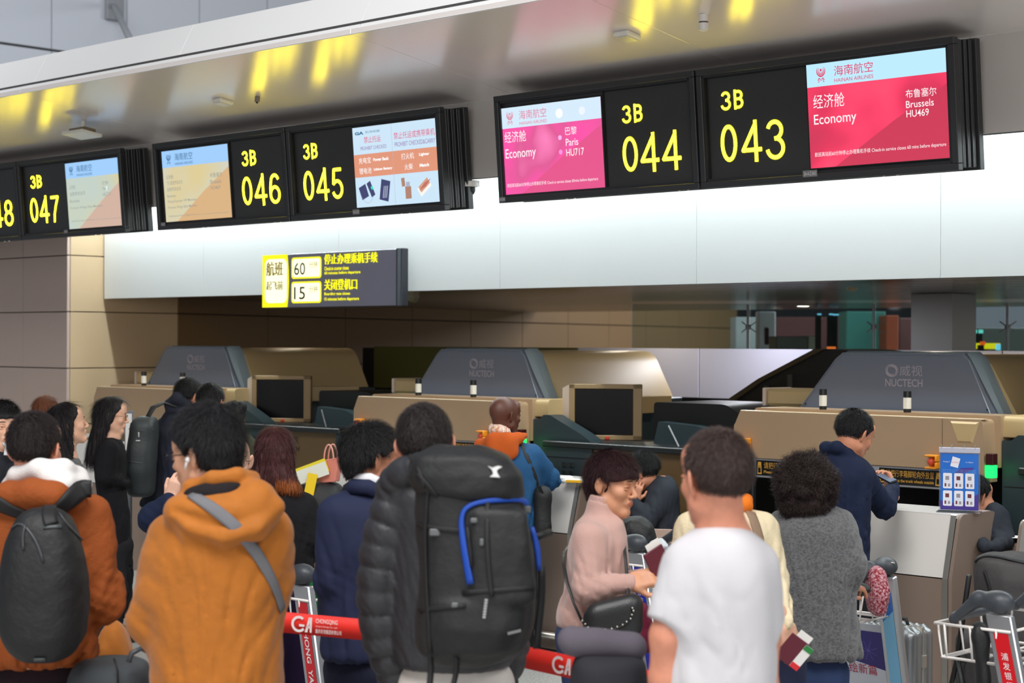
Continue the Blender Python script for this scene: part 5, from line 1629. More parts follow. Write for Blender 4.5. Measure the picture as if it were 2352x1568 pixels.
    def rows(self, rows):
        out = []
        for r in rows:
            py, L, R, ry = r[:4]; dy = r[4] if len(r) > 4 else 0
            a = P(L, py, self.Y + dy); b = P(R, py, self.Y + dy)
            out.append(((a[2] + b[2]) / 2, (a[0] + b[0]) / 2, self.Y + dy, (b[0] - a[0]) / 2, ry))
        return out
    def pts(self, pts):
        return [(*self.p(q[0], q[1], q[2]), q[3]) for q in pts]
    def garment(self, name, m, rows, sleeves=(), h=0.009, fold=.006, fs=16, extra=None, p=2.3, rib=None, k=.05, caps=.03, trs=None, it=1, slant=.45, cut_sleeve=False, hide=True):
        S = SDF(h)
        R_ = self.rows(rows)
        S.loft(R_, k=0, p=p, caps=caps)
        for sl in sleeves:
            q = self.pts(sl)
            if cut_sleeve:
                S.cone(q[0][:3], q[1][:3], q[0][3], q[1][3], k, cut=True)
            else:
                S.chain(q, k=k, rib=rib)
        if extra: extra(S)
        sd = Person.n_ * 7
        if fold:
            cx_ = float(np.mean([r[1] for r in R_])); zt_ = max(r[0] for r in R_)
            S.disp.append(lambda X, Y, Z: fold * 1.7 * drapes(X, Y, Z, cx_, zt_, fs * 2.4, sd, slant) + fold * .25 * noise3(X, Y * .8, Z, fs * 2.7, sd + 1))
            for sl in sleeves:                      # creases gather at the elbow
                if len(sl) > 2:
                    e = self.p(*sl[1][:3])
                    S.disp.append(lambda X, Y, Z, e=e: -fold * 1.0 * np.exp(-((X - e[0]) ** 2 + (Y - e[1]) ** 2 + (Z - e[2]) ** 2) / .010) * np.abs(np.sin((Z - e[2]) * 75 + (X - e[0]) * 40)))
        V, Q = S.mesh()
        V = relax(V, Q, it, .4)
        o = link_mesh(name, V, Q, m, self.root)
        self.surf[name] = (V, Q)
        self.last = name
        if hide:
            # the covered body
            B = SDF(.018)
            B.loft([(z, cx, cy, max(rx - .035, .03), max(ry - .035, .03)) for z, cx, cy, rx, ry in R_], k=0)
            for sl in sleeves:
                if cut_sleeve: continue
                q = self.pts(sl)
                B.chain([(a, b, c, max(r * .6, .022)) for a, b, c, r in q], k=.02)
            bv_, bq_ = B.mesh()
            self._add(bv_, bq_, 0)
        return o
    def bare(self, pts, h=.007, k=.02, flat=None):
        B = SDF(h); B.chain(self.pts(pts), k=k); V, Q = B.mesh(); self._add(V, Q, 0)
    def legs(self, m, hip, z1, yaw=0, spread=.10, shoes=(30, 30, 32), r=(.085, .06, .05), seat=None, dy=0.0, feet_dy=(0, 0), name='trousers'):
        """hip (px, py) centre at the bottom of the top garment"""
        c = self.p(hip[0], hip[1], dy); ang = math.radians(yaw)
        lat = np.array([math.cos(ang), -math.sin(ang), 0]); fwd = np.array([math.sin(ang), math.cos(ang), 0])
        S = SDF(.013)
        zh = c[2]
        S.ell((c[0], c[1], zh - .01), (.13, .115, .11), 0.0)
        ft = []
        for s_ in (-1, 1):
            h0 = c + lat * s_ * .085 + EZ * -.02
            f = c + lat * s_ * spread + fwd * feet_dy[(s_ + 1) // 2]; f = np.array([f[0], f[1], .09])
            kn = (h0 + f) / 2 + fwd * .03
            S.chain([(*h0, r[0] + .01), (*kn, r[1] + .012), (*f, r[2] + .01)], k=.05)
            ft.append(f)
        V, Q = S.mesh(); link_mesh(name, V, Q, m, self.root)
        B = SDF(.018)
        for s_, f in zip((-1, 1), ft):
            h0 = c + lat * s_ * .085; kn = (h0 + f) / 2 + fwd * .03
            B.chain([(*h0, r[0] - .02), (*kn, r[1] - .015), (*f, r[2] - .02)], k=.03)
        V, Q = B.mesh(); self._add(V, Q, 0)
        for f in ft:
            S = SDF(.011); g = np.array([f[0], f[1], 0])
            S.cone(g + fwd * -.06 + EZ * .05, g + fwd * .13 + EZ * .04, .045, .038, 0.0)
            S.cone(g + fwd * -.05 + EZ * .05, g + fwd * -.05 + EZ * .10, .045, .045, 0.02)
            S.raw(lambda X, Y, Z: (.002 - Z) + 0 * X + 0 * Y, (-50, -50, -1), (50, 50, 3), 0.0, 'i')
            V, Q = S.mesh(); link_mesh('shoe', V, Q, mat('shoe_%d_%d_%d' % shoes, shoes, 0.5), self.root)
    def hand(self, wrist, fingers, normal, side=1, curl=.5, s=1.0, h=.0038, thumb=.4, spread=1.0):
        """wrist point and fingertip direction in world space; normal = back of the hand"""
        f = np.asarray(fingers, float); f /= np.linalg.norm(f); n = np.asarray(normal, float); n = n - f * (n @ f); n /= np.linalg.norm(n)
        x = np.cross(f, n)
        A_ = np.array([x, f, n])                     # rows: local axes
        S = SDF(h)
        S.cone((0, -.05, 0), (0, .012, 0), .025, .027, 0.0, flat=(0, 0, 1), fk=.75)
        S.box((0, .05, 0), (.040, .044, .014), .012, 0.018)
        S.ell((side * .026, .026, -.008), (.018, .028, .016), 0.015)
        for i, (bx, L, r) in enumerate(((-.031, .062, .0078), (-.0105, .074, .0086), (.0105, .078, .0088), (.031, .070, .0086))):
            bx = bx * side
            a = np.array([bx, .088 - .006 * abs(i - 2), 0.0]); ang = 0.0
            cu = curl * (1.0 + .12 * (3 - i))
            pts = [(*a, r)]
            for j, fr in enumerate((.45, .30, .25)):
                ang += cu * (.75, 1.0, .7)[j]
                a = a + np.array([bx * .12 * spread, math.cos(ang), -math.sin(ang)]) * L * fr
                pts.append((*a, r * (1 - .09 * (j + 1))))
            S.cone(pts[0][:3], pts[1][:3], pts[0][3], pts[1][3], 0.008)
            for j in (1, 2): S.cone(pts[j][:3], pts[j + 1][:3], pts[j][3], pts[j + 1][3], 0.0015)
        a = np.array([side * .034, .020, -.004]); b = a + np.array([side * .026, .030, -.012 - .02 * thumb]); c = b + np.array([side * (.012 - .02 * thumb), .027, -.012 * thumb])
        S.cone(a, b, .014, .0105, 0.008); S.cone(b, c, .0105, .0085, 0.002)
        V, Q = S.mesh()
        V = relax(V, Q, 1, .3)
        V = (V * s) @ A_ + np.asarray(wrist, float)
        self._add(V, Q, 0)
    def drape(self, on, pxs, width, th, m, name='strap', off=.004, uniform=False, seg=3, root=None):
        """a band laid on a garment along picture points"""
        V, Q = self.surf[on]
        bv = getattr(self, '_bvh_' + on, None)
        if bv is None:
            bv = BVHTree.FromPolygons(V.tolist(), Q.tolist()); setattr(self, '_bvh_' + on, bv)
        pts = []
        P0 = np.array(pxs, float)
        t = np.linspace(0, len(P0) - 1, (len(P0) - 1) * seg + 1)
        X = np.stack([np.interp(t, range(len(P0)), P0[:, 0]), np.interp(t, range(len(P0)), P0[:, 1])], 1)
        last = self.Y
        ctr = []; nrm = []
        for x, y in X:
            d = Vector(ray(x, y)).normalized(); r = bv.ray_cast(Vector(CAMP), d)
            if r[0] is not None:
                q = np.array(r[0]); last = q[1]
                n = np.array(r[1]); 
                if n @ np.array(d) > 0: n = -n
                ctr.append(q + n * off); nrm.append(n)
            else:
                ctr.append(P(x, y, last)); nrm.append(np.array([0, -1, 0.]))
        ctr = np.array(ctr); nrm = np.array(nrm)
        for _ in range(3):
            nrm[1:-1] = (nrm[:-2] + nrm[1:-1] * 2 + nrm[2:]) / 4
            ctr[1:-1] = (ctr[:-2] + ctr[1:-1] * 2 + ctr[2:]) / 4
        nrm /= np.linalg.norm(nrm, axis=1, keepdims=True)
        tg = np.gradient(ctr, axis=0); tg /= np.linalg.norm(tg, axis=1, keepdims=True)
        sd = np.cross(tg, nrm); sd /= np.linalg.norm(sd, axis=1, keepdims=True)
        w = np.interp(np.linspace(0, 1, len(ctr)), np.linspace(0, 1, len(np.atleast_1d(width))), np.atleast_1d(width))[:, None]
        g = np.stack([ctr - sd * w / 2, ctr - sd * w / 4 + nrm * th * .3, ctr + sd * w / 4 + nrm * th * .3, ctr + sd * w / 2], 1)
        q = MB(); q.sheet(g, th); return q.build(name, m, root or self.root, smooth=True)
    def ray_on(self, on, px, py, off=.004):
        V, Q = self.surf[on]
        bv = getattr(self, '_bvh_' + on, None)
        if bv is None:
            bv = BVHTree.FromPolygons(V.tolist(), Q.tolist()); setattr(self, '_bvh_' + on, bv)
        d = Vector(ray(px, py)).normalized(); r = bv.ray_cast(Vector(CAMP), d)
        if r[0] is None: return self.p(px, py), np.array([0, -1., 0])
        n = np.array(r[1]); n = -n if n @ np.array(d) > 0 else n
        return np.array(r[0]) + n * off, n
    def glasses(self, m=None, rw=.021, rh=.017, th=.0013, top_only=False):
        m = m or mat('glasses_black', (18, 18, 20), 0.3)
        g = thing('glasses', None, None); bpy.data.objects.remove(g)
        q = MB()
        for sx in (-1, 1):
            a = np.linspace(0, 2 * math.pi, 22)[:-1]
            q.tube([self.W(np.array([sx * .033 + rw * math.cos(t), .101 - .012 * abs(math.cos(t) * .5 + .5 * sx * math.cos(t)) * .4, .002 + rh * math.sin(t)])) for t in a], th, 6, closed=True)
            q.tube([self.W(np.array([sx * .054, .097, .008])), self.W(np.array([sx * .073, .075, .008])), self.W(np.array([sx * .080, .0, .010])), self.W(np.array([sx * .079, -.02, -.004]))], th * 1.2, 6)
        q.tube([self.W(np.array([-.012, .103, .005])), self.W(np.array([.012, .103, .005]))], th, 6)
        q.build('glasses', m, self.root, smooth=True)
    def done(self):
        V = np.vstack(self.bv); Q = np.vstack(self.bq); mi = np.concatenate(self.bm)
        return link_mesh('body', V, Q, self.bmats or [self.skin], self.root, mi=mi)

def skin_none(p_, rgb):
    p_.skin = skin_mat(rgb); p_.bmats = [p_.skin]
SK_A = (214, 160, 130); SK_B = (226, 176, 148); SK_C = (206, 140, 108); SK_D = (96, 56, 42); SK_E = (222, 150, 122)
BLK = (20, 18, 20)
m_dkcloth = cloth('black_trousers', (30, 30, 34))
m_pack = mat('pack_nylon', (27, 28, 30), 0.62, bump=0.35, bscale=35, var=0.25, vscale=9)
m_pack2 = mat('pack_nylon_dark', (22, 23, 25), 0.6, bump=0.4, bscale=40)
m_web = mat('webbing_black', (20, 20, 22), 0.6, bump=0.2, bscale=300)

# --- man in the ochre parka, foreground
A = Person('man in an ochre parka with black quiff, earbud and grey crossbody strap, foreground', 490, 5.2)
A.head(470, 951, -66, SK_A, pitch=4, neck=(500, 1140, .02), nose=.9)
A.hair('short', (24, 22, 26), t=.017, vol=(.001, .004, .012), count=9000, nape=-.075, length=.03, fz=.052)
A.glasses(rw=.020, rh=.015, th=.0017)
m_parka = cloth('ochre_parka', (176, 104, 32), .68, bump=.35, bscale=28, sheen=.15, var=.10, vscale=8)
def ex(S):
    S.ell(A.p(500, 1180, -.10), (.150, .085, .072), .03); S.ell(A.p(588, 1162, -.09), (.066, .075, .082), .03); S.ell(A.p(425, 1168, -.07), (.055, .07, .045), .03)
    S.chain(A.pts([(405, 1178, -.10, .03), (438, 1216, -.15, .03), (512, 1236, -.18, .03), (592, 1216, -.16, .032), (632, 1165, -.10, .03)]), k=.03)
    for g_ in ([(395, 1205, -.15, .008), (440, 1246, -.185, .010), (520, 1264, -.20, .010), (605, 1240, -.19, .010), (650, 1185, -.13, .008)], [(470, 1150, -.19, .006), (520, 1178, -.205, .008), (570, 1190, -.20, .006)], [(535, 1128, -.17, .006), (560, 1155, -.19, .008), (575, 1200, -.205, .006)], [(400, 1172, -.15, .005), (440, 1188, -.18, .007), (480, 1198, -.19, .005)]):
        S.chain(A.pts(g_), k=.022, mode='s')
    S.chain(A.pts([(420, 1150, -.02, .024), (438, 1118, -.07, .022), (488, 1100, -.10, .022), (545, 1092, -.09, .022), (580, 1100, -.03, .026)]), k=.02)
A.garment('parka', m_parka, [(1108, 452, 560, .08, .02), (1150, 425, 600, .11), (1190, 392, 640, .14), (1250, 352, 664, .17), (1350, 335, 660, .18), (1450, 340, 650, .19), (1560, 345, 655, .20), (1700, 340, 662, .21), (1765, 340, 668, .20)],
    [[(396, 1238, 0, .078), (346, 1425, -.02, .073), (425, 1440, .27, .055)], [(608, 1222, 0, .082), (622, 1345, 0, .062), (560, 1395, .28, .05)]], h=.0085, fold=.0036, fs=11, slant=1.0, extra=ex)
S = SDF(.007); S.ell(A.p(485, 1134, -.095), (.080, .050, .030), 0); S.chain(A.pts([(425, 1152, -.08, .018), (470, 1130, -.12, .018), (545, 1116, -.10, .018)]), k=.02); soft('hood_lining', S, cloth('black_fleece', (34, 30, 32), .95), A.root)
A.drape('parka', [(440, 1138), (475, 1158), (520, 1190), (560, 1230), (592, 1275), (618, 1320), (636, 1362), (646, 1400)], [.030, .036, .036, .030, .026], .004, cloth('grey_strap', (112, 112, 116), .6), 'crossbody_strap', off=.005)
for pth in ([(412, 1185), (450, 1200), (480, 1210)], [(600, 1215), (620, 1240), (628, 1300)]): pass
A.legs(m_dkcloth, (500, 1620), 0, yaw=-20)
q = MB(); q.sphere(A.W(np.array([-.086, .004, -.006])), np.array([.0075, .0075, .009]), 12); q.cyl(A.W(np.array([-.087, .006, -.008])), A.W(np.array([-.084, .016, -.034])), .0035); q.build('earbud', mat('earbud_white', (235, 238, 240), .25), A.root, smooth=True)
A.hand(A.p(432, 1441, .29), (.6, .5, .1), (0, -.5, .8), 1, .6); A.hand(A.p(552, 1396, .30), (-.6, .5, .1), (0, -.5, .8), -1, .6)
A.done()

# --- man with the big trekking backpack
A = Person('man in black puffer jacket carrying a big black trekking backpack, short brown hair', 1040, 5.3)
A.head(975, 931, 4, SK_E, roll=-6, neck=(985, 1120, 0), h=.0042)
A.hair('short', (50, 42, 42), t=.007, count=9000, nape=-.07, length=.012, fade=1.0)
m_puff = mat('puffer_nylon', (44, 45, 50), 0.5, bump=0.25, bscale=45, spec=.5)
def ex(S):
    S.chain(A.pts([(893, 1135, -.02, .048), (915, 1095, -.06, .05), (950, 1075, -.10, .045), (1010, 1070, -.11, .045), (1060, 1085, -.06, .05)]), k=.012, rib=(.05, .010))
A.garment('puffer_jacket', m_puff, [(1095, 905, 1060, .09), (1130, 885, 1100, .13), (1200, 890, 1180, .15), (1300, 888, 1190, .15), (1400, 890, 1190, .15), (1480, 895, 1190, .15), (1530, 905, 1180, .15)],
    [[(917, 1158, -.02, .078), (884, 1250, -.02, .072), (872, 1350, -.02, .070), (879, 1450, 0, .068), (905, 1530, .03, .062), (935, 1610, .08, .055)], [(1150, 1160, .05, .075), (1175, 1350, .05, .066), (1170, 1500, .08, .058), (1140, 1590, .12, .05)]],
    h=.006, fold=.0012, fs=30, rib=(.058, .013), k=.02, extra=ex)
A.legs(cloth('light_grey_trousers', (212, 206, 200), .8), (1048, 1560), 0)
A.hand(A.p(937, 1622, .08), (.05, .0, -1), (-.8, -.4, 0), 1, .4); A.hand(A.p(1140, 1600, .13), (0, .0, -1), (.8, -.4, 0), -1, .4)
A.done()
# the backpack is a thing it carries
B = Person.__new__(Person); Person.n_ += 1
B.Y = 5.0; B.rng = np.random.default_rng(3); B.surf = {}
B.root = thing('trekking_backpack', 'big black trekking backpack with a blue zip on the puffer jacket man', 'backpack', tuple(P(1085, 1300, 5.0)))
S = SDF(.0075)
S.loft(B.rows([(1060, 965, 1180, .10), (1110, 955, 1195, .125), (1180, 955, 1205, .13), (1260, 962, 1222, .135), (1350, 960, 1232, .14), (1440, 955, 1228, .14), (1490, 960, 1205, .12), (1525, 985, 1150, .08)]), k=0, p=2.8, caps=.05)
S.loft(B.rows([(1372, 1010, 1200, .06, -.10), (1440, 1005, 1205, .07, -.10), (1500, 1020, 1170, .05, -.09)]), k=.02, p=2.6)
S.loft(B.rows([(1165, 1075, 1205, .03, -.12), (1250, 1072, 1222, .05, -.115), (1385, 1078, 1225, .045, -.12)]), k=.015, p=3)
S.disp.append(lambda X, Y, Z: .006 * noise3(X, Y, Z * .6, 17, 5) + .003 * noise3(X, Y, Z, 46, 6))
V, Q = S.mesh(); B.surf['pack'] = (V, Q); link_mesh('main_bag', V, Q, m_pack, B.root)
S = SDF(.0075)
S.loft(B.rows([(1024, 985, 1125, .09), (1045, 950, 1172, .13), (1085, 935, 1198, .145), (1120, 945, 1203, .145), (1150, 985, 1205, .13)]), k=0, p=2.6, caps=.035)
S.disp.append(lambda X, Y, Z: .007 * noise3(X, Y, Z, 19, 15) + .003 * noise3(X, Y, Z, 50, 16))
V, Q = S.mesh(); B.surf['lid'] = (V, Q); link_mesh('lid', V, Q, m_pack, B.root)
m_blue = mat('zip_blue', (18, 70, 170), .5)
B.drape('pack', [(1083, 1340), (1074, 1290), (1064, 1235), (1060, 1195), (1066, 1170), (1085, 1157), (1115, 1150), (1150, 1147), (1190, 1146), (1212, 1158)], [.022, .017, .011, .010, .014, .013], .005, m_blue, 'blue_zip', off=.006, seg=4)
B.drape('pack', [(1222, 1210), (1236, 1260), (1238, 1310)], [.010, .016, .010], .005, m_blue, 'blue_zip', off=.006)
for pts in ([(962, 1205), (1010, 1215), (1060, 1218)], [(965, 1400), (1020, 1395), (1070, 1390)], [(1120, 1150), (1118, 1250), (1125, 1330), (1130, 1370)], [(1062, 1360), (1130, 1356), (1225, 1350)], [(985, 1110), (978, 1200), (980, 1300), (985, 1420), (990, 1500)], [(1075, 1210), (1085, 1300)]):
    B.drape('pack', pts, [.012], .004, m_web, 'compression_strap', off=.005)
B.drape('lid', [(960, 1090), (1000, 1130), (1010, 1148)], [.014], .004, m_web, 'lid_strap'); B.drape('lid', [(940, 1045), (965, 1080), (975, 1120)], [.012], .004, m_web, 'lid_strap')
def dangling(px0, py0, px1, py1, Y, w, par, m=m_web):
    t = np.linspace(0, 1, 8); g = []
    for k in t:
        c = P(px0 + (px1 - px0) * k + 3 * math.sin(5 * k), py0 + (py1 - py0) * k, Y + .01 * math.sin(4 * k)); g.append([c - np.array([w / 2, 0, 0]), c + np.array([w / 2, .003, 0])])
    q = MB(); q.sheet(g, .003); return q.build('hanging_strap', m, par, smooth=True)
dangling(985, 1490, 990, 1600, 4.90, .018, B.root); dangling(1048, 1505, 1040, 1600, 4.88, .016, B.root); dangling(1243, 1300, 1236, 1490, 5.0, .022, B.root)
m_buck = mat('buckle_grey', (96, 98, 100), .4)
for (x, y, w, h_) in ((1000, 1222, .03, .02), (1090, 1195, .02, .014), (1046, 1390, .02, .014), (1107, 1245, .012, .02), (1212, 1170, .02, .02)):
    c, n = B.ray_on('pack', x, y); q = MB(); q.box(c, (w / 2, .005, h_ / 2), None, bev=.003); q.build('buckle', m_buck, B.root)
c, n = B.ray_on('lid', 1135, 1083, .006)
xx = np.cross(EZ, n) * -1; xx = np.array([1, 0, 0]) - n * n[0]; xx /= np.linalg.norm(xx)
pl = Plane(c, xx, np.cross(-n, xx) * -1 if False else np.cross(n, xx)); q = MB()
for pts in ([(-.020, .014), (-.006, .009), (0, .012), (.010, .016), (.022, .014), (.010, .006), (.006, .0), (.010, -.010), (.016, -.018), (-.014, -.018), (-.004, -.010), (-.006, .0), (-.010, .006)],):
    pl.poly(q, pts, .001)
q.build('emblem', mat('emblem_white', (205, 208, 205), .5), B.root)
for (x, y, txt, rot, w) in ((1115, 1395, 'AIRFLOW', 1.45, .055), (1178, 1447, 'TREK 60', .1, .04)):
    c, n = B.ray_on('pack', x, y, .012); xx = np.array([math.cos(rot), 0, math.sin(rot)]); xx = xx - n * (xx @ n); pl = Plane(c, xx, np.cross(n, xx)); q = MB()
    for k in range(7): pl.quad(q, -w / 2 + k * w / 7, -.004, -.0 - w / 2 + (k + .7) * w / 7, .004, .001)
    q.build('print_mark', mat('mark_pale', (170, 172, 172), .5), B.root)
q = MB(); q.tube([P(1205, 1222, 5.12), P(1235, 1232, 5.05), P(1262, 1222, 5.1)], .012, 8); q.build('hip_belt_wing', m_pack2, B.root, smooth=True)
for k_ in (0, 1):
    q = MB(); xs = 945 if k_ == 0 else 1150
    q.tube([P(xs + 25, 1100, 5.14), P(xs - 5 + 20 * k_, 1085, 5.22), P(xs + 15 * k_, 1110, 5.34), P(xs, 1200, 5.47), P(xs + 10, 1330, 5.45), P(xs + 20, 1440, 5.2)], .020, 8, flat=.45); q.build('shoulder_strap', m_pack2, B.root, smooth=True)

# --- man in the rust jacket with daypack, left foreground
A = Person('man in a rust orange jacket with a white hood and black daypack', 80, 5.85)
A.head(82, 950, 12, SK_E, neck=(80, 1120, 0), roll=0)
A.hair('short', (40, 30, 30), t=.008, count=9000, nape=-.065, length=.013, fade=.8)
m_rust = cloth('rust_jacket', (150, 76, 32), .8, bump=.3, bscale=60, var=.10, vscale=7)
def ex(S):
    S.chain(A.pts([(-28, 1150, -.05, .045), (20, 1140, -.12, .05), (75, 1135, -.14, .052), (125, 1140, -.13, .05), (165, 1150, -.08, .05)]), k=.03)
A.garment('jacket', m_rust, [(1110, 20, 145, .09), (1135, -25, 185, .12), (1175, -45, 212, .15), (1300, -55, 220, .17), (1400, -58, 224, .17), (1490, -58, 228, .17), (1525, -55, 226, .16)],
    [[(205, 1185, 0, .078), (231, 1375, -.01, .082), (190, 1400, .26, .055)], [(-45, 1185, 0, .078), (-75, 1375, -.01, .08), (-30, 1400, .26, .055)]], h=.0085, fold=.007, fs=14, extra=ex)
S = SDF(.007); S.chain(A.pts([(14, 1118, .0, .022), (40, 1090, -.05, .028), (90, 1076, -.09, .032), (145, 1078, -.06, .034), (178, 1095, .0, .032), (192, 1112, .06, .03)]), k=.02); S.chain(A.pts([(110, 1095, -.10, .03), (150, 1112, -.10, .03), (190, 1108, -.02, .025)]), k=.02); soft('white_hood', S, cloth('white_fleece', (226, 222, 220), .95, bump=.3, bscale=200), A.root)
A.legs(cloth('dark_maroon_trousers', (34, 20, 26)), (85, 1545), 0)
A.hand(A.p(185, 1402, .28), (-.6, .5, .1), (0, -.5, .8), -1, .6); A.hand(A.p(-25, 1402, .28), (.6, .5, .1), (0, -.5, .8), 1, .6)
A.done(); JK = A
B = Person.__new__(Person); Person.n_ += 1
B.Y = 5.55; B.rng = np.random.default_rng(3); B.surf = {}
B.root = thing('daypack', 'smooth black daypack on the back of the rust jacket man', 'backpack', tuple(P(95, 1350, 5.55)))
S = SDF(.0075)
S.loft(B.rows([(1165, 60, 148, .05), (1200, 35, 172, .09), (1250, 18, 188, .11), (1320, 5, 198, .125), (1400, -4, 200, .125), (1460, 5, 195, .12), (1515, 40, 160, .08)]), k=0, p=2.7, caps=.035)
S.disp.append(lambda X, Y, Z: .005 * noise3(X, Y, Z * .6, 15, 25) + .002 * noise3(X, Y, Z, 40, 26))
V, Q = S.mesh(); B.surf['pack'] = (V, Q); link_mesh('main_bag', V, Q, m_pack2, B.root)
B.drape('pack', [(28, 1215), (48, 1195), (85, 1240), (100, 1290)], [.006], .004, mat('zip_line', (60, 62, 66), .4), 'zip'); B.drape('pack', [(55, 1262), (52, 1230), (60, 1205)], [.006], .004, mat('zip_line', (60, 62, 66), .4), 'zip')
B.drape('pack', [(135, 1180), (160, 1215), (186, 1240)], [.006], .004, mat('zip_line', (60, 62, 66), .4), 'zip')
B.drape('pack', [(99, 1211), (140, 1209)], [.011], .003, mat('pack_badge', (70, 76, 78), .4), 'badge')
B.drape('pack', [(113, 1165), (112, 1190), (118, 1205)], [.045], .006, m_web, 'haul_handle')
B.drape('pack', [(78, 1512), (105, 1512)], [.014], .004, mat('pack_badge', (70, 76, 78), .4), 'bottom_tab')
JK.drape('jacket', [(118, 1180), (140, 1158), (168, 1136), (192, 1122), (210, 1122)], [.05, .06, .062, .055], .008, m_web, 'shoulder_strap', off=.012, root=B.root)
JK.drape('jacket', [(70, 1185), (40, 1172), (8, 1158), (-20, 1140)], [.03, .04, .05, .05], .008, m_web, 'shoulder_strap', off=.012, root=B.root)

# --- young man in the navy suit
A = Person('young man with black hair in a navy suit and white shirt collar', 825, 6.3)
A.head(853, 978, 60, SK_C, neck=(850, 1130, .0), h=.004)
A.hair('short', (26, 24, 26), t=.012, vol=(.002, .002, .004), count=9000, nape=-.045, length=.03, fz=.045)
m_suit = cloth('navy_suit', (34, 40, 68), .75, bump=.15, bscale=500)
A.garment('suit_jacket', m_suit, [(1118, 800, 885, .07, .01), (1140, 770, 905, .10), (1170, 742, 922, .13), (1250, 738, 935, .15), (1350, 740, 938, .15), (1430, 738, 940, .16), (1512, 736, 945, .16)],
    [[(772, 1178, -.05, .066), (760, 1330, -.06, .058), (765, 1450, .05, .048)], [(905, 1178, .10, .066), (935, 1330, .14, .058), (930, 1440, .2, .05)]], h=.0085, fold=.004, fs=12)
for (nm, pts, r, m_) in (('shirt_collar', [(806, 1108, .02), (820, 1097, -.065), (850, 1098, -.088), (880, 1112, -.065), (897, 1132, .0)], .012, cloth('white_shirt', (232, 232, 236), .7)), ('jacket_collar', [(796, 1126, .03), (810, 1117, -.075), (845, 1118, -.10), (878, 1133, -.075), (894, 1152, .0)], .017, m_suit)):
    q = MB(); q.tube([A.p(*a) for a in pts], r, 8, flat=1.6, up=(0, 0, 1)); q.build(nm, m_, A.root, smooth=True)
A.legs(cloth('navy_trousers', (28, 32, 52)), (840, 1530), 0, yaw=40)
A.hand(A.p(767, 1462, .06), (.05, .0, -1), (-.8, -.4, 0), 1, .5); A.hand(A.p(930, 1450, .21), (0, .0, -1), (.8, -.4, 0), -1, .5)
A.done()

# --- man in the white T-shirt, nearest
A = Person('man in a plain white T-shirt with short brown hair, nearest on the right', 1650, 4.5)
A.head(1644, 990, -27, SK_E, neck=(1662, 1225, .0), nr=.053, s=1.02)
A.hair('short', (74, 58, 54), t=.006, count=11000, nape=-.07, length=.018, fade=.6)
m_tee = cloth('white_tshirt', (206, 204, 208), .8, bump=.12, bscale=300)
A.garment('t_shirt', m_tee, [(1196, 1616, 1702, .07, .01), (1214, 1592, 1722, .10), (1242, 1566, 1748, .12), (1282, 1545, 1768, .14), (1330, 1534, 1780, .15), (1400, 1530, 1785, .15), (1500, 1512, 1786, .15), (1600, 1505, 1786, .16), (1755, 1500, 1788, .16)],
    [[(1576, 1300, -.02, .062), (1534, 1435, -.05, .066)], [(1736, 1300, .03, .060), (1750, 1430, .04, .062)]], h=.008, fold=.0045, fs=9, cut_sleeve=True, k=.06, slant=.12)
A.bare([(1566, 1345, -.02, .045), (1538, 1460, -.05, .049), (1533, 1560, -.04, .046), (1560, 1700, .14, .032)])
A.bare([(1742, 1345, .03, .042), (1750, 1460, .04, .046), (1750, 1580, .08, .042), (1735, 1700, .2, .03)])
A.hand(A.p(1560, 1702, .14), (.1, .4, -.9), (-.8, -.4, 0), 1, .5, h=.005); A.hand(A.p(1735, 1702, .2), (0, .4, -.9), (.8, -.4, 0), -1, .5, h=.005)
A.legs(cloth('denim_dark', (44, 54, 78)), (1645, 1790), 0, yaw=-20)
A.done()

# --- woman in the pink sweater
A = Person('smiling woman with cropped auburn hair in a pink knit sweater', 1365, 6.5)
A.head(1408, 1043, 122, (214, 154, 120), neck=(1380, 1190, .0), s=.94, pitch=5, roll=-3, smile=1.2, h=.0036, nr=.052)
A.hair('short', (54, 26, 30), t=.010, vol=(.002, .003, .005), count=12000, nape=-.08, length=.030, fz=.034, crown=(0, -.05, .12))
m_knit = mat('cloth_pink_knit', (196, 158, 148), .95, bump=.25, bscale=260, sheen=.35, spec=.15)
def ex(S):
    S.cone(A.p(1382, 1188, 0), A.p(1388, 1147, -.005), .066, .060, .03, cut=True)
A.garment('sweater', m_knit, [(1178, 1345, 1425, .07), (1200, 1320, 1434, .13), (1240, 1308, 1442, .17), (1300, 1298, 1446, .18), (1360, 1290, 1442, .18), (1400, 1281, 1440, .19), (1440, 1273, 1438, .19)],
    [[(1352, 1238, -.16, .066), (1352, 1352, -.22, .055), (1446, 1338, -.24, .034)], [(1395, 1240, .16, .066), (1412, 1345, .18, .055), (1478, 1325, -.02, .034)]], h=.0075, fold=.0045, fs=15, extra=ex, k=.045)
S = SDF(.005)
nc = A.p(1384, 1183, 0); nt_2 = A.p(1390, 1137, -.005)
def collar_fn(S):
    S.cone(nc, nt_2, .063, .058, 0, cut=True)
    ax_ = nt_2 - nc
    S.disp.append(lambda X, Y, Z: .002 * np.sin(np.arctan2(X - nc[0], Y - nc[1]) * 44))
collar_fn(S); soft('rolled_collar', S, m_knit, A.root, 0)
S = SDF(.006); c0 = A.p(1440, 1339, -.238); c1 = A.p(1418, 1342, -.235); S.cone(c1, c0, .037, .036, 0, cut=True); soft('cuff', S, m_knit, A.root)
A.hand(A.p(1448, 1337, -.24), (.93, .1, .22), (-.15, -.75, .6), 1, .42, s=.95, h=.0033, thumb=.2)
A.hand(A.p(1482, 1324, -.03), (.7, -.6, .1), (0, .3, .9), -1, .35, s=.95, h=.0036)
A.legs(cloth('denim_blue', (48, 64, 100)), (1355, 1455), 0, yaw=110)
A.done()

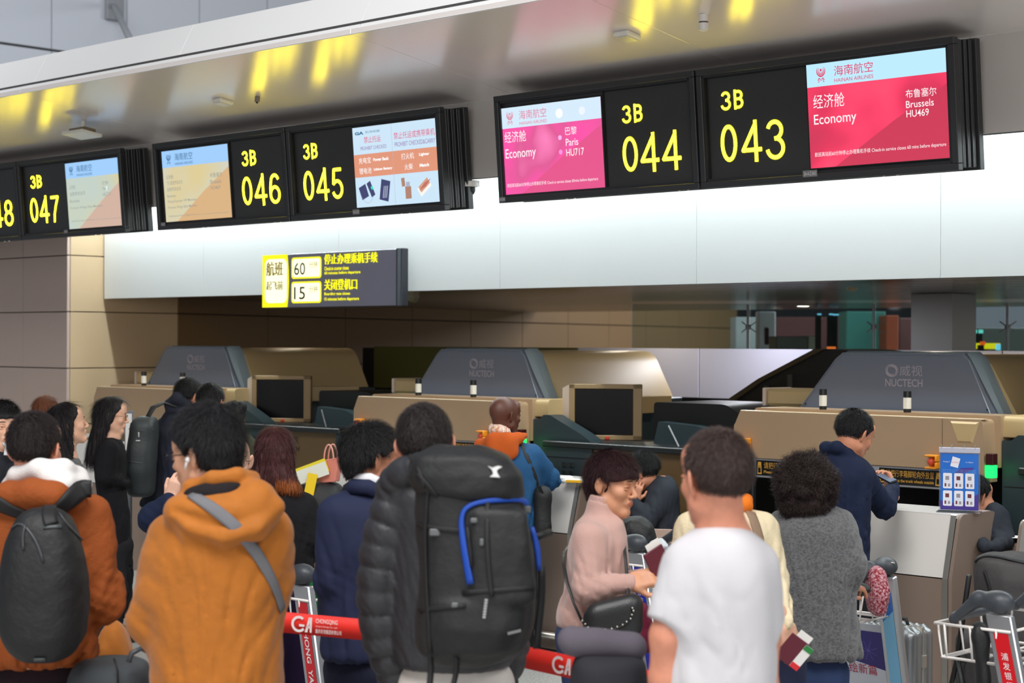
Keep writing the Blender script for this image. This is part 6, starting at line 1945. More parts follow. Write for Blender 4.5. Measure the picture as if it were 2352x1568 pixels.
# --- man in the navy jacket at the right desk
A = Person('man in a navy jacket leaning on the right desk with a phone', 1940, 8.9)
A.head(1968, 948, 58, SK_C, pitch=22, neck=(1930, 1055, .0))
A.hair('short', (24, 22, 26), t=.010, count=7000, nape=-.07, length=.018, fade=.6, wid=.0016)
m_navy = cloth('navy_jacket', (22, 32, 58), .8)
def ex(S): S.chain(A.pts([(1892, 1040, .03, .028), (1896, 1026, -.06, .030), (1922, 1026, -.10, .030), (1948, 1042, -.07, .030), (1962, 1056, .0, .026)]), k=.015)
A.garment('jacket', m_navy, [(1028, 1895, 1950, .07), (1050, 1882, 1985, .12), (1090, 1880, 1998, .15), (1150, 1884, 2000, .15), (1250, 1890, 1995, .16), (1330, 1892, 1995, .16)],
    [[(1980, 1092, .0, .068), (2030, 1165, .14, .060), (2052, 1120, .42, .042)], [(1900, 1092, .12, .068), (1900, 1180, .3, .058), (1960, 1130, .50, .042)]], h=.011, fold=.006, fs=14, extra=ex)
A.legs(m_dkcloth, (1945, 1340), 0, yaw=50)
A.hand(A.p(2050, 1122, .43), (-.2, .3, .6), (.7, .4, .3), 1, .7, s=.95, h=.004); A.hand(A.p(1962, 1130, .52), (.6, .2, .3), (0, .4, .8), -1, .6, h=.005)
A.done()
c = P(2036, 1098, 9.33); q = MB(); q.box(c, (.030, .060, .004), np.array([[.8, .5, .2], [-.5, .8, .3], [0, -.3, .95]]), bev=.003)
root = thing('phone', 'dark phone in the hand of the navy jacket man', 'phone', tuple(c)); q.build('body', m_scr, root)
q = MB(); q.box(c + EZ * .006, (.027, .054, .001), np.array([[.8, .5, .2], [-.5, .8, .3], [0, -.3, .95]])); q.build('screen', mat('phone_glow', (120, 140, 170), emit=.6), root)

# --- curly haired woman in the grey coat
A = Person('woman with dark curly hair and hoop earring in a grey tweed coat', 1870, 7.35)
A.head(1856, 1052, 32, SK_C, neck=(1868, 1190, .0), s=1.0)
A.hair('curly', (56, 43, 41), count=16000, length=.035, h=.006, wid=.0014)
m_tweed = mat('cloth_grey_tweed', (104, 104, 106), .98, bump=.6, bscale=150, sheen=.3, var=.5, vscale=90, vcol2=(84, 84, 86), spec=.1)
def ex(S):
    S.chain(A.pts([(1832, 1172, .03, .03), (1845, 1158, -.06, .032), (1880, 1158, -.08, .032), (1905, 1172, -.02, .03)]), k=.02)
A.garment('coat', m_tweed, [(1160, 1838, 1902, .07), (1180, 1805, 1930, .12), (1215, 1778, 1955, .16), (1300, 1770, 1962, .18), (1400, 1778, 1968, .19), (1470, 1786, 1976, .20), (1507, 1790, 1984, .20)],
    [[(1928, 1205, -.01, .070), (1948, 1300, -.06, .078), (1915, 1345, -.02, .06)], [(1800, 1205, .06, .070), (1795, 1310, .12, .07), (1840, 1350, .3, .05)]], h=.009, fold=.006, fs=13, extra=ex, k=.06)
A.legs(cloth('denim_blue', (48, 64, 100)), (1855, 1530), 0, yaw=30, spread=.09)
q = MB(); e0 = A.W(np.array([.080, -.008, -.045])); a = np.linspace(0, 6.28, 20)[:-1]; q.tube([e0 + np.array([.012 * math.sin(t), .004 * math.sin(t), .014 * math.cos(t) - .012]) for t in a], .0014, 6, closed=True); q.build('earring', mat('gold', (226, 170, 110), .25, metal=.9), A.root, smooth=True)
A.hand(A.p(1922, 1350, -.02), (.8, .2, .1), (0, -.3, .9), 1, .6, h=.005); A.hand(A.p(1845, 1352, .32), (.6, .2, .1), (0, -.3, .9), -1, .6, h=.005)
A.done()

# --- bald man in denim
A = Person('bald man in a blue denim jacket over an orange hood', 1170, 10.9)
A.head(1160, 909, 52, SK_D, neck=(1150, 1015, .0), s=1.02, roll=0)
m_denim = cloth('denim_jacket', (34, 80, 122), .8, bump=.3, bscale=200)
A.garment('denim_jacket', m_denim, [(1008, 1130, 1190, .10), (1030, 1108, 1225, .15), (1065, 1100, 1243, .18), (1120, 1105, 1245, .18), (1215, 1108, 1245, .19)],
    [[(1222, 1048, .0, .080), (1262, 1100, .12, .072), (1225, 1082, .42, .045)], [(1115, 1048, .1, .08), (1110, 1120, .2, .066), (1160, 1082, .45, .045)]], h=.012, fold=.007, fs=12)
S = SDF(.010); S.chain(A.pts([(1110, 1030, -.04, .05), (1135, 1012, -.14, .05), (1165, 1012, -.17, .05), (1190, 1006, -.12, .035), (1205, 1000, -.0, .02)]), k=.03); S.ell(A.p(1155, 1035, -.17), (.10, .05, .07), .04); S.cone(A.p(1100, 1018, -.05), A.p(1104, 1035, -.06), .03, .05, .03); soft('orange_hood', S, cloth('orange_fleece', (196, 90, 34), .9), A.root)
q = MB(); q.tube([A.p(1131, 984, .06), A.p(1132, 986, -.06), A.p(1148, 986, -.09), A.p(1163, 992, -.06), A.p(1170, 998, .03)], .026, 10, flat=1.3)
q.build('striped_collar', mat('cloth_striped', (240, 232, 226), .8, var=.5, vscale=40, vcol2=(214, 130, 50), stretch=(3, 3, .1)), A.root, smooth=True)
A.drape('denim_jacket', [(1195, 1018), (1215, 1060), (1235, 1110), (1243, 1150)], [.03], .006, m_web, 'bag_strap')
A.legs(m_dkcloth, (1175, 1225), 0, yaw=40)
A.hand(A.p(1222, 1082, .44), (-.4, .8, 0), (0, 0, 1), -1, .4, h=.006); A.hand(A.p(1163, 1082, .47), (.3, .8, 0), (0, 0, 1), 1, .4, h=.006)
A.done()
S = SDF(.010); c = P(1246, 1170, 10.8); S.box(c, (.055, .09, .15), .05); S.disp.append(lambda X, Y, Z: .008 * noise3(X, Y, Z, 20, 3)); root = thing('shoulder_bag', 'black shoulder bag hanging at the side of the denim jacket', 'bag', tuple(c)); soft('bag', S, m_pack2, root)
q = MB(); q.tube([P(1238, 1115, 10.68), P(1246, 1135, 10.72), P(1250, 1150, 10.78)], .012, 6, flat=.4); q.build('strap', m_web, root)

# --- auburn bob woman
A = Person('woman with an auburn bob in a black top, back turned', 640, 8.0)
A.head(634, 985, 8, SK_B, neck=(640, 1130, .0), s=.97, pitch=0)
A.hair('long', (84, 44, 44), t=.013, count=12000, length=.045, h=.006, long_rows=[(.02, 0, -.02, .088, .095), (-.05, 0, -.03, .094, .09), (-.10, .004, -.045, .104, .075), (-.135, .02, -.05, .112, .06), (-.15, .03, -.05, .105, .05)], tips=(-.115, (170, 92, 40), .03), wid=.0014)
m_blackk = cloth('black_knit', (26, 25, 28), .9, bump=.4, bscale=200)
A.garment('top', m_blackk, [(1120, 600, 685, .08), (1140, 575, 705, .11), (1175, 560, 722, .13), (1260, 560, 722, .14), (1340, 565, 720, .14)],
    [[(700, 1165, 0, .062), (722, 1235, -.02, .05), (722, 1275, .06, .040)], [(578, 1165, 0, .062), (558, 1240, 0, .05), (575, 1290, .1, .036)]], h=.009, fold=.004, fs=20)
for k, y in enumerate((1150, 1165, 1180, 1195, 1210)): pass
A.legs(cloth('plum_trousers', (40, 24, 58)), (655, 1360), 0, r=(.10, .085, .09))
A.bare([(722, 1275, .06, .028), (718, 1300, .08, .024)], h=.008)
A.hand(A.p(718, 1302, .08), (-.15, .1, -.9), (-.7, -.6, 0), 1, .6, s=.9); A.hand(A.p(577, 1296, .12), (0, .3, -.9), (-.7, -.6, 0), 1, .6, h=.005)
q = MB(); a = np.linspace(0, 6.28, 18)[:-1]; q.tube([A.p(718, 1298, .08) + np.array([.028 * math.cos(t), .026 * math.sin(t), .004 * math.sin(t)]) for t in a], .002, 6, closed=True); q.build('bracelet', mat('cord_dark', (30, 20, 18), .5), A.root)
A.done()

# --- bald man with round glasses, face between the two
A = Person('bald man with round glasses facing the camera, hand raised to his ear', 545, 7.5)
A.head(536, 997, 168, (228, 180, 156), neck=(536, 1130, .0), face=1, s=.95)
A.glasses(mat('glasses_brass', (80, 66, 50), .3, metal=.6), rw=.022, rh=.020, th=.0012)
S = SDF(.007); 
A.garment('jacket', m_navy, [(1115, 500, 572, .08), (1140, 470, 600, .12), (1180, 455, 615, .14), (1300, 455, 615, .15), (1380, 458, 612, .15)],
    [[(470, 1170, 0, .06), (352, 1190, -.12, .062), (392, 1152, -.16, .045)], [(605, 1170, 0, .06), (615, 1290, -.05, .052), (570, 1300, -.2, .04)]], h=.009, fold=.005, fs=16)
A.legs(m_dkcloth, (536, 1400), 0, yaw=180)
A.hand(A.p(396, 1152, -.16), (.25, -.1, .9), (-.3, -.8, 0), -1, .75, s=1.0, h=.004); A.hand(A.p(567, 1300, -.2), (-.7, -.2, 0), (0, -.7, .6), 1, .6, h=.006)
A.done()
# --- people further back and at the edges
A = Person('man at the left edge in a dark jacket and white shirt looking right', 8, 8.8)
A.head(7, 925, 148, SK_B, neck=(-2, 1035, .0), s=.97)
A.hair('short', BLK, t=.014, count=6000, nape=-.07, length=.03, fz=.045)
A.garment('jacket', cloth('charcoal_jacket', (32, 34, 40)), [(1030, -30, 22, .07), (1048, -60, 38, .11), (1085, -70, 46, .13), (1200, -70, 46, .14), (1320, -70, 46, .14)], [[(32, 1085, 0, .06), (44, 1200, 0, .05), (10, 1230, -.2, .04)], [(-62, 1085, 0, .06), (-75, 1200, 0, .05), (-40, 1230, -.2, .04)]], h=.012, fold=.006, fs=14)
q = MB(); q.tube([A.p(10, 1018, -.075), A.p(18, 1026, -.10), A.p(14, 1045, -.12)], .014, 8, flat=.5); q.build('shirt_collar', cloth('white_shirt', (232, 232, 236), .7), A.root, smooth=True)
A.legs(m_dkcloth, (-12, 1330), 0, yaw=150); A.done()

A = Person('auburn haired woman at far left, only the top of her head showing', 108, 12.2)
A.head(107, 912, 10, SK_B, neck=(107, 1000, .0), s=.96)
A.hair('long', (122, 70, 44), t=.014, count=6000, length=.06, h=.006, long_rows=[(.02, 0, -.02, .092, .098), (-.06, 0, -.03, .10, .09), (-.16, 0, -.05, .10, .07)], wid=.0016)
A.garment('coat', cloth('brown_coat', (80, 56, 44)), [(985, 92, 122, .08), (1002, 74, 140, .12), (1060, 70, 144, .14), (1200, 70, 144, .15)], [[(138, 1020, 0, .06), (146, 1090, 0, .05), (130, 1120, .2, .04)], [(76, 1020, 0, .06), (68, 1090, 0, .05), (84, 1120, .2, .04)]], h=.014)
A.legs(m_dkcloth, (107, 1200), 0); A.done()

A = Person('woman with very long black hair in a sparkly black top looking up right', 150, 9.8)
A.head(153, 928, 66, SK_B, neck=(150, 1050, .0), s=.96, pitch=-12)
A.hair('long', (26, 20, 22), t=.012, count=11000, length=.10, h=.006, long_rows=[(.02, 0, -.02, .088, .095), (-.08, .0, -.05, .085, .075), (-.2, .01, -.07, .08, .055), (-.34, .03, -.08, .065, .04)], tips=(-.22, (76, 44, 30)), wid=.0014)
A.garment('sequin_top', mat('cloth_sequin_black', (24, 24, 28), .35, bump=.6, bscale=300, spec=.8, var=.6, vscale=300, vcol2=(90, 92, 100)), [(1040, 132, 166, .07), (1056, 118, 184, .11), (1100, 112, 192, .13), (1160, 114, 190, .13), (1270, 112, 196, .14)], [[(176, 1085, -.05, .055), (192, 1140, -.05, .048), (200, 1160, .1, .036)], [(126, 1085, .1, .055), (120, 1140, .15, .048), (140, 1160, .3, .036)]], h=.011, fold=.005)
A.legs(m_dkcloth, (153, 1270), 0, yaw=60); A.done()

A = Person('woman in black with glasses and long dark hair, in profile at far left', 258, 11.6)
A.head(258, 914, 82, SK_B, neck=(252, 1005, .0), s=.98, pitch=4)
A.glasses(mat('glasses_brass', (80, 66, 50), .3, metal=.6))
A.hair('long', (30, 24, 26), t=.012, count=9000, length=.10, h=.006, long_rows=[(.02, 0, -.02, .088, .095), (-.08, .0, -.05, .085, .07), (-.2, .0, -.085, .075, .055), (-.30, 0, -.11, .06, .04)], wid=.0016, front=.004)
m_blk2 = cloth('black_wool', (20, 20, 24), .9)
A.garment('black_top', m_blk2, [(1000, 240, 268, .07), (1014, 226, 282, .10), (1050, 216, 292, .13), (1100, 220, 290, .13), (1140, 224, 288, .13), (1180, 222, 292, .14)], [[(252, 1030, -.14, .06), (240, 1095, -.16, .052), (285, 1110, -.05, .04)], [(262, 1030, .14, .06), (262, 1095, .16, .052), (290, 1110, .1, .04)]], h=.012, fold=.005)
A.garment('black_skirt', m_blk2, [(1120, 226, 288, .12), (1180, 220, 298, .15), (1260, 218, 304, .17), (1330, 222, 306, .17), (1420, 226, 306, .17)], [], h=.013, fold=.008, fs=10)
A.legs(m_dkcloth, (262, 1250), 0, yaw=80, r=(.07, .055, .045)); A.done()
# menu holder she stands by
c = P(298, 985, 12.4); t = thing('document_stand', 'grey framed white document stand by the woman in black', 'document stand', (c[0], c[1], 0))
pl = Plane(P(288, 1030, 12.4), (.95, -.3, 0), (0, .0, 1)); q = MB(); pl.slab(q, -.01, -.02, .06, .27, -.01, -.002, bev=.003); q.build('frame', mat('stand_grey', (120, 124, 130), .4), t)
q = MB(); pl.slab(q, 0, -.01, .05, .25, -.002, .001); q.build('sheet', m_paper, t); q = MB(); q.cyl([c[0], c[1] + .02, 0], [c[0], c[1] + .02, c[2] - .1], .015); q.build('post', mat('stand_grey', (120, 124, 130), .4), t)

A = Person('man in a dark coat with a black office backpack at the far left desk', 420, 12.2)
A.head(437, 873, 44, SK_C, neck=(418, 960, .0), s=1.0, pitch=14)
A.hair('short', BLK, t=.011, count=6000, nape=-.07, length=.022, fade=.6, wid=.0016)
A.glasses(top_only=True)
m_dkcoat = cloth('dark_coat', (38, 40, 50), .85, bump=.3, bscale=150)
def ex(S): S.chain(A.pts([(392, 930, -.04, .05), (410, 915, -.08, .05), (432, 928, -.06, .04)]), k=.03)
A.garment('coat', m_dkcoat, [(930, 395, 440, .09), (955, 372, 462, .14), (990, 355, 470, .17), (1080, 345, 468, .18), (1165, 318, 462, .19)], [[(455, 985, 0, .07), (470, 1070, .1, .06), (450, 1090, .35, .045)], [(372, 985, .05, .07), (360, 1070, .15, .06), (400, 1090, .4, .045)]], h=.013, fold=.007, fs=12, extra=ex)
A.legs(m_dkcloth, (400, 1170), 0, yaw=40); A.done()
B = Person.__new__(Person); Person.n_ += 1; B.Y = 11.9; B.rng = np.random.default_rng(3); B.surf = {}
B.root = thing('office_backpack', 'boxy black backpack on the man in the dark coat', 'backpack', tuple(P(322, 1050, 11.9)))
S = SDF(.011); S.loft([(*(lambda a, b: ((a[2] + b[2]) / 2, (a[0] + b[0]) / 2, 11.9, (b[0] - a[0]) / 2))(P(L, y, 11.9), P(R, y, 11.9)), d) for y, L, R, d in ((955, 312, 358, .09), (975, 302, 362, .13), (1060, 292, 358, .15), (1080, 288, 356, .15), (1140, 296, 352, .12))], k=0, p=3.2, caps=.04)
S.disp.append(lambda X, Y, Z: .004 * noise3(X, Y, Z, 15, 9)); V, Q = S.mesh(); B.surf['pack'] = (V, Q); link_mesh('main_bag', V, Q, mat('office_pack', (44, 50, 52), .55, bump=.2, bscale=80), B.root)
B.drape('pack', [(296, 1060), (325, 1064), (354, 1060)], [.006], .004, mat('zip_line', (60, 62, 66), .4), 'zip'); B.drape('pack', [(302, 972), (300, 1040), (300, 1120)], [.008], .005, m_web, 'piping'); B.drape('pack', [(298, 985), (325, 990), (352, 985)], [.006], .004, mat('zip_line', (60, 62, 66), .4), 'zip'); B.drape('pack', [(319, 992), (319, 1004)], [.007], .003, mat('puller_pale', (190, 190, 190), .4), 'zip_pull'); B.drape('pack', [(312, 1012), (322, 1012)], [.008], .003, mat('puller_pale', (190, 190, 190), .4), 'badge')
q = MB(); q.tube([P(338, 960, 11.86), P(352, 935, 11.92), P(375, 925, 12.0), P(405, 935, 12.02)], [.02, .028, .028, .02], 8, flat=.4); q.build('shoulder_strap', m_web, B.root, smooth=True)

A = Person('man with short black hair in a navy hooded jacket, behind the ochre parka man', 470, 11.3)
A.head(486, 884, 22, SK_C, neck=(472, 975, .0), s=.98, pitch=8)
A.hair('short', BLK, t=.010, count=6000, nape=-.07, length=.018, fade=.6, wid=.0016)
def ex(S): S.chain(A.pts([(425, 965, -.02, .055), (455, 945, -.10, .06), (495, 945, -.10, .06), (520, 970, -.02, .05)]), k=.03)
A.garment('hooded_jacket', cloth('navy_hooded', (34, 38, 56), .85), [(955, 430, 515, .12), (985, 402, 540, .16), (1050, 385, 555, .18), (1150, 385, 555, .19), (1260, 390, 552, .19)], [[(415, 1010, 0, .075), (402, 1110, 0, .062), (420, 1170, .2, .05)], [(530, 1010, .0, .075), (548, 1110, .1, .062), (520, 1150, .3, .05)]], h=.013, fold=.007, fs=12, extra=ex)
A.legs(m_dkcloth, (470, 1270), 0, yaw=20); A.done()

A = Person('woman with a black bun in an olive uniform jacket at the far desk', 545, 12.4)
A.head(533, 926, -32, SK_B, neck=(545, 1010, .0), s=.94, pitch=14)
A.hair('short', BLK, t=.011, count=4000, nape=-.08, length=.02, wid=.0016)
S = SDF(.007); cb = A.W(np.array([0, -.125, .05])); S.ell(A.p(553, 935, -.02), (.045, .045, .045), 0); S.disp.append(lambda X, Y, Z: .003 * noise3(X, Y, Z, 130, 8)); soft('hair_bun', S, hair_mat(BLK), A.root)
A.garment('jacket', cloth('olive_jacket', (62, 62, 46), .8), [(985, 530, 560, .08), (1002, 515, 578, .12), (1040, 508, 586, .14), (1200, 512, 584, .15)], [[(572, 1025, 0, .058), (580, 1090, .05, .05), (560, 1120, .25, .038)], [(522, 1025, .05, .058), (512, 1090, .1, .05), (530, 1120, .3, .038)]], h=.013)
A.legs(m_dkcloth, (545, 1200), 0, yaw=-30); A.done()

A = Person('man in a dark charcoal suit bent over, hand at his face, behind the pink sweater', 1500, 10.9)
A.head(1472, 1044, -64, SK_C, neck=(1508, 1128, .03), nr=.05, s=.98, pitch=20)
A.hair('short', (22, 22, 24), t=.013, count=7000, nape=-.07, length=.028, wid=.0015, fade=.4)
A.glasses()
m_charc = cloth('charcoal_suit', (44, 48, 56), .8, bump=.2, bscale=300)
A.garment('suit_jacket', m_charc, [(1092, 1500, 1545, .10, .03), (1115, 1480, 1558, .15), (1150, 1472, 1562, .18), (1200, 1485, 1562, .19), (1290, 1490, 1560, .2), (1380, 1490, 1562, .2)], [[(1528, 1130, -.10, .075), (1478, 1200, -.2, .062), (1452, 1150, -.12, .045)], [(1490, 1130, .12, .07), (1445, 1190, .1, .06), (1462, 1140, -.02, .04)]], h=.011, fold=.007, fs=12)
A.hand(A.p(1452, 1148, -.12), (.35, 0, 1), (-.2, -1, 0), 1, .7, h=.005); A.hand(A.p(1462, 1138, -.02), (.2, 0, 1), (-.6, .6, 0), -1, .7, h=.005)
A.legs(m_dkcloth, (1526, 1390), 0, yaw=-60); A.done()
c = P(1500, 1222, 10.45); t = thing('laptop', 'open tan backed laptop before the man in the charcoal suit', 'laptop', tuple(c))
pl = Plane(P(1487, 1246, 10.4), (.97, -.22, 0), (0, .25, .97)); q = MB(); pl.slab(q, 0, 0, .155, .085, -.006, 0, bev=.004); q.build('lid', mat('laptop_tan', (150, 126, 112), .35, metal=.3), t)
q = MB(); pl.slab(q, 0.005, -.01, .15, 0, -.12, -.01, bev=.003); q.build('base', mat('laptop_base', (60, 58, 58), .4), t)
q = MB(); q.box(P(1500, 1252, 10.55) + EZ * -.40, (.36, .22, .385), AX, bev=.01); tag(q.build('agent_counter', m_dbrown, origin=tuple(P(1500, 1252, 10.55))), 'low brown counter under the tan backed laptop', 'counter')

A = Person('person in a cream jacket with an orange scarf holding a maroon passport', 1668, 6.3)
A.head(1652, 1042, 188, SK_B, neck=(1662, 1165, .0), s=.96)
A.hair('short', (34, 26, 26), t=.013, count=4000, length=.03)
m_cream = cloth('cream_jacket', (222, 206, 172), .9, bump=.3, bscale=90)
A.garment('jacket', m_cream, [(1158, 1620, 1700, .08), (1178, 1590, 1740, .12), (1215, 1572, 1768, .15), (1300, 1568, 1772, .16), (1400, 1570, 1770, .17), (1470, 1572, 1768, .17)],
    [[(1748, 1215, 0, .066), (1778, 1340, -.05, .056), (1798, 1425, -.20, .042)], [(1590, 1215, 0, .066), (1560, 1340, 0, .056), (1590, 1430, -.15, .042)]], h=.0085, fold=.006, fs=18)
S = SDF(.007); S.chain(A.pts([(1620, 1150, .02, .03), (1640, 1168, -.07, .034), (1675, 1172, -.09, .034), (1705, 1160, -.04, .032), (1712, 1148, .03, .028)]), k=.02); S.disp.append(lambda X, Y, Z: .005 * noise3(X, Y, Z, 50, 4)); soft('orange_scarf', S, cloth('orange_scarf', (232, 120, 30), .9), A.root)
A.drape('jacket', [(1722, 1178), (1738, 1215), (1746, 1260), (1744, 1310)], [.042], .006, cloth('taupe_strap', (142, 118, 98), .8), 'bag_strap')
A.legs(cloth('denim_navy', (36, 42, 66)), (1740, 1480), 0, yaw=180, spread=.09)
A.hand(A.p(1801, 1432, -.21), (.28, -.1, -1), (.5, -.8, 0), -1, .35, s=.95, h=.0036, thumb=.5); A.hand(A.p(1590, 1438, -.16), (0, -.2, -1), (-.8, -.5, 0), 1, .4, h=.006)
A.done()
c = P(1818, 1492, 6.03); ax_ = np.array([[.62, 0, -.78], [.2, .96, .16], [.78, -.2, .6]]); ax_ = np.array([[.80, .05, -.60], [.08, .98, .18], [.59, -.19, .78]])
t = thing('passport', 'maroon passport with boarding pass tucked inside held by the cream sleeve', 'passport', tuple(c))
q = MB(); q.box(c, (.036, .004, .052), ax_ , bev=.002); q.build('cover', mat('passport_maroon', (96, 26, 44), .5), t)
q = MB(); q.box(c + ax_[0] * .043 - ax_[1] * .006, (.016, .0012, .048), ax_); q.build('boarding_pass', m_paper, t)
q = MB(); q.box(c + ax_[0] * .043 - ax_[1] * .0078 + ax_[2] * .038, (.016, .001, .010), ax_); q.build('green_band', mat('band_green', (40, 130, 60), .5), t)
q = MB(); q.box(c + ax_[0] * .043 - ax_[1] * .0078 - ax_[2] * .038, (.016, .001, .010), ax_); q.build('red_band', mat('band_red', (220, 40, 50), .5), t)
q = MB(); q.box(c + ax_[2] * .058 + ax_[0] * .008 + ax_[1] * .003, (.026, .001, .020), ax_); q.build('luggage_tag', m_paper, t)
# the other passport, in the pink woman's hands
c = P(1512, 1292, 6.28); ax_ = np.array([[.80, .35, .48], [-.4, .9, 0], [-.42, -.2, .88]])
t = thing('passport', 'maroon passport in the hands of the pink sweater woman', 'passport', tuple(c))
q = MB(); q.box(c, (.042, .004, .055), ax_, bev=.002); q.build('cover', mat('passport_maroon', (96, 26, 44), .5), t)
q = MB(); q.box(c + ax_[2] * .05 + ax_[0] * .01 + np.array([0, .01, 0]), (.03, .001, .03), ax_); q.build('boarding_pass', m_paper, t)

A = Person('seated clerk in a dark suit behind the blue poster', 2262, 9.5)
A.head(2240, 1092, 60, SK_C, neck=(2258, 1165, .0), s=.98, pitch=10)
A.hair('short', BLK, t=.011, count=3000, length=.02)
A.garment('suit_jacket', m_charc, [(1150, 2258, 2290, .08), (1170, 2246, 2306, .12), (1215, 2240, 2312, .15), (1300, 2242, 2310, .16), (1360, 2242, 2310, .16)], [[(2296, 1190, 0, .055), (2308, 1240, -.1, .05), (2290, 1255, -.3, .04)], [(2252, 1190, .0, .055), (2245, 1245, -.1, .05), (2262, 1255, -.3, .04)]], h=.013)
c = P(2276, 1390, 9.55)
S = SDF(.015); S.chain([(c[0] + .02, c[1] - .04, .5, .07), (c[0] + .26, c[1] - .26, .5, .06), (c[0] + .27, c[1] - .27, .09, .05)], k=.03); S.chain([(c[0], c[1] + .06, .5, .07), (c[0] + .30, c[1] - .14, .5, .06), (c[0] + .31, c[1] - .15, .09, .05)], k=.03); soft('trousers', S, m_dkcloth, A.root); A.done()
t = thing('stool', 'dark stool under the seated clerk', 'stool', (c[0], c[1], 0)); q = MB(); q.cyl((c[0], c[1], .36), (c[0], c[1], .42), .13, seg=20); q.build('seat', m_dark, t); q = MB(); q.cyl((c[0], c[1], .02), (c[0], c[1], .36), .03); q.build('column', m_chrome, t); q = MB(); q.cyl((c[0], c[1], 0), (c[0], c[1], .02), .13, seg=20); q.build('foot', m_chrome, t)

# ------------------------------------------------------------------ trolleys
m_alu = mat('trolley_aluminium', (186, 188, 192), .3, metal=.7)
m_hand = mat('handle_charcoal', (62, 66, 72), .42, bump=.1, bscale=200)
m_wire = mat('basket_white', (232, 226, 222), .35)
m_rubber = mat('wheel_black', (22, 22, 22), .6)
def cart(cap, zt, label, strip_rgb, txt=None, txt_rgb=(240, 235, 235), poster=False, redpanel=False, width=.50, arm=.30, strip2=None, Wd=D1, Fd=D2, plen=.8):
    top = hit(cap[0], cap[1], UV(0, 0, zt), EZ)
    root = thing('luggage_trolley', label, 'luggage trolley', (top[0], top[1], 0), 'luggage trolleys')
    lean = .18
    for i in (0, 1):
        tp = top + Wd * width * i; bt = tp - EZ * (zt - .13) + Fd * lean
        d = tp - bt; d /= np.linalg.norm(d)
        fx = EX; fn = np.cross(fx, d); A_ = np.array([fx, fn, d]); L = np.linalg.norm(tp - bt)
        q = MB(); q.box((tp + bt) / 2, (.052, .018, L / 2), A_, bev=.005)
        post = q.build('post', m_alu, root, auto=35)
        s_ = 1 if fn @ D2 < 0 else -1
        pl = Plane((tp + bt) / 2 + fn * s_ * .0185, EX, d)
        q = MB(); pl.quad(q, -.030, -L / 2 + .03, .030, L / 2 - .07, .0012, 0)
        mats = [mat('strip_%d_%d_%d' % strip_rgb, strip_rgb, .35)]
        if strip2:
            mats.append(mat('strip_%d_%d_%d' % strip2, strip2, .35)); pl.poly(q, [(-.030, L / 2 - .07), (.030, L / 2 - .07), (.030, L / 2 - .16), (-.030, L / 2 - .22)], .002, 1)
        if txt:
            mats.append(mat('strip_text_%d' % txt_rgb[0], txt_rgb, .4)); k = len(mats) - 1
            pr_ = Plane(pl.w(-.010, L / 2 - .10), -pl.y, pl.x)
            if any(ord(ch) > 1000 for ch in txt[0]):
                for n_, ch in enumerate(txt[0]): pl.text(q, ch, -.014, L / 2 - .17 - .036 * n_, .014, L / 2 - .142 - .036 * n_, .003, .01, k)
            if len(txt) > 1 or not any(ord(ch) > 1000 for ch in txt[0]):
                s = txt[-1]; pr_.text(q, s, .06 if len(txt) == 1 else .30, -.004, (.06 if len(txt) == 1 else .30) + .028 * len(s), .024, .003, .02, k)
        q.build('advert_strip', mats, post)
        # end cap and arm of the handle, reaching back to the pusher
        S = SDF(.007)
        c = tp + EZ * .045
        S.cone(c - EX * .022, c + EX * .022, .036, .036, 0); S.ell(c, (.042, .045, .038), .02)
        e1 = c - Fd * arm * .45 + EZ * .004; e2 = c - Fd * arm - EZ * .085
        S.chain([(*c, .034), (*e1, .028), (*e2, .017)], k=.02)
        h_ = soft('handle_arm', S, m_hand, root)
        q = MB(); q.cyl(c + EX * .03 - EX * 0 + (-Fd) * .02 + EZ * .02, c + EX * .058 - Fd * .02 + EZ * .02, .004, seg=8); q.build('bolt', m_chrome, h_)
    e2 = top + EZ * .045 - Fd * arm - EZ * .085
    q = MB(); q.tube([e2, e2 - Fd * .03 + Wd * .06, e2 - Fd * .03 + Wd * (width - .06), e2 + Wd * width], .020, 10); q.build('handle_grip', m_hand, root, smooth=True)
    # basket on the pusher's side
    zb1, zb0 = zt - .06, zt - .19
    y0, y1 = -.26, .05
    q = MB(); r = .005
    o = top + Wd * (-.02)
    W2 = width + .04
    def pt(x, y, z): return np.array([o[0], o[1], 0]) + Wd * x + Fd * y + EZ * z
    for z, ins in ((zb1, 0), (zb0, .02)):
        q.tube([pt(ins, y0 + ins, z), pt(W2 - ins, y0 + ins, z), pt(W2 - ins, y1, z), pt(ins, y1, z)], r * 1.25, 6, closed=True)
    b = q.build('basket_frame', m_wire, root, smooth=True)
    for k in range(4):
        x = .02 + (W2 - .04) * k / 3
        q = MB(); q.tube([pt(x, y0 + 0.0, zb1), pt(x, y0 + .02, zb0), pt(x, y1, zb0), pt(x, y1, zb1)], r, 6); q.build('basket_wire', m_wire, b, smooth=True)
    for k in range(3):
        y = y0 + .04 + (y1 - y0 - .04) * k / 2.5
        for xx in (0.0, W2):
            q = MB(); q.tube([pt(xx, y, zb1), pt(xx + (.02 if xx == 0 else -.02), y, zb0), pt(W2 / 2, y, zb0)], r, 6); q.build('basket_wire', m_wire, b, smooth=True)
    if redpanel:
        q = MB(); c = pt(W2 * .55, y0 - .002, (zb0 + zb1) / 2); q.box(c, (W2 * .40, .003, (zb1 - zb0) / 2 - .006), np.array([-Wd, Fd, EZ]), bev=.001); q.build('basket_advert', mat('advert_red', (176, 26, 30), .4), root)
        plr = Plane(c - D2 * .004, EX, EZ); q = MB(); plr.quad(q, .06, -.035, .125, .035, .0012); q.build('blank_label', mat('label_pale', (196, 190, 190), .5), root)
    # panel between the posts
    pz1, pz0 = zt - .24, .20
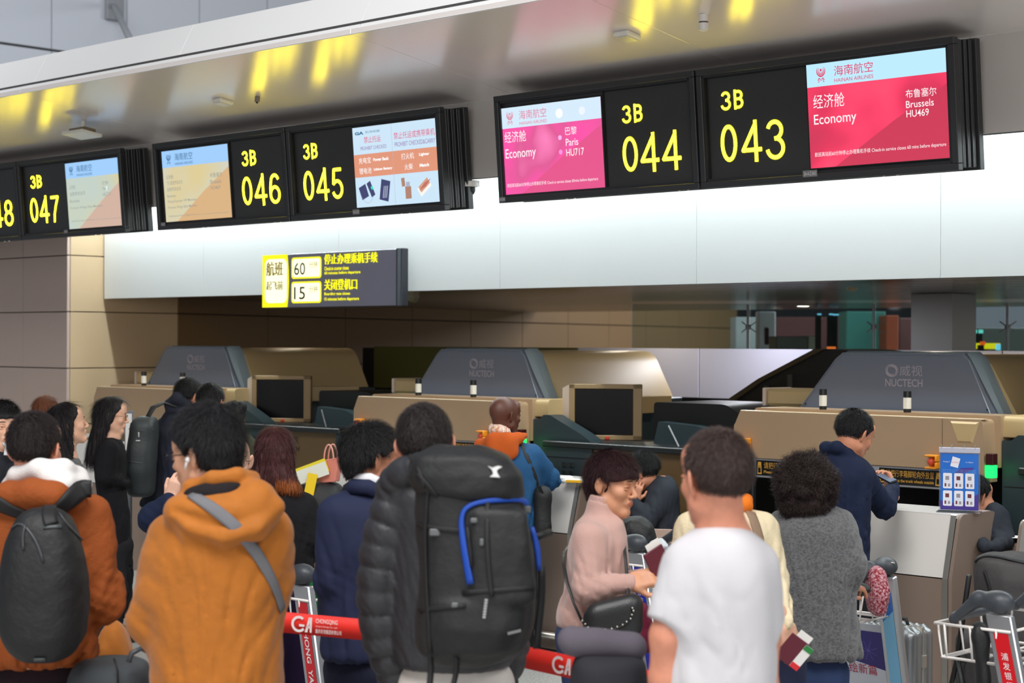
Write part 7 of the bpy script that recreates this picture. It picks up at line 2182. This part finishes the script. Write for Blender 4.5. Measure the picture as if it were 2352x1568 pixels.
    f = lambda z: lean * (zt - z) / (zt - .13)
    q = MB(); A0 = UV(0, 0, 0)
    c0 = top + Fd * (f(pz0) - .012) - EZ * (zt - pz0) + Wd * (width - .04); up = (Fd * (f(pz1) - f(pz0)) + EZ * (pz1 - pz0)); Lp = np.linalg.norm(up)
    pl = Plane(c0, -Wd, up); Wp = width - .08
    pl.slab(q, 0, 0, Wp, Lp, -.008, 0, bev=.002); pan = q.build('front_panel', mat('panel_grey', (176, 180, 188), .4) if poster else m_alu, root)
    if poster:
        q = MB(); X = lambda a: Wp * a; Z = lambda a: Lp * a
        pl.quad(q, X(.02), Z(.05), X(.98), Z(.93), .0012, 0)
        pl.poly(q, [(X(.02), Z(.93)), (X(.98), Z(.93)), (X(.98), Z(.56)), (X(.6), Z(.62)), (X(.3), Z(.60)), (X(.02), Z(.68))][::-1], .002, 1)
        pl.quad(q, X(.02), Z(.05), X(.98), Z(.13), .002, 2)
        pl.text(q, '绘新篇', X(.50), Z(.50), X(.86), Z(.60), .003, .03, 3); pl.text(q, '2022年', X(.5), Z(.68), X(.72), Z(.73), .003, 0, 4)
        rr = random.Random(5)
        for k in range(26):
            x = .03 + .036 * k; hh = rr.uniform(.04, .12) + (.14 if k in (9, 16, 17, 20) else 0); pl.quad(q, X(x), Z(.13), X(x + rr.uniform(.014, .03)), Z(.13 + hh), .0026, 5)
        for a in (0.3, 1.2, 2.0, 2.7): pl.stroke(q, [(X(.78) - .05 * math.cos(a), Z(.74) - .05 * math.sin(a)), (X(.78) + .05 * math.cos(a), Z(.74) + .05 * math.sin(a))], .0016, .003, 4)
        q.build('poster', [mat('poster_mist', (198, 202, 212), .4), mat('poster_indigo', (44, 36, 110), .4), mat('poster_navy', (36, 36, 90), .4), mat('poster_crimson', (176, 30, 70), .4), mat('poster_violet', (120, 100, 190), .4), mat('poster_slate', (110, 112, 130), .4)], pan)
    # platform and wheels
    q = MB(); base = top - EZ * zt
    for i in (0, 1):
        s = base + Wd * width * i
        q.tube([s + Fd * lean + EZ * .14, s + Fd * (plen - .05) + EZ * .09, s + Fd * plen + EZ * .12], .016, 8)
    for k in range(6): q.tube([base + Fd * (.16 + (plen - .2) / 5.5 * k) + EZ * .125, base + Wd * width + Fd * (.16 + (plen - .2) / 5.5 * k) + EZ * .125], .007, 6)
    q.build('platform', m_alu, root, smooth=True)
    for (x, y) in ((0, .12), (width, .12), (width / 2, plen - .06)):
        q = MB(); c = base + Wd * x + Fd * y + EZ * .065; q.tube([c - Wd * .018, c + Wd * .018], .062, 18, up=(0, 0, 1)); w_ = q.build('wheel', m_rubber, root, auto=50)
        q = MB(); q.tube([c - Wd * .022, c + Wd * .022], .022, 12, up=(0, 0, 1)); q.build('hub', m_alu, w_, auto=50)
        q = MB(); q.tube([c, c + EZ * .08], .012, 6); q.build('fork', m_alu, root)
    return root, top
r1, t1 = cart((2034, 1322), .93, 'luggage trolley with sky blue strip and city poster beside the grey coat woman', (120, 184, 220), None, poster=True, redpanel=True, strip2=(50, 110, 190))
r2, t2 = cart((2296, 1410), .985, 'luggage trolley with red strip at the lower right corner', (206, 24, 34), ('浦发银行', 'SPD BANK'), arm=.19, Wd=D2, Fd=EX)
r3, t3 = cart((697, 1343), .985, 'luggage trolley with red strip behind the belt, by the ochre parka', (206, 34, 44), ('CHONG  YANG',), Wd=D2, Fd=EX, width=.40, plen=.5)
r4, t4 = cart((1462, 1268), .985, 'luggage trolley with dark blue strip in front of the pink sweater woman', (34, 40, 150), ('南京依维柯',), Wd=D2, Fd=EX, plen=.42)

def soft_thing(name, label, cat, rows, Y, m, part='body', h=.01, p=2.6, caps=.03, disp=.006, ds=20, sides=None):
    def rr(r):
        a, b = P(r[1], r[0], Y), P(r[2], r[0], Y); return ((a[2] + b[2]) / 2, (a[0] + b[0]) / 2, Y + (r[4] if len(r) > 4 else 0), (b[0] - a[0]) / 2, r[3])
    R_ = [rr(r) for r in rows]
    root = thing(name, label, cat, (R_[0][1], Y, min(x[0] for x in R_)))
    S = SDF(h); S.loft(R_, k=0, p=p, caps=caps); sd = len(name)
    S.disp.append(lambda X, Y_, Z: disp * noise3(X, Y_, Z, ds, sd) + disp * .5 * noise3(X, Y_, Z, ds * 2.6, sd + 1))
    soft(part, S, m, root); return root
# things in and on the trolleys
soft_thing('paisley_bag', 'red bag with white paisley print in the trolley basket', 'bag', [(1300, 2000, 2028, .05), (1330, 1990, 2036, .08), (1370, 1990, 2040, .09), (1412, 2000, 2034, .07)], t1[1] - .14, mat('cloth_paisley', (136, 16, 34), .7, bump=.3, bscale=60, var=.9, vscale=110, vcol2=(206, 160, 170)), h=.006, disp=.006, ds=40)
soft_thing('black_pouch', 'black pouch lying in the trolley basket beside the red bag', 'bag', [(1336, 1950, 1992, .04), (1352, 1942, 2000, .06), (1368, 1950, 1994, .05)], t1[1] - .33, m_pack2, h=.006, disp=.004)
soft_thing('green_bag', 'bright green cloth bag in the trolley basket by the parka', 'bag', [(1322, 722, 752, .05), (1345, 712, 770, .09), (1400, 712, 772, .10), (1425, 722, 764, .07)], t3[1] + .16, cloth('green_bag', (20, 130, 62), .7, bump=.3, bscale=30), h=.008, disp=.008)
soft_thing('black_backpack', 'black backpack piled on the trolley in front of the pink sweater woman', 'backpack', [(1185, 1432, 1482, .07), (1205, 1425, 1500, .10), (1240, 1425, 1508, .11), (1290, 1435, 1512, .11), (1330, 1440, 1508, .09)], t4[1] + .50, m_pack2, h=.008, disp=.009)
soft_thing('plastic_bag', 'clear crinkled plastic bag beside the black backpack', 'bag', [(1236, 1500, 1528, .04), (1250, 1490, 1535, .06), (1268, 1492, 1532, .05)], t4[1] + .3, mat('clear_plastic', (200, 206, 212), .15, bump=.8, bscale=60, spec=.9), h=.005, disp=.008, ds=60)
soft_thing('maroon_jacket', 'maroon jacket hanging over the trolley behind the black handbag', 'jacket', [(1380, 1452, 1482, .04), (1400, 1448, 1490, .06), (1450, 1458, 1500, .06), (1500, 1466, 1500, .05)], t4[1] - .35, cloth('maroon', (104, 24, 50), .8), h=.007, disp=.008)
# black studded handbag of the pink woman
cY = 6.5 - .30
root = thing('handbag', 'black handbag with silver studs on the hip of the pink sweater woman', 'handbag', tuple(P(1410, 1425, cY)))
S = SDF(.006)
a = P(1338, 1425, cY); b = P(1482, 1418, cY)
def hbag(X, Y_, Z, o=P(1408, 1428, cY)):
    x = (X - o[0]); z = (Z - o[2]) - x * .25; y = Y_ - cY
    return np.sqrt((np.maximum(np.abs(x) - .055, 0)) ** 2 + (np.maximum(np.abs(z) - .035, 0)) ** 2 + (y * 1.2) ** 2 + 1e-9) - .052
S.raw(hbag, P(1408, 1428, cY) - .2, P(1408, 1428, cY) + .2); V, Q = S.mesh(); link_mesh('body', V, Q, mat('leather_black', (34, 36, 38), .38, bump=.15, bscale=200), root)
B = Person.__new__(Person); B.Y = cY; B.surf = {'bag': (V, Q)}; B.root = root; B.rng = RNG
fl = [(1340, 1425), (1352, 1440), (1375, 1446), (1405, 1443), (1430, 1434), (1448, 1420), (1454, 1402), (1450, 1390)]
for k in range(len(fl) - 1):
    for t_ in (0, .5):
        x = fl[k][0] * (1 - t_) + fl[k + 1][0] * t_; y = fl[k][1] * (1 - t_) + fl[k + 1][1] * t_
        c, n = B.ray_on('bag', x, y, .004); q = MB(); q.sphere(c, .0042, 8); q.build('stud', m_chrome, root, smooth=True)
B.drape('bag', [(x, y + 4) for x, y in fl], [.004], .004, mat('leather_edge', (14, 14, 15), .4), 'flap_edge', off=.003)
q = MB(); q.tube([P(1336, 1425, cY), P(1318, 1385, cY + .02), P(1302, 1335, 6.24), P(1294, 1292, 6.36), P(1296, 1268, 6.5), P(1312, 1245, 6.62)], .007, 8, flat=.5); q.build('strap', mat('leather_black', (34, 36, 38), .38, bump=.15, bscale=200), root, smooth=True)
q = MB(); q.tube([P(1452, 1385, cY), P(1443, 1362, cY), P(1441, 1330, 6.30), P(1437, 1285, 6.32), P(1434, 1250, 6.42), P(1424, 1215, 6.52)], .006, 8, flat=.5); q.build('strap', mat('leather_black', (34, 36, 38), .38, bump=.15, bscale=200), root, smooth=True)

# ribbed silver suitcase on the right trolley
def suitcase(o, ex, ey, w, d, h, m, label, grp=None, ribs=9, z0=0.0):
    root = thing('suitcase', label, 'suitcase', tuple(o), grp)
    A_ = np.array([ex, ey, EZ]); S = SDF(.008)
    S.box(o + EZ * (z0 + h / 2), (w / 2, d / 2, h / 2), .045, A=A_)
    def rb(X, Y_, Z):
        u_ = (X - o[0]) * ex[0] + (Y_ - o[1]) * ex[1]; v_ = (X - o[0]) * ey[0] + (Y_ - o[1]) * ey[1]
        return .004 * np.cos(u_ * 2 * math.pi / (w / ribs)) + .003 * np.cos(v_ * 2 * math.pi / (d / 5))
    S.disp.append(rb); soft('shell', S, m, root, 0)
    q = MB()
    for s in (-1, 1):
        c = o + ey * s * d * .0 + EZ * (z0 + h / 2)
    q.box(o + EZ * (z0 + h / 2), (w / 2 + .004, .008, h / 2 + .004), A_, bev=.004); q.build('rim', m_chrome, root)
    q = MB(); c = o + EZ * (z0 + h); q.tube([c - ex * .09, c - ex * .08 + EZ * .03, c + ex * .08 + EZ * .03, c + ex * .09], .011, 8, flat=.7); q.build('top_handle', m_pack2, root, smooth=True)
    for s in (-1, 1):
        q = MB(); q.box(o + ex * (w / 2 + .004) * 1 + ey * 0 + EZ * (z0 + h * (.5 + .2 * s)), (.008, .018, .03), A_, bev=.003); q.build('latch', m_chrome, root)
    for sx in (-1, 1):
        for sy in (-1, 1):
            q = MB(); c = o + ex * sx * (w / 2 - .05) + ey * sy * (d / 2 - .05) + EZ * (z0 + .0); q.cyl(c - ey * .01 + EZ * -.012, c + ey * .01 + EZ * -.012, .02, seg=12); q.build('wheel', m_rubber, root)
    return root
m_silver = mat('case_silver', (150, 152, 154), .36, metal=.7, bump=.05, bscale=30)
o = t1 * [1, 1, 0] + D2 * .30 + EX * -.15
suitcase(o + EZ * .10, EX, D2, .34, .24, .53, m_silver, 'ribbed silver suitcase standing on the sky blue strip trolley', z0=0.03)

# pushchair at the right edge
Yp = 7.6
root = thing('pushchair', 'dark grey pushchair with folded hood at the right edge', 'pushchair', (float(P(2330, 784, Yp)[0]), Yp, 0))
m_push = cloth('pushchair_grey', (72, 70, 70), .8, bump=.3, bscale=40)
S = SDF(.011)
def rw(y, L, R, d, dy=0): a, b = P(L, y, Yp), P(R, y, Yp); return ((a[2] + b[2]) / 2, (a[0] + b[0]) / 2, Yp + dy, (b[0] - a[0]) / 2, d)
S.loft([rw(1268, 2262, 2400, .10), rw(1285, 2244, 2420, .16), rw(1320, 2240, 2430, .20), rw(1370, 2250, 2425, .19), rw(1430, 2262, 2420, .17), rw(1500, 2275, 2410, .14)], k=0, p=2.3, caps=.04)
S.disp.append(lambda X, Y_, Z: .011 * noise3(X, Y_, Z, 16, 77) + .005 * noise3(X, Y_, Z, 40, 78))
V, Q = S.mesh(); link_mesh('hood', V, Q, m_push, root)
B = Person.__new__(Person); B.Y = Yp; B.surf = {'h': (V, Q)}; B.root = root
B.drape('h', [(2243, 1288), (2262, 1276), (2300, 1280), (2345, 1292), (2390, 1300)], [.018, .028, .026], .006, m_web, 'hood_rim', off=.006)
B.drape('h', [(2262, 1310), (2270, 1335), (2278, 1362)], [.016], .005, m_web, 'hood_strut', off=.005)
q = MB()
for s in (-1, 1):
    x = float(P(2330, 784, Yp)[0]) + s * .22
    q.tube([(x, Yp - .1, 1.0), (x, Yp + .1, .6), (x, Yp + .45, .14)], .012, 8); q.tube([(x, Yp + .1, .62), (x, Yp - .35, .14)], .012, 8)
q.tube([(float(P(2330, 784, Yp)[0]) - .22, Yp + .1, .6), (float(P(2330, 784, Yp)[0]) + .22, Yp + .1, .6)], .012, 8); q.build('frame', mat('frame_black', (30, 30, 32), .4, metal=.4), root, smooth=True)
S = SDF(.014); xc = float(P(2330, 784, Yp)[0]); S.box((xc, Yp + .12, .55), (.18, .22, .16), .06); soft('seat', S, m_push, root)
for s in (-1, 1):
    for yy in (Yp - .36, Yp + .46):
        q = MB(); q.cyl((xc + s * .22 - .02, yy, .10), (xc + s * .22 + .02, yy, .10), .10, seg=20); w_ = q.build('wheel', m_rubber, root, auto=50); q = MB(); q.cyl((xc + s * .22 - .024, yy, .10), (xc + s * .22 + .024, yy, .10), .03, seg=12); q.build('hub', m_alu, w_)
soft_thing('black_bag', 'black bag hanging below the trolley handle at the right edge', 'bag', [(1425, 2235, 2262, .03), (1460, 2232, 2268, .04), (1530, 2240, 2270, .04), (1600, 2245, 2280, .05)], 6.6, m_pack2, h=.008, disp=.008)

# ------------------------------------------------------------------ red belt barrier
m_belt = mat('belt_red', (232, 40, 28), .6, bump=.1, bscale=500)
m_bw = mat('belt_white', (244, 232, 230), .6)
a = P(560, 1420, 6.10); b = P(1010, 1462, 5.88); c = P(1260, 1522, 5.62); d = P(1560, 1580, 5.25)
root = thing('belt_barrier', 'red retractable belt barrier printed with white airport lettering', 'belt barrier', (a[0], a[1], 0))
K = [a, b, c, d]
zz = [2 - (1405 - 781.5) * 6.35 / F - .0, 0, 0, 0]
tt = np.linspace(0, 1, 40); ctr = np.stack([np.interp(tt, [0, .42, .68, 1], [k_[i] for k_ in K]) for i in range(3)], 1)
for _ in range(10): ctr[1:-1] = (ctr[:-2] + ctr[2:]) / 2
hb = .036
g = np.stack([ctr + EZ * hb, ctr - EZ * hb], 1)
q = MB(); q.sheet(g, .003); belt = q.build('belt', m_belt, root, smooth=True)
def belt_print(px0, px1, ymid0, ymid1):
    # a flat patch of lettering following the belt
    i0 = np.argmin([abs(CX + k_[0] / k_[1] * F - px0) for k_ in ctr]); i1 = np.argmin([abs(CX + k_[0] / k_[1] * F - px1) for k_ in ctr])
    s, e = ctr[i0], ctr[i1]; x = (e - s); x[2] = x[2]; L = np.linalg.norm(x); x = x / L; up = EZ - x * x[2]; up /= np.linalg.norm(up)
    return Plane(s, x, up), L
for (x0, x1) in ((664, 785), (1262, 1400)):
    pl, L = belt_print(x0, x1, 0, 0); q = MB()
    z_ = .006; w = .19
    pl.stroke(q, [(.035 + .024 * math.cos(t_), .024 * math.sin(t_)) for t_ in np.linspace(.9, 5.6, 14)], .009, z_); pl.quad(q, .036, -.008, .056, .0, z_)
    pl.poly(q, [(.058, -.026), (.068, -.026), (.078, .026), (.072, .026)][::1], z_); pl.poly(q, [(.074, .026), (.084, .026), (.084, -.026), (.077, -.026)][::-1], z_); pl.quad(q, .064, -.012, .080, -.004, z_)
    pl.text(q, 'CHONGQING', .098, .006, .18, .024, z_, .01); pl.text(q, 'Airport Group Co., Ltd.', .098, -.006, .18, .001, z_); pl.text(q, '重庆机场集团有限公司', .098, -.026, .195, -.011, z_, .01)
    q.build('belt_lettering', m_bw, root)
for k_, e in ((0, a), (1, d)):
    q = MB(); q.cyl((e[0], e[1], .02), (e[0], e[1], e[2] + .05), .032, seg=18); q.cyl((e[0], e[1], e[2] + .05), (e[0], e[1], e[2] + .065), .038, seg=18); po = q.build('post', m_chrome, root, auto=40)
    q = MB(); q.cyl((e[0], e[1], 0), (e[0], e[1], .022), .17, .16, 24); q.build('foot', m_dark, po, auto=40)

# ------------------------------------------------------------------ bags in the foreground and on the desks
r_ = soft_thing('tall_bag', 'tall dark bag with a grey padded roll on top, by the white T-shirt', 'bag', [(1502, 1322, 1478, .10), (1520, 1310, 1485, .12), (1600, 1312, 1488, .13), (1900, 1315, 1485, .13), (2440, 1325, 1478, .12)], 4.82, cloth('dark_bag', (48, 48, 54), .8), h=.012, disp=.004)
S = SDF(.008); S.cone(P(1312, 1468, 4.82), P(1450, 1480, 4.82), .036, .034, 0); S.cone(P(1320, 1478, 4.82), P(1455, 1490, 4.82), .036, .032, .03); S.disp.append(lambda X, Y_, Z: .003 * noise3(X, Y_, Z, 30, 4)); soft('padded_roll', S, cloth('grey_pad', (98, 92, 102), .85), r_)
r_ = soft_thing('round_bag', 'dark grey round topped bag standing between the orange and ochre jackets', 'bag', [(1515, 185, 330, .12), (1530, 165, 345, .15), (1570, 158, 350, .16), (1800, 160, 350, .16), (2180, 170, 340, .15)], 5.75, cloth('grey_luggage', (70, 74, 78), .7), h=.012, disp=.004)
q = MB(); q.tube([P(296, 1520, 5.6), P(302, 1500, 5.6), P(325, 1488, 5.62), P(348, 1500, 5.65)], .009, 8); q.build('handle', m_hand, r_, smooth=True)
q = MB(); q.tube([P(262, 1512, 5.60), P(270, 1540, 5.58), P(272, 1600, 5.58)], .004, 6); q.build('seam', m_web, r_, smooth=True)
soft_thing('draped_coat', 'ochre coat draped over a case behind the rust jacket', 'coat', [(1425, 250, 272, .04), (1440, 236, 284, .08), (1480, 222, 300, .12), (1530, 214, 312, .14), (1620, 216, 310, .14), (2000, 220, 306, .13)], 6.5, m_parka, h=.010, disp=.010, ds=16)
# luggage heap with the pink handbag
yH = 11.6
soft_thing('black_holdall', 'black holdall piled beside the white desk panel, pink handbag on it', 'bag', [(1108, 690, 775, .10), (1125, 682, 792, .16), (1180, 684, 796, .18), (1420, 686, 796, .18), (1470, 690, 790, .16)], yH, m_pack, h=.014, disp=.012, ds=12)
c = P(756, 1107, yH - .05); root = thing('handbag', 'salmon pink leather handbag with two looped handles on black luggage', 'handbag', tuple(c))
m_pinkbag = mat('leather_pink', (216, 132, 116), .45, bump=.1, bscale=120)
q = MB(); xa = np.array([.93, -.36, 0]); ya = np.array([.36, .93, 0]); A_ = np.array([xa, ya, EZ])
tl = .12
v = []
for (w, d, z) in ((.060, .040, 0), (.082, .030, .155)):
    for sx, sy in ((-1, -1), (1, -1), (1, 1), (-1, 1)): v.append(c + xa * (sx * w + z * .05) + ya * sy * d + EZ * (z + sx * w * tl * (1 + z * 3)))
q.add(v, [(3, 2, 1, 0), (4, 5, 6, 7), (0, 1, 5, 4), (1, 2, 6, 5), (2, 3, 7, 6), (3, 0, 4, 7)]); bod = q.build('body', m_pinkbag, root)
bm_ = bod.modifiers.new('b', 'BEVEL'); bm_.width = .006; bm_.segments = 2
for s in (-1, 1):
    q = MB(); t_ = np.linspace(0, math.pi, 14); q.tube([c + xa * (.012 - .035 * math.cos(k_)) + ya * s * .03 + EZ * (.15 + .10 * math.sin(k_)) for k_ in t_], .0055, 8); q.build('handle', mat('leather_pink_pale', (226, 160, 148), .45), root, smooth=True)
c = P(712, 1100, yH - .12)
for nm, lb, rgb, dx, dz, w, rot in (('magazine', 'white magazine with yellow edge on the black luggage beside the pink handbag', (222, 224, 212), 0, .035, .12, .35), ('brochure', 'yellow brochure just showing above the white magazine', (226, 206, 30), -.006, .052, .125, .36), ('plastic_folder', 'folder with yellow corner against the pink handbag', (238, 200, 10), .01, -.03, .032, -.2)):
    A_ = Ry(-rot); q = MB(); q.box(c + np.array([dx, -.02 * (dz < 0) + .02 * (w - .12) * 10, dz]), (w, .006, .045 if w > .1 else .07), A_.T, bev=.001); tag(q.build(nm, mat('print_%d' % rgb[1], rgb, .5), origin=tuple(c)), lb, 'magazine')
# ------------------------------------------------------------------ tidy up
for o in bpy.data.objects:
    if '_o' in o:
        del o['_o']
    for k in ('label', 'category', 'group'):
        if k in o and not o[k]:
            del o[k]
